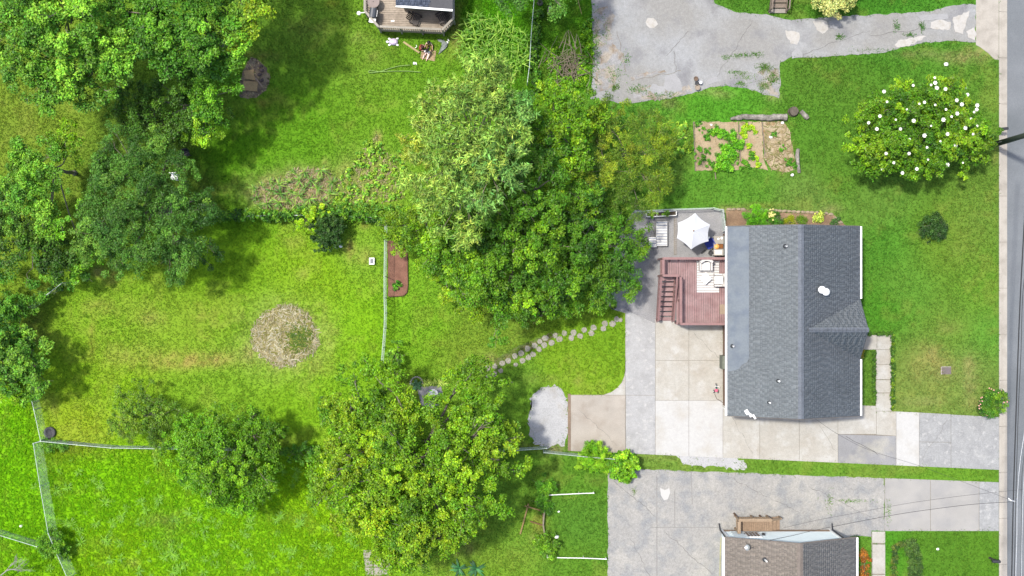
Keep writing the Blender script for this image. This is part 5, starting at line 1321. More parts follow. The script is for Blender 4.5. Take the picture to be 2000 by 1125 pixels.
def mailbox(px, py, rz, label):
    b = P(px, py); r_ = empty("mailbox", b, label, "mailbox", "black mailboxes by the street")
    MB().box((b.x, b.y, .5), (.1, .1, 1.0)).build("post", mat("mailbox_post", (.05, .045, .04)), r_)
    MB().bar((b.x - .2, b.y + .12, .95), (b.x + .2, b.y, .6), .05, .05).build("brace", mat("mailbox_post", (.05, .045, .04)), r_)
    bx_ = MB(); vs = []; fs = []; n = 9
    for s in (-1, 1):
        vs += [Vector((b.x + s * .26, b.y - .09, 1.0)), Vector((b.x + s * .26, b.y + .09, 1.0))]
        for k in range(n): t = math.pi * k / (n - 1); vs.append(Vector((b.x + s * .26, b.y + .09 * math.cos(t), 1.1 + .09 * math.sin(t))))
    m_ = n + 2; loop = [0, 1] + list(range(2, m_))
    for i in range(m_): fs.append((loop[i], loop[(i + 1) % m_], m_ + loop[(i + 1) % m_], m_ + loop[i]))
    fs.append(tuple(loop[::-1])); fs.append(tuple(m_ + i for i in loop))
    bx_.add(vs, fs).build("box", M_DARK, r_); MB().box((b.x + .1, b.y - .1, 1.2), (.03, .015, .12)).build("flag", mat("flag_grey", (.2, .2, .2)), r_)
    r_.rotation_euler.z = rz
mailbox(1947, 256, .12, "black mailbox beside the white-flowered tree"); mailbox(1932, 1089, -.05, "black mailbox on the lower right lawn")

# ---------------------------------------------------------------- loose things on the lawns
def log(label, pts, rs, name="log", m=None):
    rq = random.Random(len(label)); q0 = [P(a, b, 0) + Vector((0, 0, c)) for a, b, c in pts]; qs_, r2 = [], []
    for i in range(len(q0) - 1):
        for k in range(4):
            t = k / 4; qs_.append(q0[i].lerp(q0[i + 1], t) + Vector((0, rq.uniform(-.02, .02), 0))); r2.append((rs[i] * (1 - t) + rs[i + 1] * t) * rq.uniform(.84, 1.12))
    qs_.append(q0[-1]); r2.append(rs[-1])
    return MB().tube(qs_, r2, 9).build(name, m or mat("weathered_log", C(196, 190, 178), coarse=(2, .15), fine=(8, .25), second=C(150, 142, 132), sec=(3, .55, .1), bump=.6, bscale=14), smooth=False, label=label, cat="log")
log("long grey weathered log above the vegetable beds", [(1426, 233, .14), (1440, 231, .15), (1452, 228, .19), (1475, 230, .2), (1500, 231, .21), (1520, 229, .22), (1535, 230, .23)], [.10, .16, .19, .19, .2, .22, .23])
log("short split log lying beside the stump", [(1563, 218, .14), (1571, 226, .14), (1577, 232, .13)], [.15, .17, .14])
q = P(1551, 217, .3); MB().lathe((q.x, q.y, -.02), [(.36, 0), (.31, .15), (.29, .34), (.27, .36), (.1, .37)], 12, jit=.1, seed=4).build("tree_stump", mat("stump_wood", C(128, 118, 104), fine=(9, .3), coarse=(3, .2)), label="round grey tree stump beside the short log", cat="stump")
log("upright-lying grey post at the right of the bare bed", [(1558, 292, .12), (1556, 305, .14), (1558, 322, .12), (1560, 338, .1)], [.12, .15, .12, .1])
log("pale decaying stump wood in the shade by the top fence", [(1073, 14, .15), (1074, 22, .2), (1073, 30, .15)], [.1, .16, .12])
for k, (a, b, lb) in enumerate((((1354.5, 238), (1358, 334), "thin timber edging left of the bushy bed"), ((1443, 243), (1446, 315), "thin timber edging between the bushy bed and the squash"), ((1488, 238), (1494, 305), "thin timber edging left of the bare bed"), ((1394, 318), (1398, 350), "short timber stake line below the bushy bed"))):
    MB().bar(P(*a, .06), P(*b, .06), .05, .1).build("edging_board", M_GWOOD, label=lb, cat="timber")
# stepping stones
M_FLAG = mat("flagstone", C(212, 206, 192), coarse=(2, .12), fine=(12, .15), second=C(194, 186, 168), sec=(2, .55, .1))
sp = MB().ppoly(rough_poly([(946, 715), (985, 690), (1030, 668), (1080, 648), (1100, 650), (1040, 682), (990, 708), (962, 736), (948, 735)], 6, 2, 77), -.05, .004, 0).build("stepping_path", mat("path_soil", C(150, 142, 96), fine=(12, .3), second=C(124, 150, 70), sec=(2, .5, .1)), label="stepping-stone path curving across the lawn to the patio", kind="structure")
stones = [(953, 719, 6), (966, 715, 6), (955, 735, 5.5), (965, 730, 6), (978, 724, 5), (981, 709, 6), (993, 704, 6), (1007, 712, 4.5), (1005, 695, 6), (1020, 704, 6), (1018, 690, 6.5), (1032, 698, 6), (1030, 681, 6), (1041, 692, 6), (1044, 675, 6), (1053, 682, 5.5), (1054, 667, 5.5), (1063, 674, 6),
          (1065, 660, 6.5), (1077, 669, 6), (1084, 655, 5.5), (1093, 662, 6.5), (1102, 651, 6), (1116, 660, 6), (1120, 650, 6.5), (1133, 656, 6), (1141, 644, 6), (1155, 651, 6.5), (1159, 640, 6.5), (1178, 642, 6), (1181, 632, 6), (1196, 632, 6.5), (1204, 623, 6), (1212, 625, 4.5)]
rr = random.Random(31)
for k, (px, py, r_) in enumerate(stones):
    n = rr.choice((6, 7, 8)); a0 = rr.random() * 6
    ring = [(px + r_ * rr.uniform(.82, 1.15) * math.cos(a0 + 6.2832 * i / n), py + r_ * rr.uniform(.82, 1.15) * math.sin(a0 + 6.2832 * i / n)) for i in range(n)]
    MB().ppoly(ring, -.02, .05 + .015 * rr.random(), 0).build("stone", M_FLAG, sp)
# pavers under the big tree at the bottom
pv = MB().ppoly([(709, 1074), (762, 1098), (762, 1124), (714, 1124)], -.05, .012, 0).build("paver_path", M_JOINT, label="few square pavers beneath the yellow-green tree", kind="structure")
for (a, b) in ((710, 1074), (712, 1091), (714, 1108), (730, 1091), (730, 1108), (746, 1106)):
    MB().ppoly([(a, b), (a + 15, b + .4), (a + 15.5, b + 15), (a + .6, b + 15.4)], .013, .06, 0).build("paver", M_FLAG, pv)
# rubble edge stones of the planting bed
for k, x in enumerate(range(1424, 1652, 9)):
    t = (x - 1424) / 228; yy = 409 + (0 if t < .2 else (t - .2) * 12) + (26 * max(0, t - .86) / .14 if t > .86 else 0)
    if x in (1460, 1469, 1478): continue
    q = P(x, yy); MB().blob((q.x, q.y, .06), (.17 * rr.uniform(.7, 1.2), .1, .08), 8, 5, .15, seed=k).build("edging_stone", mat("edging_pale", C(208, 190, 160), coarse=(3, .15)), bpy.data.objects["mulch_bed.001"])
# mulch bed edging strip
mb = MB(); ml = [(796, 485), (797, 560), (795, 572), (788, 578), (760, 580)]
for a, b in zip(ml[:-1], ml[1:]): mb.bar(P(*a, .06), P(*b, .06), .04, .1)
mb.build("bed_edging", mat("edging_brown", C(96, 72, 56)), bpy.data.objects["mulch_bed"])
# cardboard sheets, kettle-shaped pit things
M_CARD = mat("cardboard", C(214, 182, 132), coarse=(3, .06), fine=(18, .14))
def sheet(label, pts, z, m, cat, name, th=.02):
    return MB().ppoly(pts, z, z + th, 0).build(name, m, label=label, cat=cat)
sheet("upper brown cardboard sheet by the ashy soil", [(476, 139), (496, 136), (497, 148), (500, 158), (478, 154), (479, 148)], .09, M_CARD, "cardboard", "cardboard_sheet"); sheet("lower wide brown cardboard sheet by the ashy soil", [(476, 158), (504, 160), (503, 179), (474, 176)], .065, M_CARD, "cardboard", "cardboard_sheet", .016)
mb = MB().bar(P(499, 152, .1), P(513, 170, .1), .07, .05); mb.build("plank", mat("pale_plank", C(206, 180, 160)), label="pale short plank beside the cardboard", cat="plank")
for k, (px, py) in enumerate(((510, 130), (511, 138), (507, 146), (512, 157))):
    q = P(px, py); MB().blob((q.x, q.y, .06), (.16, .12, .1), 8, 5, .2, seed=k + 9).build("fire_stone", mat("sooty_stone", C(120, 104, 100), coarse=(3, .3)), label=("topmost sooty stone of the fire pit", "second sooty stone of the fire pit", "third sooty stone of the fire pit", "lowest sooty stone of the fire pit")[k], cat="stone", group="fire pit stones")
# toys by the deck
q = P(768, 81, .2); ty = empty("turtle_sandbox", q - Vector((0, 0, .2)), "pale purple turtle-shaped toy on the grass", "toy")
M_PURP = mat("lilac_plastic", C(226, 208, 236, 1.6), rough=.5)
MB().lathe((q.x, q.y, .0), [(.3, 0), (.3, .15), (.22, .25), (.08, .28)], 12, sy=.75).build("shell", M_PURP, ty)
for k, (dx, dy) in enumerate(((-.26, .2), (.26, .22), (-.26, -.2), (.26, -.2))): MB().blob((q.x + dx, q.y + dy, .07), (.1, .07, .06), 8, 5, .05, k).build("flipper", M_WHITE, ty)
MB().blob((q.x - .38, q.y, .1), (.11, .09, .09), 8, 5, .05, 7).build("head", M_WHITE, ty)
MB().bar(P(788, 82, .1), P(819, 103, .1), .12, .1).build("timber_beam", mat("yellow_timber", C(226, 206, 150), fine=(9, .1)), label="pale yellow timber beam lying on the grass", cat="beam")
sheet("tan cardboard mat under the children", [(823, 101), (833, 99), (852, 99), (851, 108), (849, 120), (836, 117), (821, 114)], .03, mat("cardboard_tan", C(214, 184, 144), fine=(18, .08)), "cardboard", "cardboard_sheet")
cs_ = [(853, 77), (861, 76), (866, 78), (870, 82), (875, 86), (873, 92), (868, 98), (862, 103), (856, 107), (858, 101), (860, 95), (863, 90), (863, 84), (857, 81)]
v_ = [P(a, b, .0) + Vector((0, 0, .05 + .12 * (k in (3, 4, 5, 11, 12)))) for k, (a, b) in enumerate(cs_)]
mb = MB(); n_ = len(cs_)
for i in range(6): mb.add([v_[i], v_[i + 1], v_[n_ - 2 - i], v_[n_ - 1 - i], v_[i] - Vector((0, 0, .02)), v_[i + 1] - Vector((0, 0, .02)), v_[n_ - 2 - i] - Vector((0, 0, .02)), v_[n_ - 1 - i] - Vector((0, 0, .02))], [(0, 1, 2, 3), (7, 6, 5, 4), (0, 4, 5, 1), (2, 6, 7, 3)])
mb.build("plastic_sheet", mat("grey_plastic", C(184, 194, 190), rough=.5), smooth=True, label="curved pale grey plastic sheet on the grass", cat="sheet")
for k, (px, py, lb) in enumerate(((809, 124, "white box lying where the green hose ends"), (813, 124.5, "small white cup next to the box by the hose"), (876, 79, "white scrap near the deck corner, upper one"), (874, 83, "white scrap near the deck corner, lower one"))):
    q = P(px, py); MB().box((q.x, q.y, .06), (.14 if k == 0 else .07, .17, .12), rz=.2 * k, taper=.85).build(("small_box", "cup", "paper_scrap", "paper_scrap")[k], M_WHITE, label=lb, cat=("box", "cup", "paper", "paper")[k])
hp = [(801, 127), (780, 129), (760, 134), (745, 139), (728, 142), (720, 141), (722, 138), (732, 139), (745, 140), (765, 139), (800, 139), (822, 141)]
wire("thin pale green garden hose looped on the lawn", [(a, b, .11) for a, b in hp], .03, mat("green_hose", C(170, 214, 110), rough=.5), "garden_hose"); bpy.data.objects["garden_hose.001"]["category"] = "hose"; del bpy.data.objects["garden_hose.001"]["group"]
# framed box, tyre, lids and small litter
q = P(726, 510, .3); fb = empty("cold_frame", q - Vector((0, 0, .3)), "white-framed box with grey lid near the fence", "box")
MB().box((q.x, q.y, .15), (.34, .44, .3)).build("body", M_WHITE, fb); MB().box((q.x, q.y, .31), (.2, .3, .03)).build("lid", mat("lid_grey", C(170, 172, 176)), fb)
q = P(97, 845, .15); tr = empty("old_tyre", q - Vector((0, 0, .15)), "old black tyre lying flat by the fence corner", "tyre")
MB().lathe((q.x, q.y, .01), [(.22, .02), (.34, .0), (.38, .05), (.38, .17), (.34, .21), (.24, .2), (.21, .12)], 22).build("tyre", mat("rubber", (.06, .06, .063), rough=.9), tr, smooth=True); MB().lathe((q.x, q.y, .02), [(.215, .0), (.21, .1), (.12, .07), (.1, .02)], 16).build("rim", mat("rusty_rim", C(120, 114, 108)), tr)
for k, (px, py, r_, lb) in enumerate(((1831, 1072, .1, "white lump on the lower right lawn"), (42, 1027, .12, "white stone on the lower left lawn"), (604, 449, .1, "white stone left of the dark round shrub"), (666, 481, .12, "white stone right of the dark round shrub"), (1505, 268, .13, "white stone on the bare garden bed"), (1389, 244, .09, "white stone at the top of the bushy bed"), (1547, 342, .12, "white stone below the bare bed"), (1528, 240, .12, "pale stone at the end of the long log"), (1847, 126, .16, "white pan on the grass above the flowering tree"), (905, 998 + 1, .0, ""), (1091, 999, .08, "white ball on the small lawn"), (1087, 1048, .15, "cream stone on the small lawn"), (714, 730, .15, "white stone at the fence end by the large tree"))):
    if r_ <= 0: continue
    q = P(px, py); MB().blob((q.x, q.y, r_ * .5), (r_, r_ * .8, r_ * .6), 8, 5, .14, seed=k).build("white_stone" if "ball" not in lb else "ball", mat("stone_white", (.7, .7, .67)), label=lb, cat="stone" if "ball" not in lb else "ball")
q = P(1848, 724); cv = MB().box((q.x, q.y, .02), (.62, .46, .05)).build("meter_cover", mat("cover_brown", C(150, 138, 136), fine=(20, .15)), label="brown meter cover set in the front lawn", cat="cover")
MB().box((q.x - .335, q.y, .025), (.05, .5, .06)).build("rim", M_KERB, cv); MB().box((q.x, q.y + .255, .025), (.6, .045, .06)).build("rim", M_KERB, cv)
q = P(1297, 0)
# white statue/fountain on the small gravel bed and ring of stones
q = P(847, 769, .4); sf = empty("bird_bath", q - Vector((0, 0, .4)), "white bird bath on the small gravel bed", "bird bath")
MB().lathe((q.x, q.y, .0), [(.2, 0), (.12, .08), (.08, .3), (.1, .55), (.3, .68), (.32, .74), (.25, .7)], 16).build("basin", M_WHITE, sf); MB().blob((q.x + .07, q.y - .12, .72), (.08, .1, .05), 8, 5, .05).build("water_bowl", mat("bath_grey", C(150, 156, 156)), sf)
ORD = ['first', 'second', 'third', 'fourth', 'fifth', 'sixth', 'seventh', 'eighth', 'ninth', 'tenth', 'eleventh', 'twelfth', 'thirteenth', 'fourteenth']
for k, t in enumerate(np.linspace(2.9, 6.2, 13)):
    q = P(814 + 12 * math.cos(t), 750 + 14 * math.sin(t)); MB().blob((q.x, q.y, .05), (.075, .065, .06), 7, 4, .1, seed=k).build("ring_stone", mat("ring_white", C(214, 212, 196)), label=ORD[k] + " white stone from the left in the half ring around the hosta", cat="stone", group="white ring stones around the hosta")
# dark and white things in the shade left of the lawn
q = P(363, 300, .4); dc = empty("garden_chair", q - Vector((0, 0, .4)), "black plastic chair in the shade of the dark tree", "chair")
MB().box((q.x, q.y, .42), (.45, .42, .05), rz=.4).build("seat", M_DARK, dc); MB().bar((q.x - .2, q.y + .2, .65), (q.x + .15, q.y + .28, .65), .05, .5).build("backrest", M_DARK, dc)
for k in range(4): t = .4 + math.pi / 4 + k * math.pi / 2; MB().box((q.x + .26 * math.cos(t), q.y + .26 * math.sin(t), .2), (.04, .04, .4)).build("leg", M_DARK, dc)
q = P(341, 345, .4); dc = empty("garden_chair", q - Vector((0, 0, .4)), "white plastic chair in the shade of the dark tree", "chair")
MB().box((q.x, q.y, .42), (.45, .42, .05), rz=-.2).build("seat", M_WHITE, dc); MB().bar((q.x - .22, q.y + .2, .65), (q.x + .2, q.y + .22, .65), .05, .5).build("backrest", M_WHITE, dc)
for k in range(4): t = -.2 + math.pi / 4 + k * math.pi / 2; MB().box((q.x + .26 * math.cos(t), q.y + .26 * math.sin(t), .2), (.04, .04, .4)).build("leg", M_WHITE, dc)
# brush pile
bpile = empty("brush_pile", P(1110, 125), "pile of grey cut branches beside the asphalt", "brush pile")
mb = MB(); rr = random.Random(8)
for k in range(95):
    a = P(1112 + rr.gauss(0, 20), 128 + rr.gauss(0, 15)); t = rr.random() * 3.14; l = rr.uniform(.5, 1.5); z = rr.uniform(.05, .5)
    d = Vector((math.cos(t), math.sin(t), rr.uniform(-.2, .2))) * l / 2; m_ = Vector((rr.uniform(-.1, .1), rr.uniform(-.1, .1), .05))
    mb.tube([(a.x - d.x, a.y - d.y, max(.03, z - d.z)), (a.x + m_.x, a.y + m_.y, z + .05), (a.x + d.x, a.y + d.y, max(.03, z + d.z))], [rr.uniform(.015, .03), .018, .008], 5, cap=False)
mb.build("branches", mat("brush_grey", C(168, 156, 132), fine=(9, .2)), bpile, kind="stuff")
for k, (a, b) in enumerate((((1108, 60), (1098, 105)), ((1110, 58), (1112, 90)), ((1113, 60), (1126, 96)), ((1126, 66), (1122, 92)), ((1128, 68), (1136, 105)), ((1106, 62), (1092, 94)), ((1070, 135), (1116, 110)))):
    MB().tube([P(*a, .35), P((a[0] + b[0]) / 2 + 1, (a[1] + b[1]) / 2, .5), P(*b, .4)], [.012, .025, .035], 5).build("long_branch", MATS["brush_grey"], bpile)
MB().tube([P(1128, -5, .3), P(1132, 12, .3), P(1136, 28, .2)], [.03, .025, .02], 5).build("stick", mat("stick_tan", C(196, 180, 120)), label="long tan stick at the top by the asphalt", cat="stick")

# ---------------------------------------------------------------- children on the cardboard
M_SKIN = mat("skin", (.52, .33, .24), rough=.6, coarse=(3, .03), fine=(20, .03))
def skin_mesh(name, joints, edges, parent, material, loc, rz, sub=2):
    """joints: name -> (x, y, z, r); one continuous skinned surface"""
    names = list(joints); Mx = Matrix.Rotation(rz, 3, 'Z')
    vs = [Mx @ Vector(joints[k][:3]) for k in names]
    me = bpy.data.meshes.new(name + "_rig"); me.from_pydata([tuple(v) for v in vs], [(names.index(a), names.index(b)) for a, b in edges], [])
    o = bpy.data.objects.new(name + "_rig", me); COL.objects.link(o)
    md = o.modifiers.new("skin", 'SKIN'); md.use_smooth_shade = True
    sv = me.skin_vertices[0].data
    for i, k in enumerate(names): sv[i].radius = (joints[k][3], joints[k][3]); sv[i].use_root = (i == 0)
    o.modifiers.new("sub", 'SUBSURF').levels = sub
    dg = bpy.context.evaluated_depsgraph_get(); dg.update()
    res = bpy.data.meshes.new_from_object(o.evaluated_get(dg))
    bpy.data.objects.remove(o); res.name = name
    res.materials.clear(); res.materials.append(material)
    out = bpy.data.objects.new(name, res); COL.objects.link(out)
    if parent: out.parent = parent
    else: out.location = loc
    return out
def child(label, px, py, rz, J, shirt, pants, hair, hair_long=False, legs_long=True):
    """J overrides joints of a seated child, facing -y before rotation"""
    base = P(px, py, .3); loc = Vector((base.x, base.y, .045))
    S = dict(pelvis=(0, .0, .11, .10), waist=(0, -.01, .22, .085), chest=(0, -.03, .36, .10), neck=(0, -.04, .47, .042), head=(0, -.05, .58, .092), crown=(0, -.04, .67, .075), nose=(0, -.145, .575, .012),
             sh_l=(.12, -.03, .42, .042), el_l=(.2, -.13, .28, .034), wr_l=(.16, -.28, .2, .026), pa_l=(.15, -.33, .18, .022), sh_r=(-.12, -.03, .42, .042), el_r=(-.2, -.13, .28, .034), wr_r=(-.16, -.28, .2, .026), pa_r=(-.15, -.33, .18, .022),
             hip_l=(.08, -.03, .1, .08), kn_l=(.17, -.27, .2, .056), an_l=(.1, -.46, .06, .036), to_l=(.1, -.58, .05, .028), hip_r=(-.08, -.03, .1, .08), kn_r=(-.17, -.27, .2, .056), an_r=(-.1, -.46, .06, .036), to_r=(-.1, -.58, .05, .028))
    S.update(J)
    for s in ('l', 'r'):
        w, p = Vector(S['wr_' + s][:3]), Vector(S['pa_' + s][:3]); d = (p - w).normalized(); sd = d.cross(Vector((0, 0, 1))).normalized()
        for k, (off, l) in enumerate(((-.024, .055), (-.008, .068), (.008, .064), (.024, .05))):
            t = p + sd * off + d * l - Vector((0, 0, .015)); S[f'f{k}_{s}'] = (*t, .0085)
        t = w + d * .02 + sd * (.05 if s == 'l' else -.05); S['th_' + s] = (*t, .009)
    E = [('pelvis', 'waist'), ('waist', 'chest'), ('chest', 'neck'), ('neck', 'head'), ('head', 'crown'), ('head', 'nose')]
    for s in ('l', 'r'):
        E += [('chest', 'sh_' + s), ('sh_' + s, 'el_' + s), ('el_' + s, 'wr_' + s), ('wr_' + s, 'pa_' + s), ('wr_' + s, 'th_' + s), ('pelvis', 'hip_' + s), ('hip_' + s, 'kn_' + s), ('kn_' + s, 'an_' + s), ('an_' + s, 'to_' + s)]
        E += [('pa_' + s, f'f{k}_{s}') for k in range(4)]
    body = skin_mesh("person", S, E, None, M_SKIN, loc, rz)
    tag(body, label, "person", "children on the cardboard")
    g = lambda k, r: (*S[k][:3], S[k][3] + r)
    mid = lambda a, b, t, r: (*(Vector(S[a][:3]).lerp(Vector(S[b][:3]), t)), r)
    Sh = {'chest': g('chest', .014), 'waist': g('waist', .016), 'pelvis': g('pelvis', .006)}
    Es = [('chest', 'waist'), ('waist', 'pelvis')]
    Pn = {'pelvis': g('pelvis', .012)}; Ep = []
    for s in ('l', 'r'):
        Sh['sh_' + s] = g('sh_' + s, .014); Sh['el_' + s] = mid('sh_' + s, 'el_' + s, .75, .05); Es += [('chest', 'sh_' + s), ('sh_' + s, 'el_' + s)]
        Pn['hip_' + s] = g('hip_' + s, .012); Pn['kn_' + s] = g('kn_' + s, .012); Ep += [('pelvis', 'hip_' + s), ('hip_' + s, 'kn_' + s)]
        if legs_long: Pn['an_' + s] = mid('kn_' + s, 'an_' + s, .9, .046); Ep += [('kn_' + s, 'an_' + s)]
    skin_mesh("shirt", Sh, Es, body, shirt, loc, rz); skin_mesh("trousers", Pn, Ep, body, pants, loc, rz)
    hd = Vector(S['head'][:3]); up = (Vector(S['crown'][:3]) - hd).normalized(); Mx = Matrix.Rotation(rz, 3, 'Z')
    hb_ = MB(); hb_.blob(Mx @ (hd + up * .045 + Vector((0, .022, 0))) + loc, (.112, .112, .1), 14, 8, .05, 3)
    if hair_long: hb_.tube([Mx @ (hd + Vector((0, .08, .03))) + loc, Mx @ (hd + Vector((.06, .2, -.02))) + loc, Mx @ (hd + Vector((.12, .28, -.1))) + loc], [.05, .045, .015], 8)
    hb_.build("hair", hair, body, smooth=True)
    for s in (-1, 1): MB().blob(Mx @ (hd + Vector((s * .034, -.086, .012))) + loc, (.012, .01, .01), 8, 5, 0).build("eye", M_DARK, body)
    MB().blob(Mx @ (hd + Vector((0, -.088, -.04))) + loc, (.024, .01, .008), 8, 5, 0).build("mouth", mat("lips", (.35, .12, .1)), body)
    return body
M_BLKHAIR = mat("black_hair", (.012, .011, .011), rough=.5); M_REDHAIR = mat("dark_red_hair", (.05, .014, .012), rough=.5)
M_OLIVE = mat("olive_cloth", (.16, .12, .035), rough=.9); M_TANSH = mat("tan_cloth", (.56, .42, .28), rough=.9); M_REDSH = mat("red_cloth", (.26, .045, .03), rough=.9); M_WHSH = mat("white_cloth", (.7, .66, .64), rough=.9); M_PKSH = mat("pale_pink_cloth", (.66, .52, .48), rough=.9); M_DKP = mat("dark_cloth", (.03, .03, .035), rough=.9)
child("black-haired child in tan top sitting above the cardboard", 838, 84, .0, {'pa_l': (.22, -.4, .14, .022), 'wr_l': (.21, -.34, .16, .026), 'el_l': (.22, -.18, .26, .034), 'pa_r': (-.3, -.24, .2, .022), 'wr_r': (-.27, -.2, .22, .026), 'el_r': (-.21, -.08, .3, .034)}, M_TANSH, M_OLIVE, M_BLKHAIR)
child("child in red bending over at the left of the cardboard", 820, 93, 1.5, {'chest': (0, -.1, .33, .1), 'neck': (0, -.15, .42, .042), 'head': (0, -.2, .5, .092), 'crown': (0, -.22, .59, .075), 'nose': (0, -.29, .48, .012)}, M_REDSH, M_DKP, M_REDHAIR)
child("child in white with black ponytail sitting on the cardboard", 835, 100, -.25, {'kn_l': (.12, -.27, .14, .056), 'an_l': (.06, -.52, .06, .036), 'to_l': (.06, -.62, .07, .028), 'kn_r': (-.14, -.25, .14, .056), 'an_r': (-.2, -.5, .06, .036), 'to_r': (-.2, -.6, .07, .028)}, M_WHSH, M_PKSH, M_BLKHAIR, hair_long=True)
q = P(813, 91); MB().tube([(q.x, q.y + .1, .05), (q.x + .04, q.y, .05), (q.x - .02, q.y - .08, .05), (q.x - .08, q.y - .08, .05)], .025, 6).build("paper_strip", M_WHITE, label="white curled strip left of the child in red", cat="paper")

# ---------------------------------------------------------------- trees
DKG = [L(54, 96, 22), L(72, 118, 28), L(94, 142, 36)]
OLV = [L(60, 108, 34), L(86, 140, 44), L(116, 168, 56)]
MID = [L(60, 116, 26), L(86, 148, 34), L(114, 176, 42)]
BRT = [L(78, 136, 34), L(108, 170, 42), L(134, 196, 54)]
LIME = [L(84, 140, 18), L(122, 176, 20), L(158, 200, 26)]
YEL = [L(98, 148, 16), L(130, 172, 20), L(160, 188, 28)]
PINE = [L(116, 160, 66), L(140, 184, 78), L(168, 206, 88)]
PINEB = [L(100, 156, 74), L(124, 178, 86), L(150, 198, 94)]
PALE = [L(176, 196, 110), L(200, 214, 132), L(218, 226, 150)]
MAG = [L(62, 114, 14), L(94, 148, 18), L(128, 174, 26)]
BLG = [L(70, 124, 34), L(94, 152, 40), L(118, 174, 48)]

tree("broadleaf_tree", "large bright green tree filling the top left corner", [(95, 70, 105, 10.5, .6, 0), (200, 100, 72, 9.6, .6, 0), (65, 140, 58, 8.6, .6, 2), (175, 165, 55, 8.2, .6, 2), (30, 20, 90, 10.5, .5, 0), (230, 15, 70, 9.0, .6, 1), (120, 5, 90, 11, .5, 0)],
     [BRT, MID, BLG], leaf=(.24, .13), dens=6.5, crad=0.34, n=58, gap=.34, r0=.36, nlimb=50, seed=101, gscale=1.3)
tree("broadleaf_tree", "tall dark tree with lime tips at the top, right of the corner tree", [(380, 40, 95, 9.6, .65, 0), (330, 90, 65, 9.0, .6, 0), (440, 20, 62, 9, .6, 1), (290, 40, 60, 7.6, .6, 2), (400, 105, 45, 7.5, .6, 0), (480, -10, 45, 9.5, .5, 1), (318, -150, 95, 13.5, .6, 0), (405, -140, 74, 13, .6, 0)],
     [MID, [L(80, 130, 30), L(112, 160, 40), L(140, 178, 30)], DKG], leaf=(.24, .13), dens=6, crad=0.34, n=56, gap=.38, r0=.34, nlimb=44, seed=102, gscale=1.4)
tree("broadleaf_tree", "tree with bright lime right side above the dark shade", [(350, 195, 80, 5.6, .55, 1), (415, 180, 52, 6.6, .6, 0), (300, 240, 62, 4.6, .5, 1), (400, 240, 46, 5.2, .5, 0), (255, 200, 45, 4.2, .5, 1)],
     [[L(70, 130, 26), L(104, 166, 28), L(136, 194, 30)], DKG], leaf=(.2, .11), dens=6.5, crad=0.30, n=56, gap=.3, r0=.24, nlimb=36, seed=103)
tree("airy_tree", "airy pale green tree against the left edge", [(70, 318, 54, 6.8, .6, 0), (40, 365, 55, 6.8, .6, 0), (95, 400, 45, 6.4, .6, 0), (30, 305, 30, 6.2, .5, 0), (100, 440, 30, 5.8, .6, 1), (128, 300, 40, 4.6, .5, 2), (160, 495, 26, 3.6, .5, 1)],
     [BRT, [L(96, 160, 30), L(124, 190, 40)], LIME], leaf=(.19, .12), dens=6, crad=0.29, n=60, gap=.36, r0=.2, nlimb=36, seed=104, flat=.5)
tree("fine_leaved_tree", "large dark olive-green tree left of the shaded lawn", [(270, 400, 122, 7.4, .55, 0), (340, 430, 85, 6.4, .55, 1), (250, 320, 85, 6.6, .55, 0), (350, 490, 55, 4.8, .5, 1), (200, 470, 62, 6.2, .55, 0), (385, 390, 38, 4.4, .5, 1), (250, 490, 58, 5.2, .5, 0), (330, 290, 30, 4.4, .5, 2)],
     [OLV, [L(54, 100, 32), L(76, 128, 38), L(100, 152, 46)], DKG], leaf=(.2, .07), dens=6.2, crad=0.31, n=72, gap=.28, r0=.3, nlimb=50, seed=105)
tree("ivy_tree", "dark glossy tree mass on the left edge below the airy tree", [(40, 470, 72, 4.8, .5, 0), (100, 500, 52, 4.2, .5, 0), (20, 410, 52, 4.6, .5, 0), (60, 525, 40, 3.4, .5, 1), (135, 530, 32, 2.8, .5, 1), (10, 515, 34, 3.6, .5, 1)],
     [DKG, MID], leaf=(.22, .13), dens=6.2, crad=0.30, n=54, gap=.28, r0=.2, nlimb=24, seed=106)
tree("vine_thicket", "leafy vine thicket over the fence at the left edge", [(30, 605, 42, 2.6, .5, 0), (60, 590, 24, 2.2, .6, 1), (10, 640, 48, 3.2, .6, 0), (30, 670, 32, 3.0, .6, 0), (-15, 610, 40, 3, .5, 0)], [MID, BRT], leaf=(.2, .1), dens=7, crad=0.26, n=52, gap=.24, r0=.09, nlimb=18, seed=107, cat="shrub")
tree("broadleaf_tree", "green tree with yellow lower leaves on the left edge", [(45, 715, 55, 4.4, .6, 0), (15, 700, 50, 4.4, .6, 0), (70, 735, 32, 3.8, .6, 1), (15, 765, 34, 3.4, .6, 2), (50, 765, 26, 3.0, .6, 1), (60, 670, 26, 3.2, .5, 0)], [BLG, BRT, YEL], leaf=(.22, .14), dens=6.2, crad=0.27, n=52, gap=.3, r0=.15, nlimb=28, seed=108)
tree("pine_tree", "tall pale green pine in the middle of the picture", [(920, 255, 92, 12.5, .5, 0), (870, 330, 72, 11.5, .5, 0), (955, 330, 72, 11.8, .5, 1), (935, 195, 70, 11, .5, 0), (860, 225, 58, 10.4, .5, 0), (990, 240, 50, 10.8, .5, 1), (890, 410, 62, 9.8, .5, 0), (965, 160, 44, 9.4, .5, 0), (835, 370, 42, 9, .5, 0), (825, 290, 40, 8.6, .5, 2)],
     [PINE, PINEB, [L(150, 180, 66), L(180, 206, 76)]], leaf=(.28, .062), dens=17, crad=.24, n=24, gap=.26, puff=.4, pd=2.6, fill=4, leafk=1, nk=1, r0=.3, nlimb=120, seed=109, bark=M_BARK_PALE, cat="pine tree", twig=.7, shell=.85, spray=.92, up=.35, flat=.85)
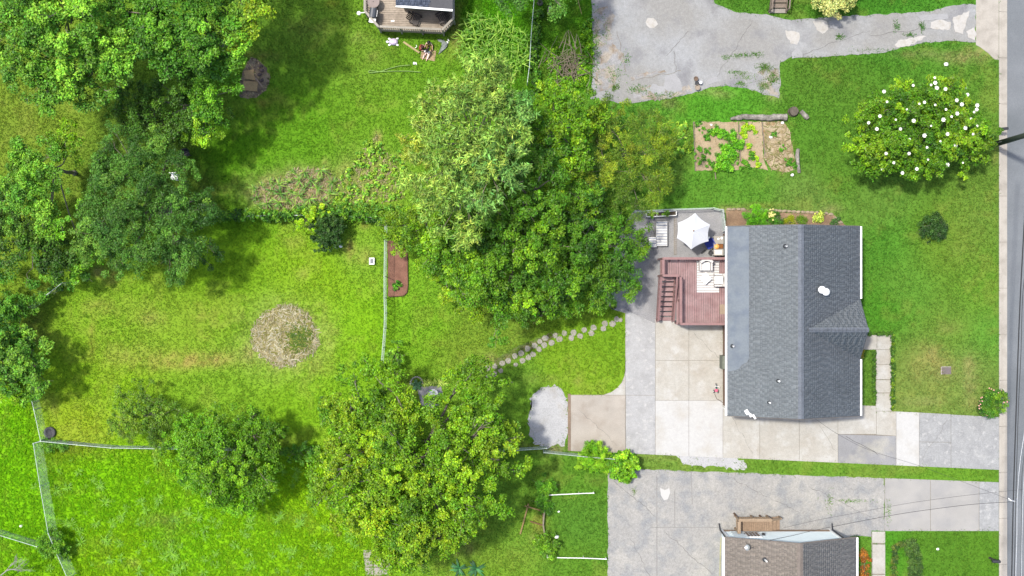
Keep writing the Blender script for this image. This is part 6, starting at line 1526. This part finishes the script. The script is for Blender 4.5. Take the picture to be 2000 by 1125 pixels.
tree("broadleaf_tree", "yellow-green maple beside the pine at upper centre", [(1085, 230, 62, 8.0, .6, 0), (1060, 290, 50, 7.4, .6, 1), (1120, 290, 50, 7.0, .6, 0), (1095, 185, 34, 6.6, .6, 0), (1035, 225, 36, 6.6, .6, 1), (1150, 240, 34, 5.6, .6, 0)], [[L(84, 138, 16), L(112, 164, 20), L(138, 182, 26)], MID], leaf=(.24, .14), dens=6, crad=0.30, n=56, gap=.34, r0=.24, nlimb=34, seed=110)
tree("feathery_tree", "sparse feathery olive-green tree right of the maple", [(1230, 290, 78, 5.2, .5, 0), (1190, 330, 62, 5.6, .5, 0), (1280, 290, 46, 4.4, .5, 1), (1240, 370, 56, 4.8, .5, 0), (1180, 240, 44, 4.4, .5, 0), (1270, 360, 38, 4.2, .5, 1), (1300, 300, 30, 3.6, .5, 1)],
     [[L(84, 122, 30), L(112, 150, 36), L(138, 168, 36)], [L(112, 150, 30), L(140, 172, 36)]], leaf=(.26, .045), dens=6, crad=0.30, n=58, gap=.4, r0=.16, nlimb=60, seed=111, spray=.8, bark=M_BARK_PALE, twig=.7)
tree("broadleaf_tree", "large deep green tree at the heart of the picture", [(1010, 430, 100, 8.0, .55, 0), (1010, 460, 170, 6.0, .3, 0), (960, 500, 90, 7.4, .55, 0), (1060, 500, 90, 6.8, .55, 0), (1090, 400, 66, 6.8, .55, 1), (900, 470, 66, 7.0, .55, 1), (920, 550, 52, 6.0, .55, 1), (1000, 570, 58, 5.4, .55, 1), (1085, 570, 52, 4.8, .55, 1), (1050, 360, 56, 8.4, .5, 0), (850, 500, 38, 5, .5, 1)],
     [[L(56, 104, 18), L(80, 134, 22), L(108, 160, 24)], [L(74, 128, 20), L(104, 162, 24), L(134, 184, 28)]], leaf=(.22, .12), dens=6.2, crad=0.31, n=60, gap=.34, r0=.34, nlimb=70, seed=112)
tree("weeping_tree", "drooping green tree beside the patio", [(1170, 480, 75, 5.2, .55, 0), (1200, 530, 60, 4.2, .55, 0), (1140, 540, 66, 5.0, .55, 0), (1226, 480, 42, 3.2, .55, 1), (1150, 420, 55, 6.6, .55, 0), (1175, 580, 36, 3.4, .55, 1), (1225, 560, 28, 2.6, .5, 1), (1110, 600, 26, 4.0, .5, 1), (1246, 474, 20, 2.4, .5, 1)],
     [[L(60, 112, 22), L(86, 142, 26), L(114, 164, 32)], [L(86, 142, 24), L(118, 172, 28)]], leaf=(.24, .08), dens=6.2, crad=0.30, n=60, gap=.32, r0=.24, nlimb=60, seed=113, spray=.75, droop=.3)
tree("low_tree", "low yellow-green tree over the end of the mulch bed", [(825, 430, 52, 4.2, .5, 0), (785, 440, 34, 3.2, .5, 1), (870, 450, 44, 4.6, .5, 0), (790, 475, 24, 2.6, .5, 1), (850, 490, 34, 3.8, .5, 0), (855, 540, 20, 2.8, .5, 1), (880, 580, 18, 2.6, .5, 1), (920, 605, 24, 3.0, .5, 1)], [[L(82, 134, 18), L(112, 160, 22), L(138, 178, 30)], [L(104, 154, 20), L(134, 176, 30)]], leaf=(.2, .1), dens=6, crad=0.26, n=54, gap=.34, r0=.13, nlimb=30, seed=114)
tree("round_shrub", "dark round shrub at the top of the yellowish lawn", [(640, 458, 34, 2.0, .75, 0), (648, 440, 22, 1.7, .75, 0)], [[L(34, 70, 20), L(48, 90, 26), L(70, 112, 38)]], leaf=(.13, .08), dens=20, crad=.15, n=60, gap=.03, fill=12, pd=4, puff=.24, r0=.06, nlimb=10, seed=115, cat="shrub", trunk="stems", crown="foliage")
tree("lime_shrub", "bright lime shrub left of the dark round shrub", [(592, 430, 20, 1.7, .7, 0), (612, 420, 17, 1.5, .7, 0), (636, 418, 14, 1.2, .7, 0)], [[L(120, 176, 18), L(150, 204, 26), L(176, 218, 40)]], leaf=(.2, .14), dens=14, crad=0.15, n=40, gap=.15, r0=.05, nlimb=10, seed=116, cat="shrub", trunk="stems", crown="foliage")
tree("airy_shrub", "sparse olive-green small tree below the yellowish lawn", [(275, 815, 58, 3.0, .55, 0), (240, 830, 34, 2.6, .5, 0), (320, 810, 40, 2.8, .5, 0), (260, 785, 30, 2.6, .5, 0), (300, 855, 34, 2.4, .5, 0)], [[L(72, 116, 26), L(96, 142, 34), L(122, 164, 42)]], leaf=(.16, .08), dens=6.5, crad=0.24, n=46, gap=.3, r0=.1, nlimb=40, seed=117)
tree("broadleaf_tree", "dense green tree at the lower left lawn", [(445, 870, 88, 5.6, .55, 0), (400, 850, 58, 5.0, .55, 1), (480, 910, 72, 5.2, .55, 0), (420, 920, 66, 4.8, .55, 1), (500, 850, 52, 4.6, .55, 0), (470, 955, 36, 3.6, .5, 1), (360, 880, 36, 3.6, .5, 1), (535, 895, 30, 3.6, .5, 0), (510, 955, 30, 3.2, .5, 0), (455, 965, 40, 3.2, .5, 1), (375, 905, 40, 3.4, .5, 1)], [[L(74, 124, 16), L(100, 156, 20), L(126, 180, 24)], [L(80, 140, 16), L(114, 180, 20)]], leaf=(.18, .1), dens=6.5, crad=0.27, n=62, gap=.16, r0=.22, nlimb=40, seed=118)
tree("vine_clump", "low dark vine clump between the two lower trees", [(590, 880, 22, 1.5, .6, 0), (570, 885, 18, 1.3, .6, 0), (608, 885, 14, 1.2, .6, 0)], [MID], leaf=(.18, .1), dens=12, crad=0.17, n=44, gap=.2, r0=.05, nlimb=8, seed=119, cat="shrub", trunk="stems", crown="foliage")
tree("broadleaf_tree", "largest yellow-green tree at the bottom centre", [(810, 905, 88, 9.0, .55, 1), (805, 930, 150, 6.4, .32, 1), (700, 880, 72, 8.0, .6, 0), (720, 965, 82, 8.4, .6, 0), (810, 1010, 92, 8.4, .6, 0), (900, 960, 82, 8.0, .6, 0), (920, 870, 72, 7.6, .6, 1), (850, 830, 62, 7.2, .6, 1), (690, 800, 58, 6.4, .6, 1), (770, 830, 56, 7.0, .6, 1), (925, 770, 58, 6.4, .6, 1), (790, 1065, 62, 7.0, .6, 0), (645, 930, 52, 6.2, .6, 1), (870, 1050, 52, 6.6, .6, 0), (975, 900, 42, 6.0, .6, 1), (760, 745, 42, 5.4, .6, 1), (905, 725, 26, 5.2, .6, 1), (980, 830, 34, 5.6, .6, 1), (665, 840, 40, 6, .6, 1)],
     [[L(88, 140, 15), L(116, 166, 19), L(142, 184, 26)], [L(82, 134, 16), L(110, 162, 20), L(136, 182, 26)], [L(96, 146, 16), L(124, 170, 20), L(150, 186, 26)]], leaf=(.22, .13), dens=6.4, crad=0.31, n=56, gap=.4, r0=.38, nlimb=110, seed=120, gscale=1.15)
tree("small_shrub", "small leafy shrub at the end of the chain-link fence", [(775, 680, 15, 1.5, .8, 0), (768, 700, 14, 1.5, .8, 0)], [BRT], leaf=(.2, .12), dens=14, crad=0.15, n=40, gap=.1, r0=.04, nlimb=8, seed=121, cat="shrub", trunk="stems", crown="foliage")
mg = tree("magnolia_tree", "round magnolia with white flowers on the front lawn", [(1800, 254, 88, 5.4, .55, 0), (1755, 262, 84, 4.6, .5, 0), (1848, 254, 82, 4.6, .5, 0), (1730, 275, 62, 4.2, .55, 0), (1872, 260, 58, 4.4, .55, 0), (1790, 305, 46, 3.8, .55, 0), (1800, 205, 50, 4.2, .55, 0), (1865, 208, 42, 3.8, .55, 0), (1835, 170, 20, 3.6, .6, 0), (1720, 220, 46, 3.8, .55, 0), (1710, 310, 40, 3.4, .55, 0), (1900, 300, 36, 3.4, .55, 0)], [MAG], leaf=(.24, .11), dens=7.5, crad=0.27, n=46, gap=.1, fill=2.8, r0=.24, nlimb=30, seed=122, cat="magnolia")
# its flowers, each a ring of petals
M_PETAL = mat("white_petal", (.78, .77, .7), rough=.6, coarse=(3, .02), fine=(9, .02))
fl = [(1726, 179), (1732, 199), (1718, 227), (1749, 234), (1783, 167), (1818, 166), (1825, 152), (1826, 162), (1829, 172), (1846, 174), (1795, 203), (1805, 200), (1826, 205), (1857, 205), (1847, 214), (1869, 222), (1842, 234), (1868, 196), (1878, 204), (1886, 171), (1889, 185), (1908, 206), (1907, 214), (1902, 219), (1805, 265), (1740, 270), (1712, 252), (1680, 268), (1690, 290), (1730, 300), (1858, 228), (1885, 250), (1900, 262), (1850, 262), (1722, 330), (1775, 300), (1810, 288), (1850, 322), (1880, 318), (1762, 338), (1790, 330), (1696, 240), (1908, 246), (1760, 195), (1771, 214), (1758, 252), (1784, 236), (1818, 246), (1836, 276), (1866, 284), (1745, 318), (1812, 312), (1896, 232), (1776, 272), (1700, 282)]
rr = random.Random(17)
pet = None
for k, (px, py) in enumerate(fl):
    z = 5.5 - 2.0 * min(1, math.hypot(px - 1800, py - 255) / 125) ** 2 + rr.uniform(-.32, .1)
    c = P(px, py, z); s = rr.uniform(.4, .85)
    vs, fs = [], []
    for i in range(7):
        t = 6.283 * i / 7; u = Vector((math.cos(t), math.sin(t), 0)); w = Vector((-math.sin(t), math.cos(t), 0)); o_ = len(vs)
        vs += [c, c + (u * .10 + w * .055) * s + Vector((0, 0, .03)), c + u * .17 * s + Vector((0, 0, .07)), c + (u * .10 - w * .055) * s + Vector((0, 0, .03))]
        fs.append((o_, o_ + 3, o_ + 2, o_ + 1))
    MB().add(vs, fs).blob(c + Vector((0, 0, .03)), (.035, .035, .04), 6, 4, 0).build("flower", M_PETAL, mg)

def shrub(name, label, lobes, pal, leaf=(.12, .07), dens=18, crad=.2, n=48, seed=1, gap=.12, group=None):
    return tree(name, label, lobes, [pal], leaf=leaf, dens=dens, crad=crad, n=n, gap=gap, r0=.035, nlimb=8, seed=seed, cat="shrub", trunk="stems", crown="foliage", group=group, low=-.1, puff=.22, pd=4, fill=10)
pk = shrub("flowering_shrub", "round dark green shrub with pink flowers at the driveway corner", [(1940, 786, 26, 1.5, .8), (1948, 775, 16, 1.3, .8), (1930, 800, 16, 1.2, .8)], [L(48, 100, 22), L(74, 130, 30), L(110, 160, 30)], seed=131, n=52)
for k in range(22):
    t = rr.random() * 6.28; q_ = 20 + 9 * rr.random(); z = .75 + .5 * rr.random(); c = P(1940 + q_ * math.cos(t), 787 + (q_ + 3) * math.sin(t), z)
    MB().blob(c, (.05, .05, .035), 6, 4, .15, k).build("flower", mat("pink_petal", (.6, .32, .26)), pk)
shrub("dark_shrub", "dark sparse shrub alone on the front lawn", [(1825, 441, 25, 1.1, .7), (1815, 452, 16, .9, .7), (1836, 452, 14, .8, .7)], [L(40, 74, 28), L(52, 92, 34), L(70, 112, 40)], dens=12, n=40, gap=.3, seed=132)
shrub("globe_shrub", "large bright green globe shrub at the house gable", [(1477, 424, 22, 1.5, .8), (1488, 430, 15, 1.2, .8)], [L(66, 140, 16), L(92, 172, 22), L(118, 194, 30)], leaf=(.09, .04), n=90, seed=133)
sf = shrub("yellow_flower_shrub", "small shrub covered in pale yellow flowers", [(1507, 418, 8, .8, .8), (1505, 424, 6, .7, .8)], [L(90, 150, 30), L(130, 180, 50)], n=34, seed=134)
for k in range(18):
    c = P(1507 + rr.gauss(0, 4.5), 417 + rr.gauss(0, 4.5), .75 + .15 * rr.random()); MB().blob(c, (.07, .06, .05), 6, 4, .15, k).build("flower", mat("yellow_petal", C(244, 236, 150, 1.7)), sf)
shrub("small_globe_shrub", "small dark green globe shrub right of the yellow flowers", [(1516, 431, 12, .9, .8)], [L(52, 108, 24), L(76, 140, 32)], leaf=(.09, .05), n=70, seed=135)
shrub("golden_grass_shrub", "low golden-green tuft in the gable bed", [(1541, 434, 11, .5, .7)], [L(130, 160, 20), L(160, 180, 30)], leaf=(.16, .02), n=80, seed=136)
shrub("small_shrub", "small green tuft between the golden tuft and the pale plant", [(1567, 431, 9, .6, .8)], [L(88, 140, 24), L(116, 164, 34)], leaf=(.12, .03), n=70, seed=137)
shrub("pale_plant", "pale lime leafy plant near the end of the gable bed", [(1600, 423, 8, .6, .8)], [L(160, 196, 60), L(186, 214, 90)], leaf=(.2, .1), n=20, seed=138)
shrub("corner_shrub", "dark green low shrub at the corner of the gable bed", [(1631, 437, 10, .5, .7)], [L(56, 104, 44), L(76, 128, 52)], n=34, seed=139)
shrub("yellowing_bush", "small yellowing bush under the front eave", [(1681, 692, 6, .8, .8)], [L(150, 150, 30), L(186, 170, 40)], n=34, seed=140)
shrub("feathery_bush", "light green feathery bush above the lower driveway", [(1160, 888, 25, 1.5, .8), (1150, 905, 18, 1.2, .8), (1172, 908, 16, 1.2, .8)], [L(84, 150, 18), L(116, 184, 24), L(150, 206, 44)], leaf=(.3, .03), n=70, seed=141)
shrub("broad_bush", "broad-leaved bush at the corner of the lower driveway", [(1218, 910, 26, 1.4, .7), (1232, 905, 16, 1.2, .7), (1203, 905, 18, 1.1, .7), (1222, 926, 15, 1.0, .7)], [L(78, 140, 20), L(112, 176, 28), L(138, 196, 36)], leaf=(.24, .13), dens=12, n=40, seed=142)
tree("pale_blossom_shrub", "pale cream-green flowering shrub at the top edge", [(1632, -22, 46, 2.6, .6, 0), (1608, -8, 26, 2.2, .6, 0), (1656, -8, 26, 2.2, .6, 0), (1632, 0, 26, 2, .6, 0)], [PALE], leaf=(.18, .08), dens=12, crad=.26, n=60, gap=.15, r0=.08, nlimb=14, seed=143, cat="shrub", trunk="stems", crown="foliage")
tree("shade_tree", "dark tree leaning in at the top by the fence", [(1060, -50, 62, 7.5, .5, 0), (1000, -42, 52, 7.0, .5, 0), (1015, -8, 16, 4, .5, 0), (1100, -45, 50, 6.5, .5, 0)], [OLV], leaf=(.2, .1), dens=6, crad=.42, n=56, gap=.3, r0=.22, nlimb=30, seed=144)
shrub("fence_shrub", "small leafy shrub at the kink of the lower left fence", [(100, 1062, 26, 1.6, .7), (118, 1075, 14, 1.2, .7), (92, 1078, 14, 1.1, .7)], [L(72, 130, 20), L(104, 166, 28), L(130, 186, 34)], leaf=(.16, .09), dens=11, n=40, gap=.25, seed=145)
shrub("fence_vine", "vine clump by the old tyre and fence corner", [(95, 872, 14, .9, .7), (120, 870, 10, .7, .7)], [L(74, 130, 30), L(100, 160, 40)], n=30, seed=146)
shrub("run_shrub", "dark bush above the white rail of the small lawn", [(1066, 952, 17, 1.1, .8), (1062, 975, 15, 1.0, .8), (1068, 992, 13, .8, .8)], [L(64, 122, 24), L(88, 154, 26), L(120, 180, 30)], leaf=(.16, .06), n=48, seed=147)
shrub("run_bush", "bright bush at the lower end of the small lawn", [(1071, 1065, 17, 1.0, .8), (1058, 1058, 11, .8, .8), (1076, 1078, 12, .8, .8)], [L(76, 132, 24), L(110, 166, 30), L(142, 190, 40)], leaf=(.2, .08), n=40, seed=148)
tree("copper_bush", "copper-brown ground bush beside the brown-roofed house", [(1686, 1085, 13, .6, .6, 0), (1690, 1105, 14, .6, .6, 0), (1685, 1125, 14, .6, .6, 0), (1690, 1145, 14, .6, .6, 0)], [[L(150, 96, 30), L(176, 120, 40), L(120, 110, 40)]], leaf=(.12, .07), dens=20, crad=.18, n=40, gap=.1, r0=.03, nlimb=8, seed=149, cat="shrub", trunk="stems", crown="foliage", low=-.1)
shrub("dark_clump", "dark spiky clump filling a shaded gap at the lower edge of the heart tree", [(1053, 600, 11, 1.0, .8)], [L(26, 34, 24), L(34, 46, 28)], leaf=(.2, .05), n=40, seed=150)  # near-black leaves added where the canopy edge has a shaded gap
# hedges: foliage along a line
def hedge(name, label, path, wpx, ztop, pal, leaf, dens, n, seed, crad=.2, cat="hedge"):
    rg = np.random.default_rng(seed)
    cs, z = [], []
    root = empty(name, P(path[len(path) // 2][0], path[len(path) // 2][1]), label, cat)
    st = MB()
    for (a, b) in zip(path[:-1], path[1:]):
        ln = math.hypot(b[0] - a[0], b[1] - a[1]) / PX; m = max(3, int(ln * dens * wpx / PX * 7))
        t = rg.random(m); off = rg.uniform(-1, 1, m); dx, dy = (b[0] - a[0]), (b[1] - a[1]); l = math.hypot(dx, dy)
        px = a[0] + dx * t - dy / l * off * wpx; py = a[1] + dy * t + dx / l * off * wpx
        zz = ztop * (1 - .5 * off ** 2) * (.55 + .45 * rg.random(m)) * (.75 + .5 * vnoise(px / PX, py / PX, .8, seed))
        for k in range(m): cs.append(tuple(P(px[k], py[k], zz[k])))
        for k in range(0, m, 6): q = P(px[k], py[k], zz[k]); st.tube([(q.x, q.y, -.02), (q.x + .03, q.y, q.z)], .008, 4, cap=False)
    cs = np.array(cs); pal = np.array(pal)
    col = pal[rg.integers(0, len(pal), len(cs))]
    st.build("stems", M_BARK, root)
    v, q, c = leaves(cs, np.full(len(cs), crad) * (.7 + .6 * rg.random(len(cs))), col, n, leaf, rg)
    link_mesh("foliage", mesh_np("foliage", v - np.array(root.location), quads=q, cols=c), M_LEAF, root)
    return root
hedge("vine_hedge", "dark vine row along the top fence of the yellowish lawn", [(400, 422), (470, 421), (560, 420), (650, 420), (760, 425)], 9, 1.35, [L(52, 98, 26), L(76, 132, 30), L(104, 156, 36)], (.16, .1), 9, 30, 161, .2)
hedge("weed_row", "weedy green row above the vine-covered fence", [(580, 408), (660, 405), (720, 405), (790, 410)], 8, .5, [L(70, 130, 40), L(96, 156, 44), L(120, 170, 50)], (.14, .05), 7, 26, 162, .18)
hedge("boxwood_hedge", "low dark boxwood hedge right of the front walk", [(1744, 654), (1744, 800)], 3, .45, [L(52, 92, 28), L(72, 116, 30), L(110, 150, 30)], (.07, .045), 34, 40, 163, .12)
hedge("boxwood_hedge", "low dark boxwood hedge left of the front walk", [(1707, 686), (1707, 790)], 2.6, .4, [L(60, 100, 30), L(80, 126, 32)], (.07, .045), 34, 40, 164, .12)
hedge("boxwood_hedge", "short dark hedge along the top of the front walk", [(1690, 652), (1742, 652)], 2.6, .4, [L(56, 96, 28), L(76, 122, 30)], (.07, .045), 34, 40, 165, .12)
hedge("dark_leaf_band", "broad low hump of dark leaves on the lower right lawn", [(1775, 1055), (1782, 1075), (1788, 1095), (1790, 1120), (1790, 1150)], 13, .28, [L(50, 84, 34), L(64, 100, 40), L(84, 120, 50)], (.1, .03), 26, 40, 166, .14, "ground cover")  # two low bands of dark leaves laid out as an arch
hedge("dark_leaf_band", "narrow low strip of dark leaves by the lower walk", [(1768, 1062), (1750, 1066), (1747, 1080), (1747, 1105), (1747, 1150)], 5, .26, [L(44, 78, 30), L(58, 94, 36), L(110, 130, 50)], (.1, .03), 26, 40, 167, .14, "ground cover")
hedge("ivy_bank", "ivy and weeds along the top fence by the corn", [(1050, 20), (1045, 80), (1040, 130), (1050, 165), (1040, 190)], 8, .6, [L(60, 110, 24), L(84, 140, 28), L(50, 90, 24)], (.15, .1), 10, 28, 168, .2, "ivy")
hedge("weed_bank", "bright weeds between the corn fence and the asphalt", [(1075, 95), (1085, 130), (1075, 165), (1130, 170), (1145, 110), (1145, 40)], 12, .4, [L(96, 156, 18), L(124, 180, 22), L(80, 140, 24)], (.13, .07), 7, 24, 169, .18, "weeds")
hedge("fence_vines", "vines over the fence at the left edge of the lawn", [(118, 556), (90, 578), (60, 590)], 7, 1.3, [L(60, 108, 26), L(92, 146, 30)], (.15, .09), 11, 28, 170, .2, "vine")

# ---------------------------------------------------------------- strap-leaved crops and garden plants
def plant_mesh(name, n, ln, wd, arch, cols, seed, h0=.1, height=.0, rise=.9):
    """arching strap leaves from a stalk"""
    rg = np.random.default_rng(seed); V, Q, Cc = [], [], []
    for k in range(n):
        az = rg.random() * 6.283; l = ln * (.7 + .5 * rg.random()); z0 = h0 + height * rg.random(); c = cols[int(rg.integers(len(cols)))] * (1 + .18 * rg.normal())
        u = np.array([math.cos(az), math.sin(az), 0]); w = np.array([-math.sin(az), math.cos(az), 0]); b = len(V)
        for i in range(5):
            t = i / 4; p = u * l * t * (.85 + .15 * t) + np.array([0, 0, z0 + l * rise * t - l * arch * t * t]); ww = wd * (.55 + .9 * t) * (1 - t ** 2.2) + .003
            V += [p - w * ww, p + w * ww]; Cc += [np.clip(c, .01, .6)] * 2
        for i in range(4): Q.append((b + 2 * i, b + 2 * i + 1, b + 2 * i + 3, b + 2 * i + 2))
    b = len(V); hh = h0 + height
    for z in (0, hh):
        for k in range(4): V.append(np.array([.014 * math.cos(k * 1.57), .014 * math.sin(k * 1.57), z])); Cc.append(cols[0] * .8)
    for k in range(4): Q.append((b + k, b + (k + 1) % 4, b + 4 + (k + 1) % 4, b + 4 + k))
    me = mesh_np(name, np.array(V), quads=np.array(Q), cols=np.array(Cc)); me.materials.append(M_LEAF)
    return me
def bush_mesh(name, r, h, n, leaf, cols, seed, m=10):
    rg = np.random.default_rng(seed); cs = np.stack([rg.normal(size=m) * r * .45, rg.normal(size=m) * r * .45, h * (.45 + .5 * rg.random(m))], 1)
    v, q, c = leaves(cs, np.full(m, r * .45), np.array(cols)[rg.integers(0, len(cols), m)], n, leaf, rg)
    me = mesh_np(name, v, quads=q, cols=c); me.materials.append(M_LEAF); return me
def place(name, meshes, spots, label, cat, group, seed, smin=.8, smax=1.2):
    r_ = random.Random(seed)
    few = 2 <= len(spots) <= 14
    if few:
        hor = max(q[0] for q in spots) - min(q[0] for q in spots) > max(q[1] for q in spots) - min(q[1] for q in spots)
        spots = sorted(spots, key=lambda q: q[0] if hor else q[1])
    for k, (px, py) in enumerate(spots):
        o = bpy.data.objects.new(name, meshes[k % len(meshes)]); o.location = P(px, py); s = r_.uniform(smin, smax); o.scale = (s, s, s); o.rotation_euler.z = r_.random() * 6.28
        COL.objects.link(o); tag(o, label + (', ' + ORD[k] + (' from the left' if hor else ' from the top') if few else ''), cat, group)
CORN = [L(84, 146, 30), L(112, 170, 44), L(144, 190, 70), L(98, 160, 34)]
cm = [plant_mesh("corn_plant", 10, .6, .021, .75, CORN, 200 + k, .25, 1.1, .75) for k in range(4)]
rr = random.Random(71); spots = []
for _ in range(4000):
    px, py = rr.uniform(893, 1034), rr.uniform(34, 146)
    if inside(np.array([px]), np.array([py]), [(912, 42), (935, 34), (985, 44), (1030, 70), (1034, 120), (1005, 145), (960, 150), (925, 146), (893, 118), (899, 80)])[0] and all(math.hypot(px - a, py - b) > 9.5 for a, b in spots): spots.append((px, py))
place("corn_plant", cm, spots, "corn plant in the dense patch right of the tan deck", "corn", "corn patch beside the tan deck", 72, .75, 1.1)
cm2 = [plant_mesh("corn_plant", 12, .5, .03, .7, [L(84, 140, 40), L(108, 160, 50), L(70, 122, 34), L(134, 176, 60)], 210 + k, .15, .5, .7) for k in range(4)]
spots2 = []
for _ in range(3000):
    px, py = rr.uniform(495, 655), rr.uniform(330, 405)
    if inside(np.array([px]), np.array([py]), CORN_DIRT)[0] and all(math.hypot(px - a, py - b) > 17 for a, b in spots2): spots2.append((px, py))
place("corn_plant", cm2, spots2, "young corn plant in the sandy rows above the vine fence", "corn", "young corn rows above the fence", 73, .7, 1.2)
vm = [bush_mesh("vegetable_plant", .3, .35, 11, (.2, .1), [L(124, 178, 50), L(150, 196, 60), L(104, 164, 52)], 220 + k) for k in range(4)]
spots3 = []
for _ in range(3000):
    px, py = rr.uniform(658, 795), rr.uniform(275, 402)
    if inside(np.array([px]), np.array([py]), VEG_DIRT)[0] and all(math.hypot(px - a, py - b) > 15 for a, b in spots3): spots3.append((px, py))
place("vegetable_plant", vm, spots3, "leafy low plant in the weedy vegetable rows", "vegetable plant", "vegetable rows left of the pine", 74, .5, 1.0)
gm = [bush_mesh("garden_plant", .34, .4, 34, (.13, .07), [L(62, 124, 28), L(86, 156, 34), L(108, 172, 40)], 230 + k) for k in range(3)]
place("garden_plant", gm, [(1372, 252), (1385, 259), (1379, 270), (1363, 292), (1380, 296), (1365, 317), (1388, 320), (1362, 241), (1374, 308)], "small bushy plant in the left half of the sandy bed", "garden plant", "small plants of the bushy bed", 75, .5, .78)
gb = [bush_mesh("garden_bush", .55, .6, 60, (.14, .08), [L(70, 136, 22), L(92, 168, 26), L(116, 188, 34)], 240 + k, 16) for k in range(2)]
place("garden_bush", gb, [(1413, 262), (1430, 268), (1415, 290), (1428, 300), (1408, 310), (1418, 322), (1440, 285), (1405, 326), (1400, 258)], "bushy bright green plant in the right half of the sandy bed", "garden plant", "large plants of the bushy bed", 76, .6, .85)
gs = [bush_mesh("squash_plant", .36, .3, 12, (.3, .2), [L(150, 196, 30), L(178, 212, 60), L(120, 170, 40)], 250 + k) for k in range(3)]
place("squash_plant", gs, [(1457, 248), (1470, 250), (1475, 258), (1455, 268), (1462, 285), (1478, 310), (1480, 322), (1470, 300), (1450, 260)], "lime-leaved squash plant in the narrow bed", "squash plant", "squash plants in the narrow bed", 77, .45, .75)
place("garden_plant", gm, [(1456, 320), (1468, 304), (1462, 325), (1450, 318)], "dark bushy plant at the lower end of the narrow bed", "garden plant", "dark plants in the narrow bed", 78, .5, .8)
place("garden_plant", gm, [(1540, 318), (1550, 322), (1510, 262), (1526, 292)], "small green tuft on the nearly bare bed", "garden plant", "tufts on the bare bed", 79, .5, .8)
place("vegetable_plant", vm, [(1328, 246), (1330, 256), (1332, 264), (1328, 298), (1340, 288), (1334, 250)], "leafy seedling left of the garden beds", "garden plant", "seedlings left of the beds", 80, .7, 1.2)
place("bed_plant", gm[:1], [(774, 557)], "single small green plant in the mulch bed", "garden plant", None, 81, .8, .9)
place("bed_plant", vm[:2], [(1272, 420), (1300, 417)], "leafy plant growing in the white-edged planter box", "garden plant", "plants in the planter box", 82, .7, .9)
place("bed_plant", vm[2:3], [(1198, 598)], "green plant in the round black planter", "garden plant", None, 83, .45, .5)
for o in list(bpy.data.objects):
    if o.name.startswith("bed_plant") and "planter" in o.get("label", ""): o.location.z = .35 if "box" in o["label"] else .22
hm = [plant_mesh("hosta", 26, .34, .07, .8, [L(64, 112, 70), L(84, 134, 88), L(46, 84, 50)], 260, .1, .05, .6)]
place("hosta", hm, [(814, 752)], "dark blue-green hosta inside the half ring of white stones", "hosta", None, 84, 1.1, 1.2)
om = [plant_mesh("striped_grass", 30, .42, .02, .7, [L(150, 190, 70), L(120, 164, 50), L(176, 200, 90)], 270 + k, .05, .05, .8) for k in range(2)]
place("striped_grass", om, [(836, 747), (846, 746), (857, 748), (828, 748), (866, 749)], "striped grass clump above the small gravel bed", "grass clump", "striped grasses by the bird bath", 85, .7, .9)
am = [plant_mesh("agave", 22, .62, .075, .6, [L(44, 104, 56), L(60, 128, 66), L(34, 84, 44)], 280 + k, .05, .03, .65) for k in range(2)]
place("agave", am[:1], [(897, 1110)], "dark broad-leaved rosette plant nearest the big tree at the bottom edge", "rosette plant", None, 86, .95, 1.0)
place("agave", am[1:], [(930, 1110)], "dark broad-leaved rosette plant right of its twin at the bottom edge", "rosette plant", None, 87, 1.0, 1.1)
wm = [plant_mesh("weed_tuft", 16, .3, .014, .7, [L(96, 160, 30), L(118, 174, 40), L(104, 164, 28)], 290 + k, .04, .04, .8) for k in range(3)]
V_, Q_, C_ = [], [], []
for k in range(170):
    me_ = wm[k % 3]; n_ = len(me_.vertices); co = np.empty(n_ * 3); me_.vertices.foreach_get("co", co); co = co.reshape(-1, 3)
    cc_ = np.empty(n_ * 4); me_.color_attributes["Col"].data.foreach_get("color", cc_)
    q_ = P(rr.uniform(60, 700), rr.uniform(895, 1120)); s_ = rr.uniform(.6, 1.5); a_ = rr.random() * 6.28
    R_ = np.array([[math.cos(a_), -math.sin(a_), 0], [math.sin(a_), math.cos(a_), 0], [0, 0, 1]])
    li = np.empty(len(me_.loops), int); me_.loops.foreach_get("vertex_index", li)
    Q_.append(li.reshape(-1, 4) + sum(len(v) for v in V_)); V_.append(co @ R_.T * s_ + np.array(q_)); C_.append(cc_.reshape(-1, 4)[:, :3])
tag(link_mesh("weed_tufts", mesh_np("weed_tufts", np.concatenate(V_), quads=np.concatenate(Q_), cols=np.concatenate(C_)), M_LEAF), "coarse weeds scattered in the vivid lower left lawn", "weeds", None, "stuff")
for me_ in wm: bpy.data.meshes.remove(me_)
# bare grey tree in the lower left corner
bt = empty("bare_tree", P(-10, 1140), "leafless grey sapling in the lower left corner", "tree")
mb = MB(); rr = random.Random(91)
def branch(a, d, l, r_, depth):
    b = a + d * l; mb.tube([a, (a + b) / 2 + Vector((rr.uniform(-.05, .05), rr.uniform(-.05, .05), .03)), b], [r_, r_ * .8, r_ * .6], 5, cap=False)
    if depth == 0: return
    for _ in range(3 if depth > 1 else 4):
        nd = (d + Vector((rr.uniform(-.55, .55), rr.uniform(-.55, .55), rr.uniform(-.2, .35)))).normalized(); branch(a.lerp(b, rr.uniform(.55, 1)), nd, l * rr.uniform(.55, .85), r_ * .55, depth - 1)
b0 = P(-6, 1132); mb.tube([b0, b0 + Vector((.3, .2, 1.0))], [.06, .05], 6); branch(b0 + Vector((.3, .2, 1.0)), Vector((.72, .56, .2)).normalized(), 1.25, .06, 4)
mb.build("branches", mat("bare_grey", C(196, 194, 180), fine=(9, .1)), bt)
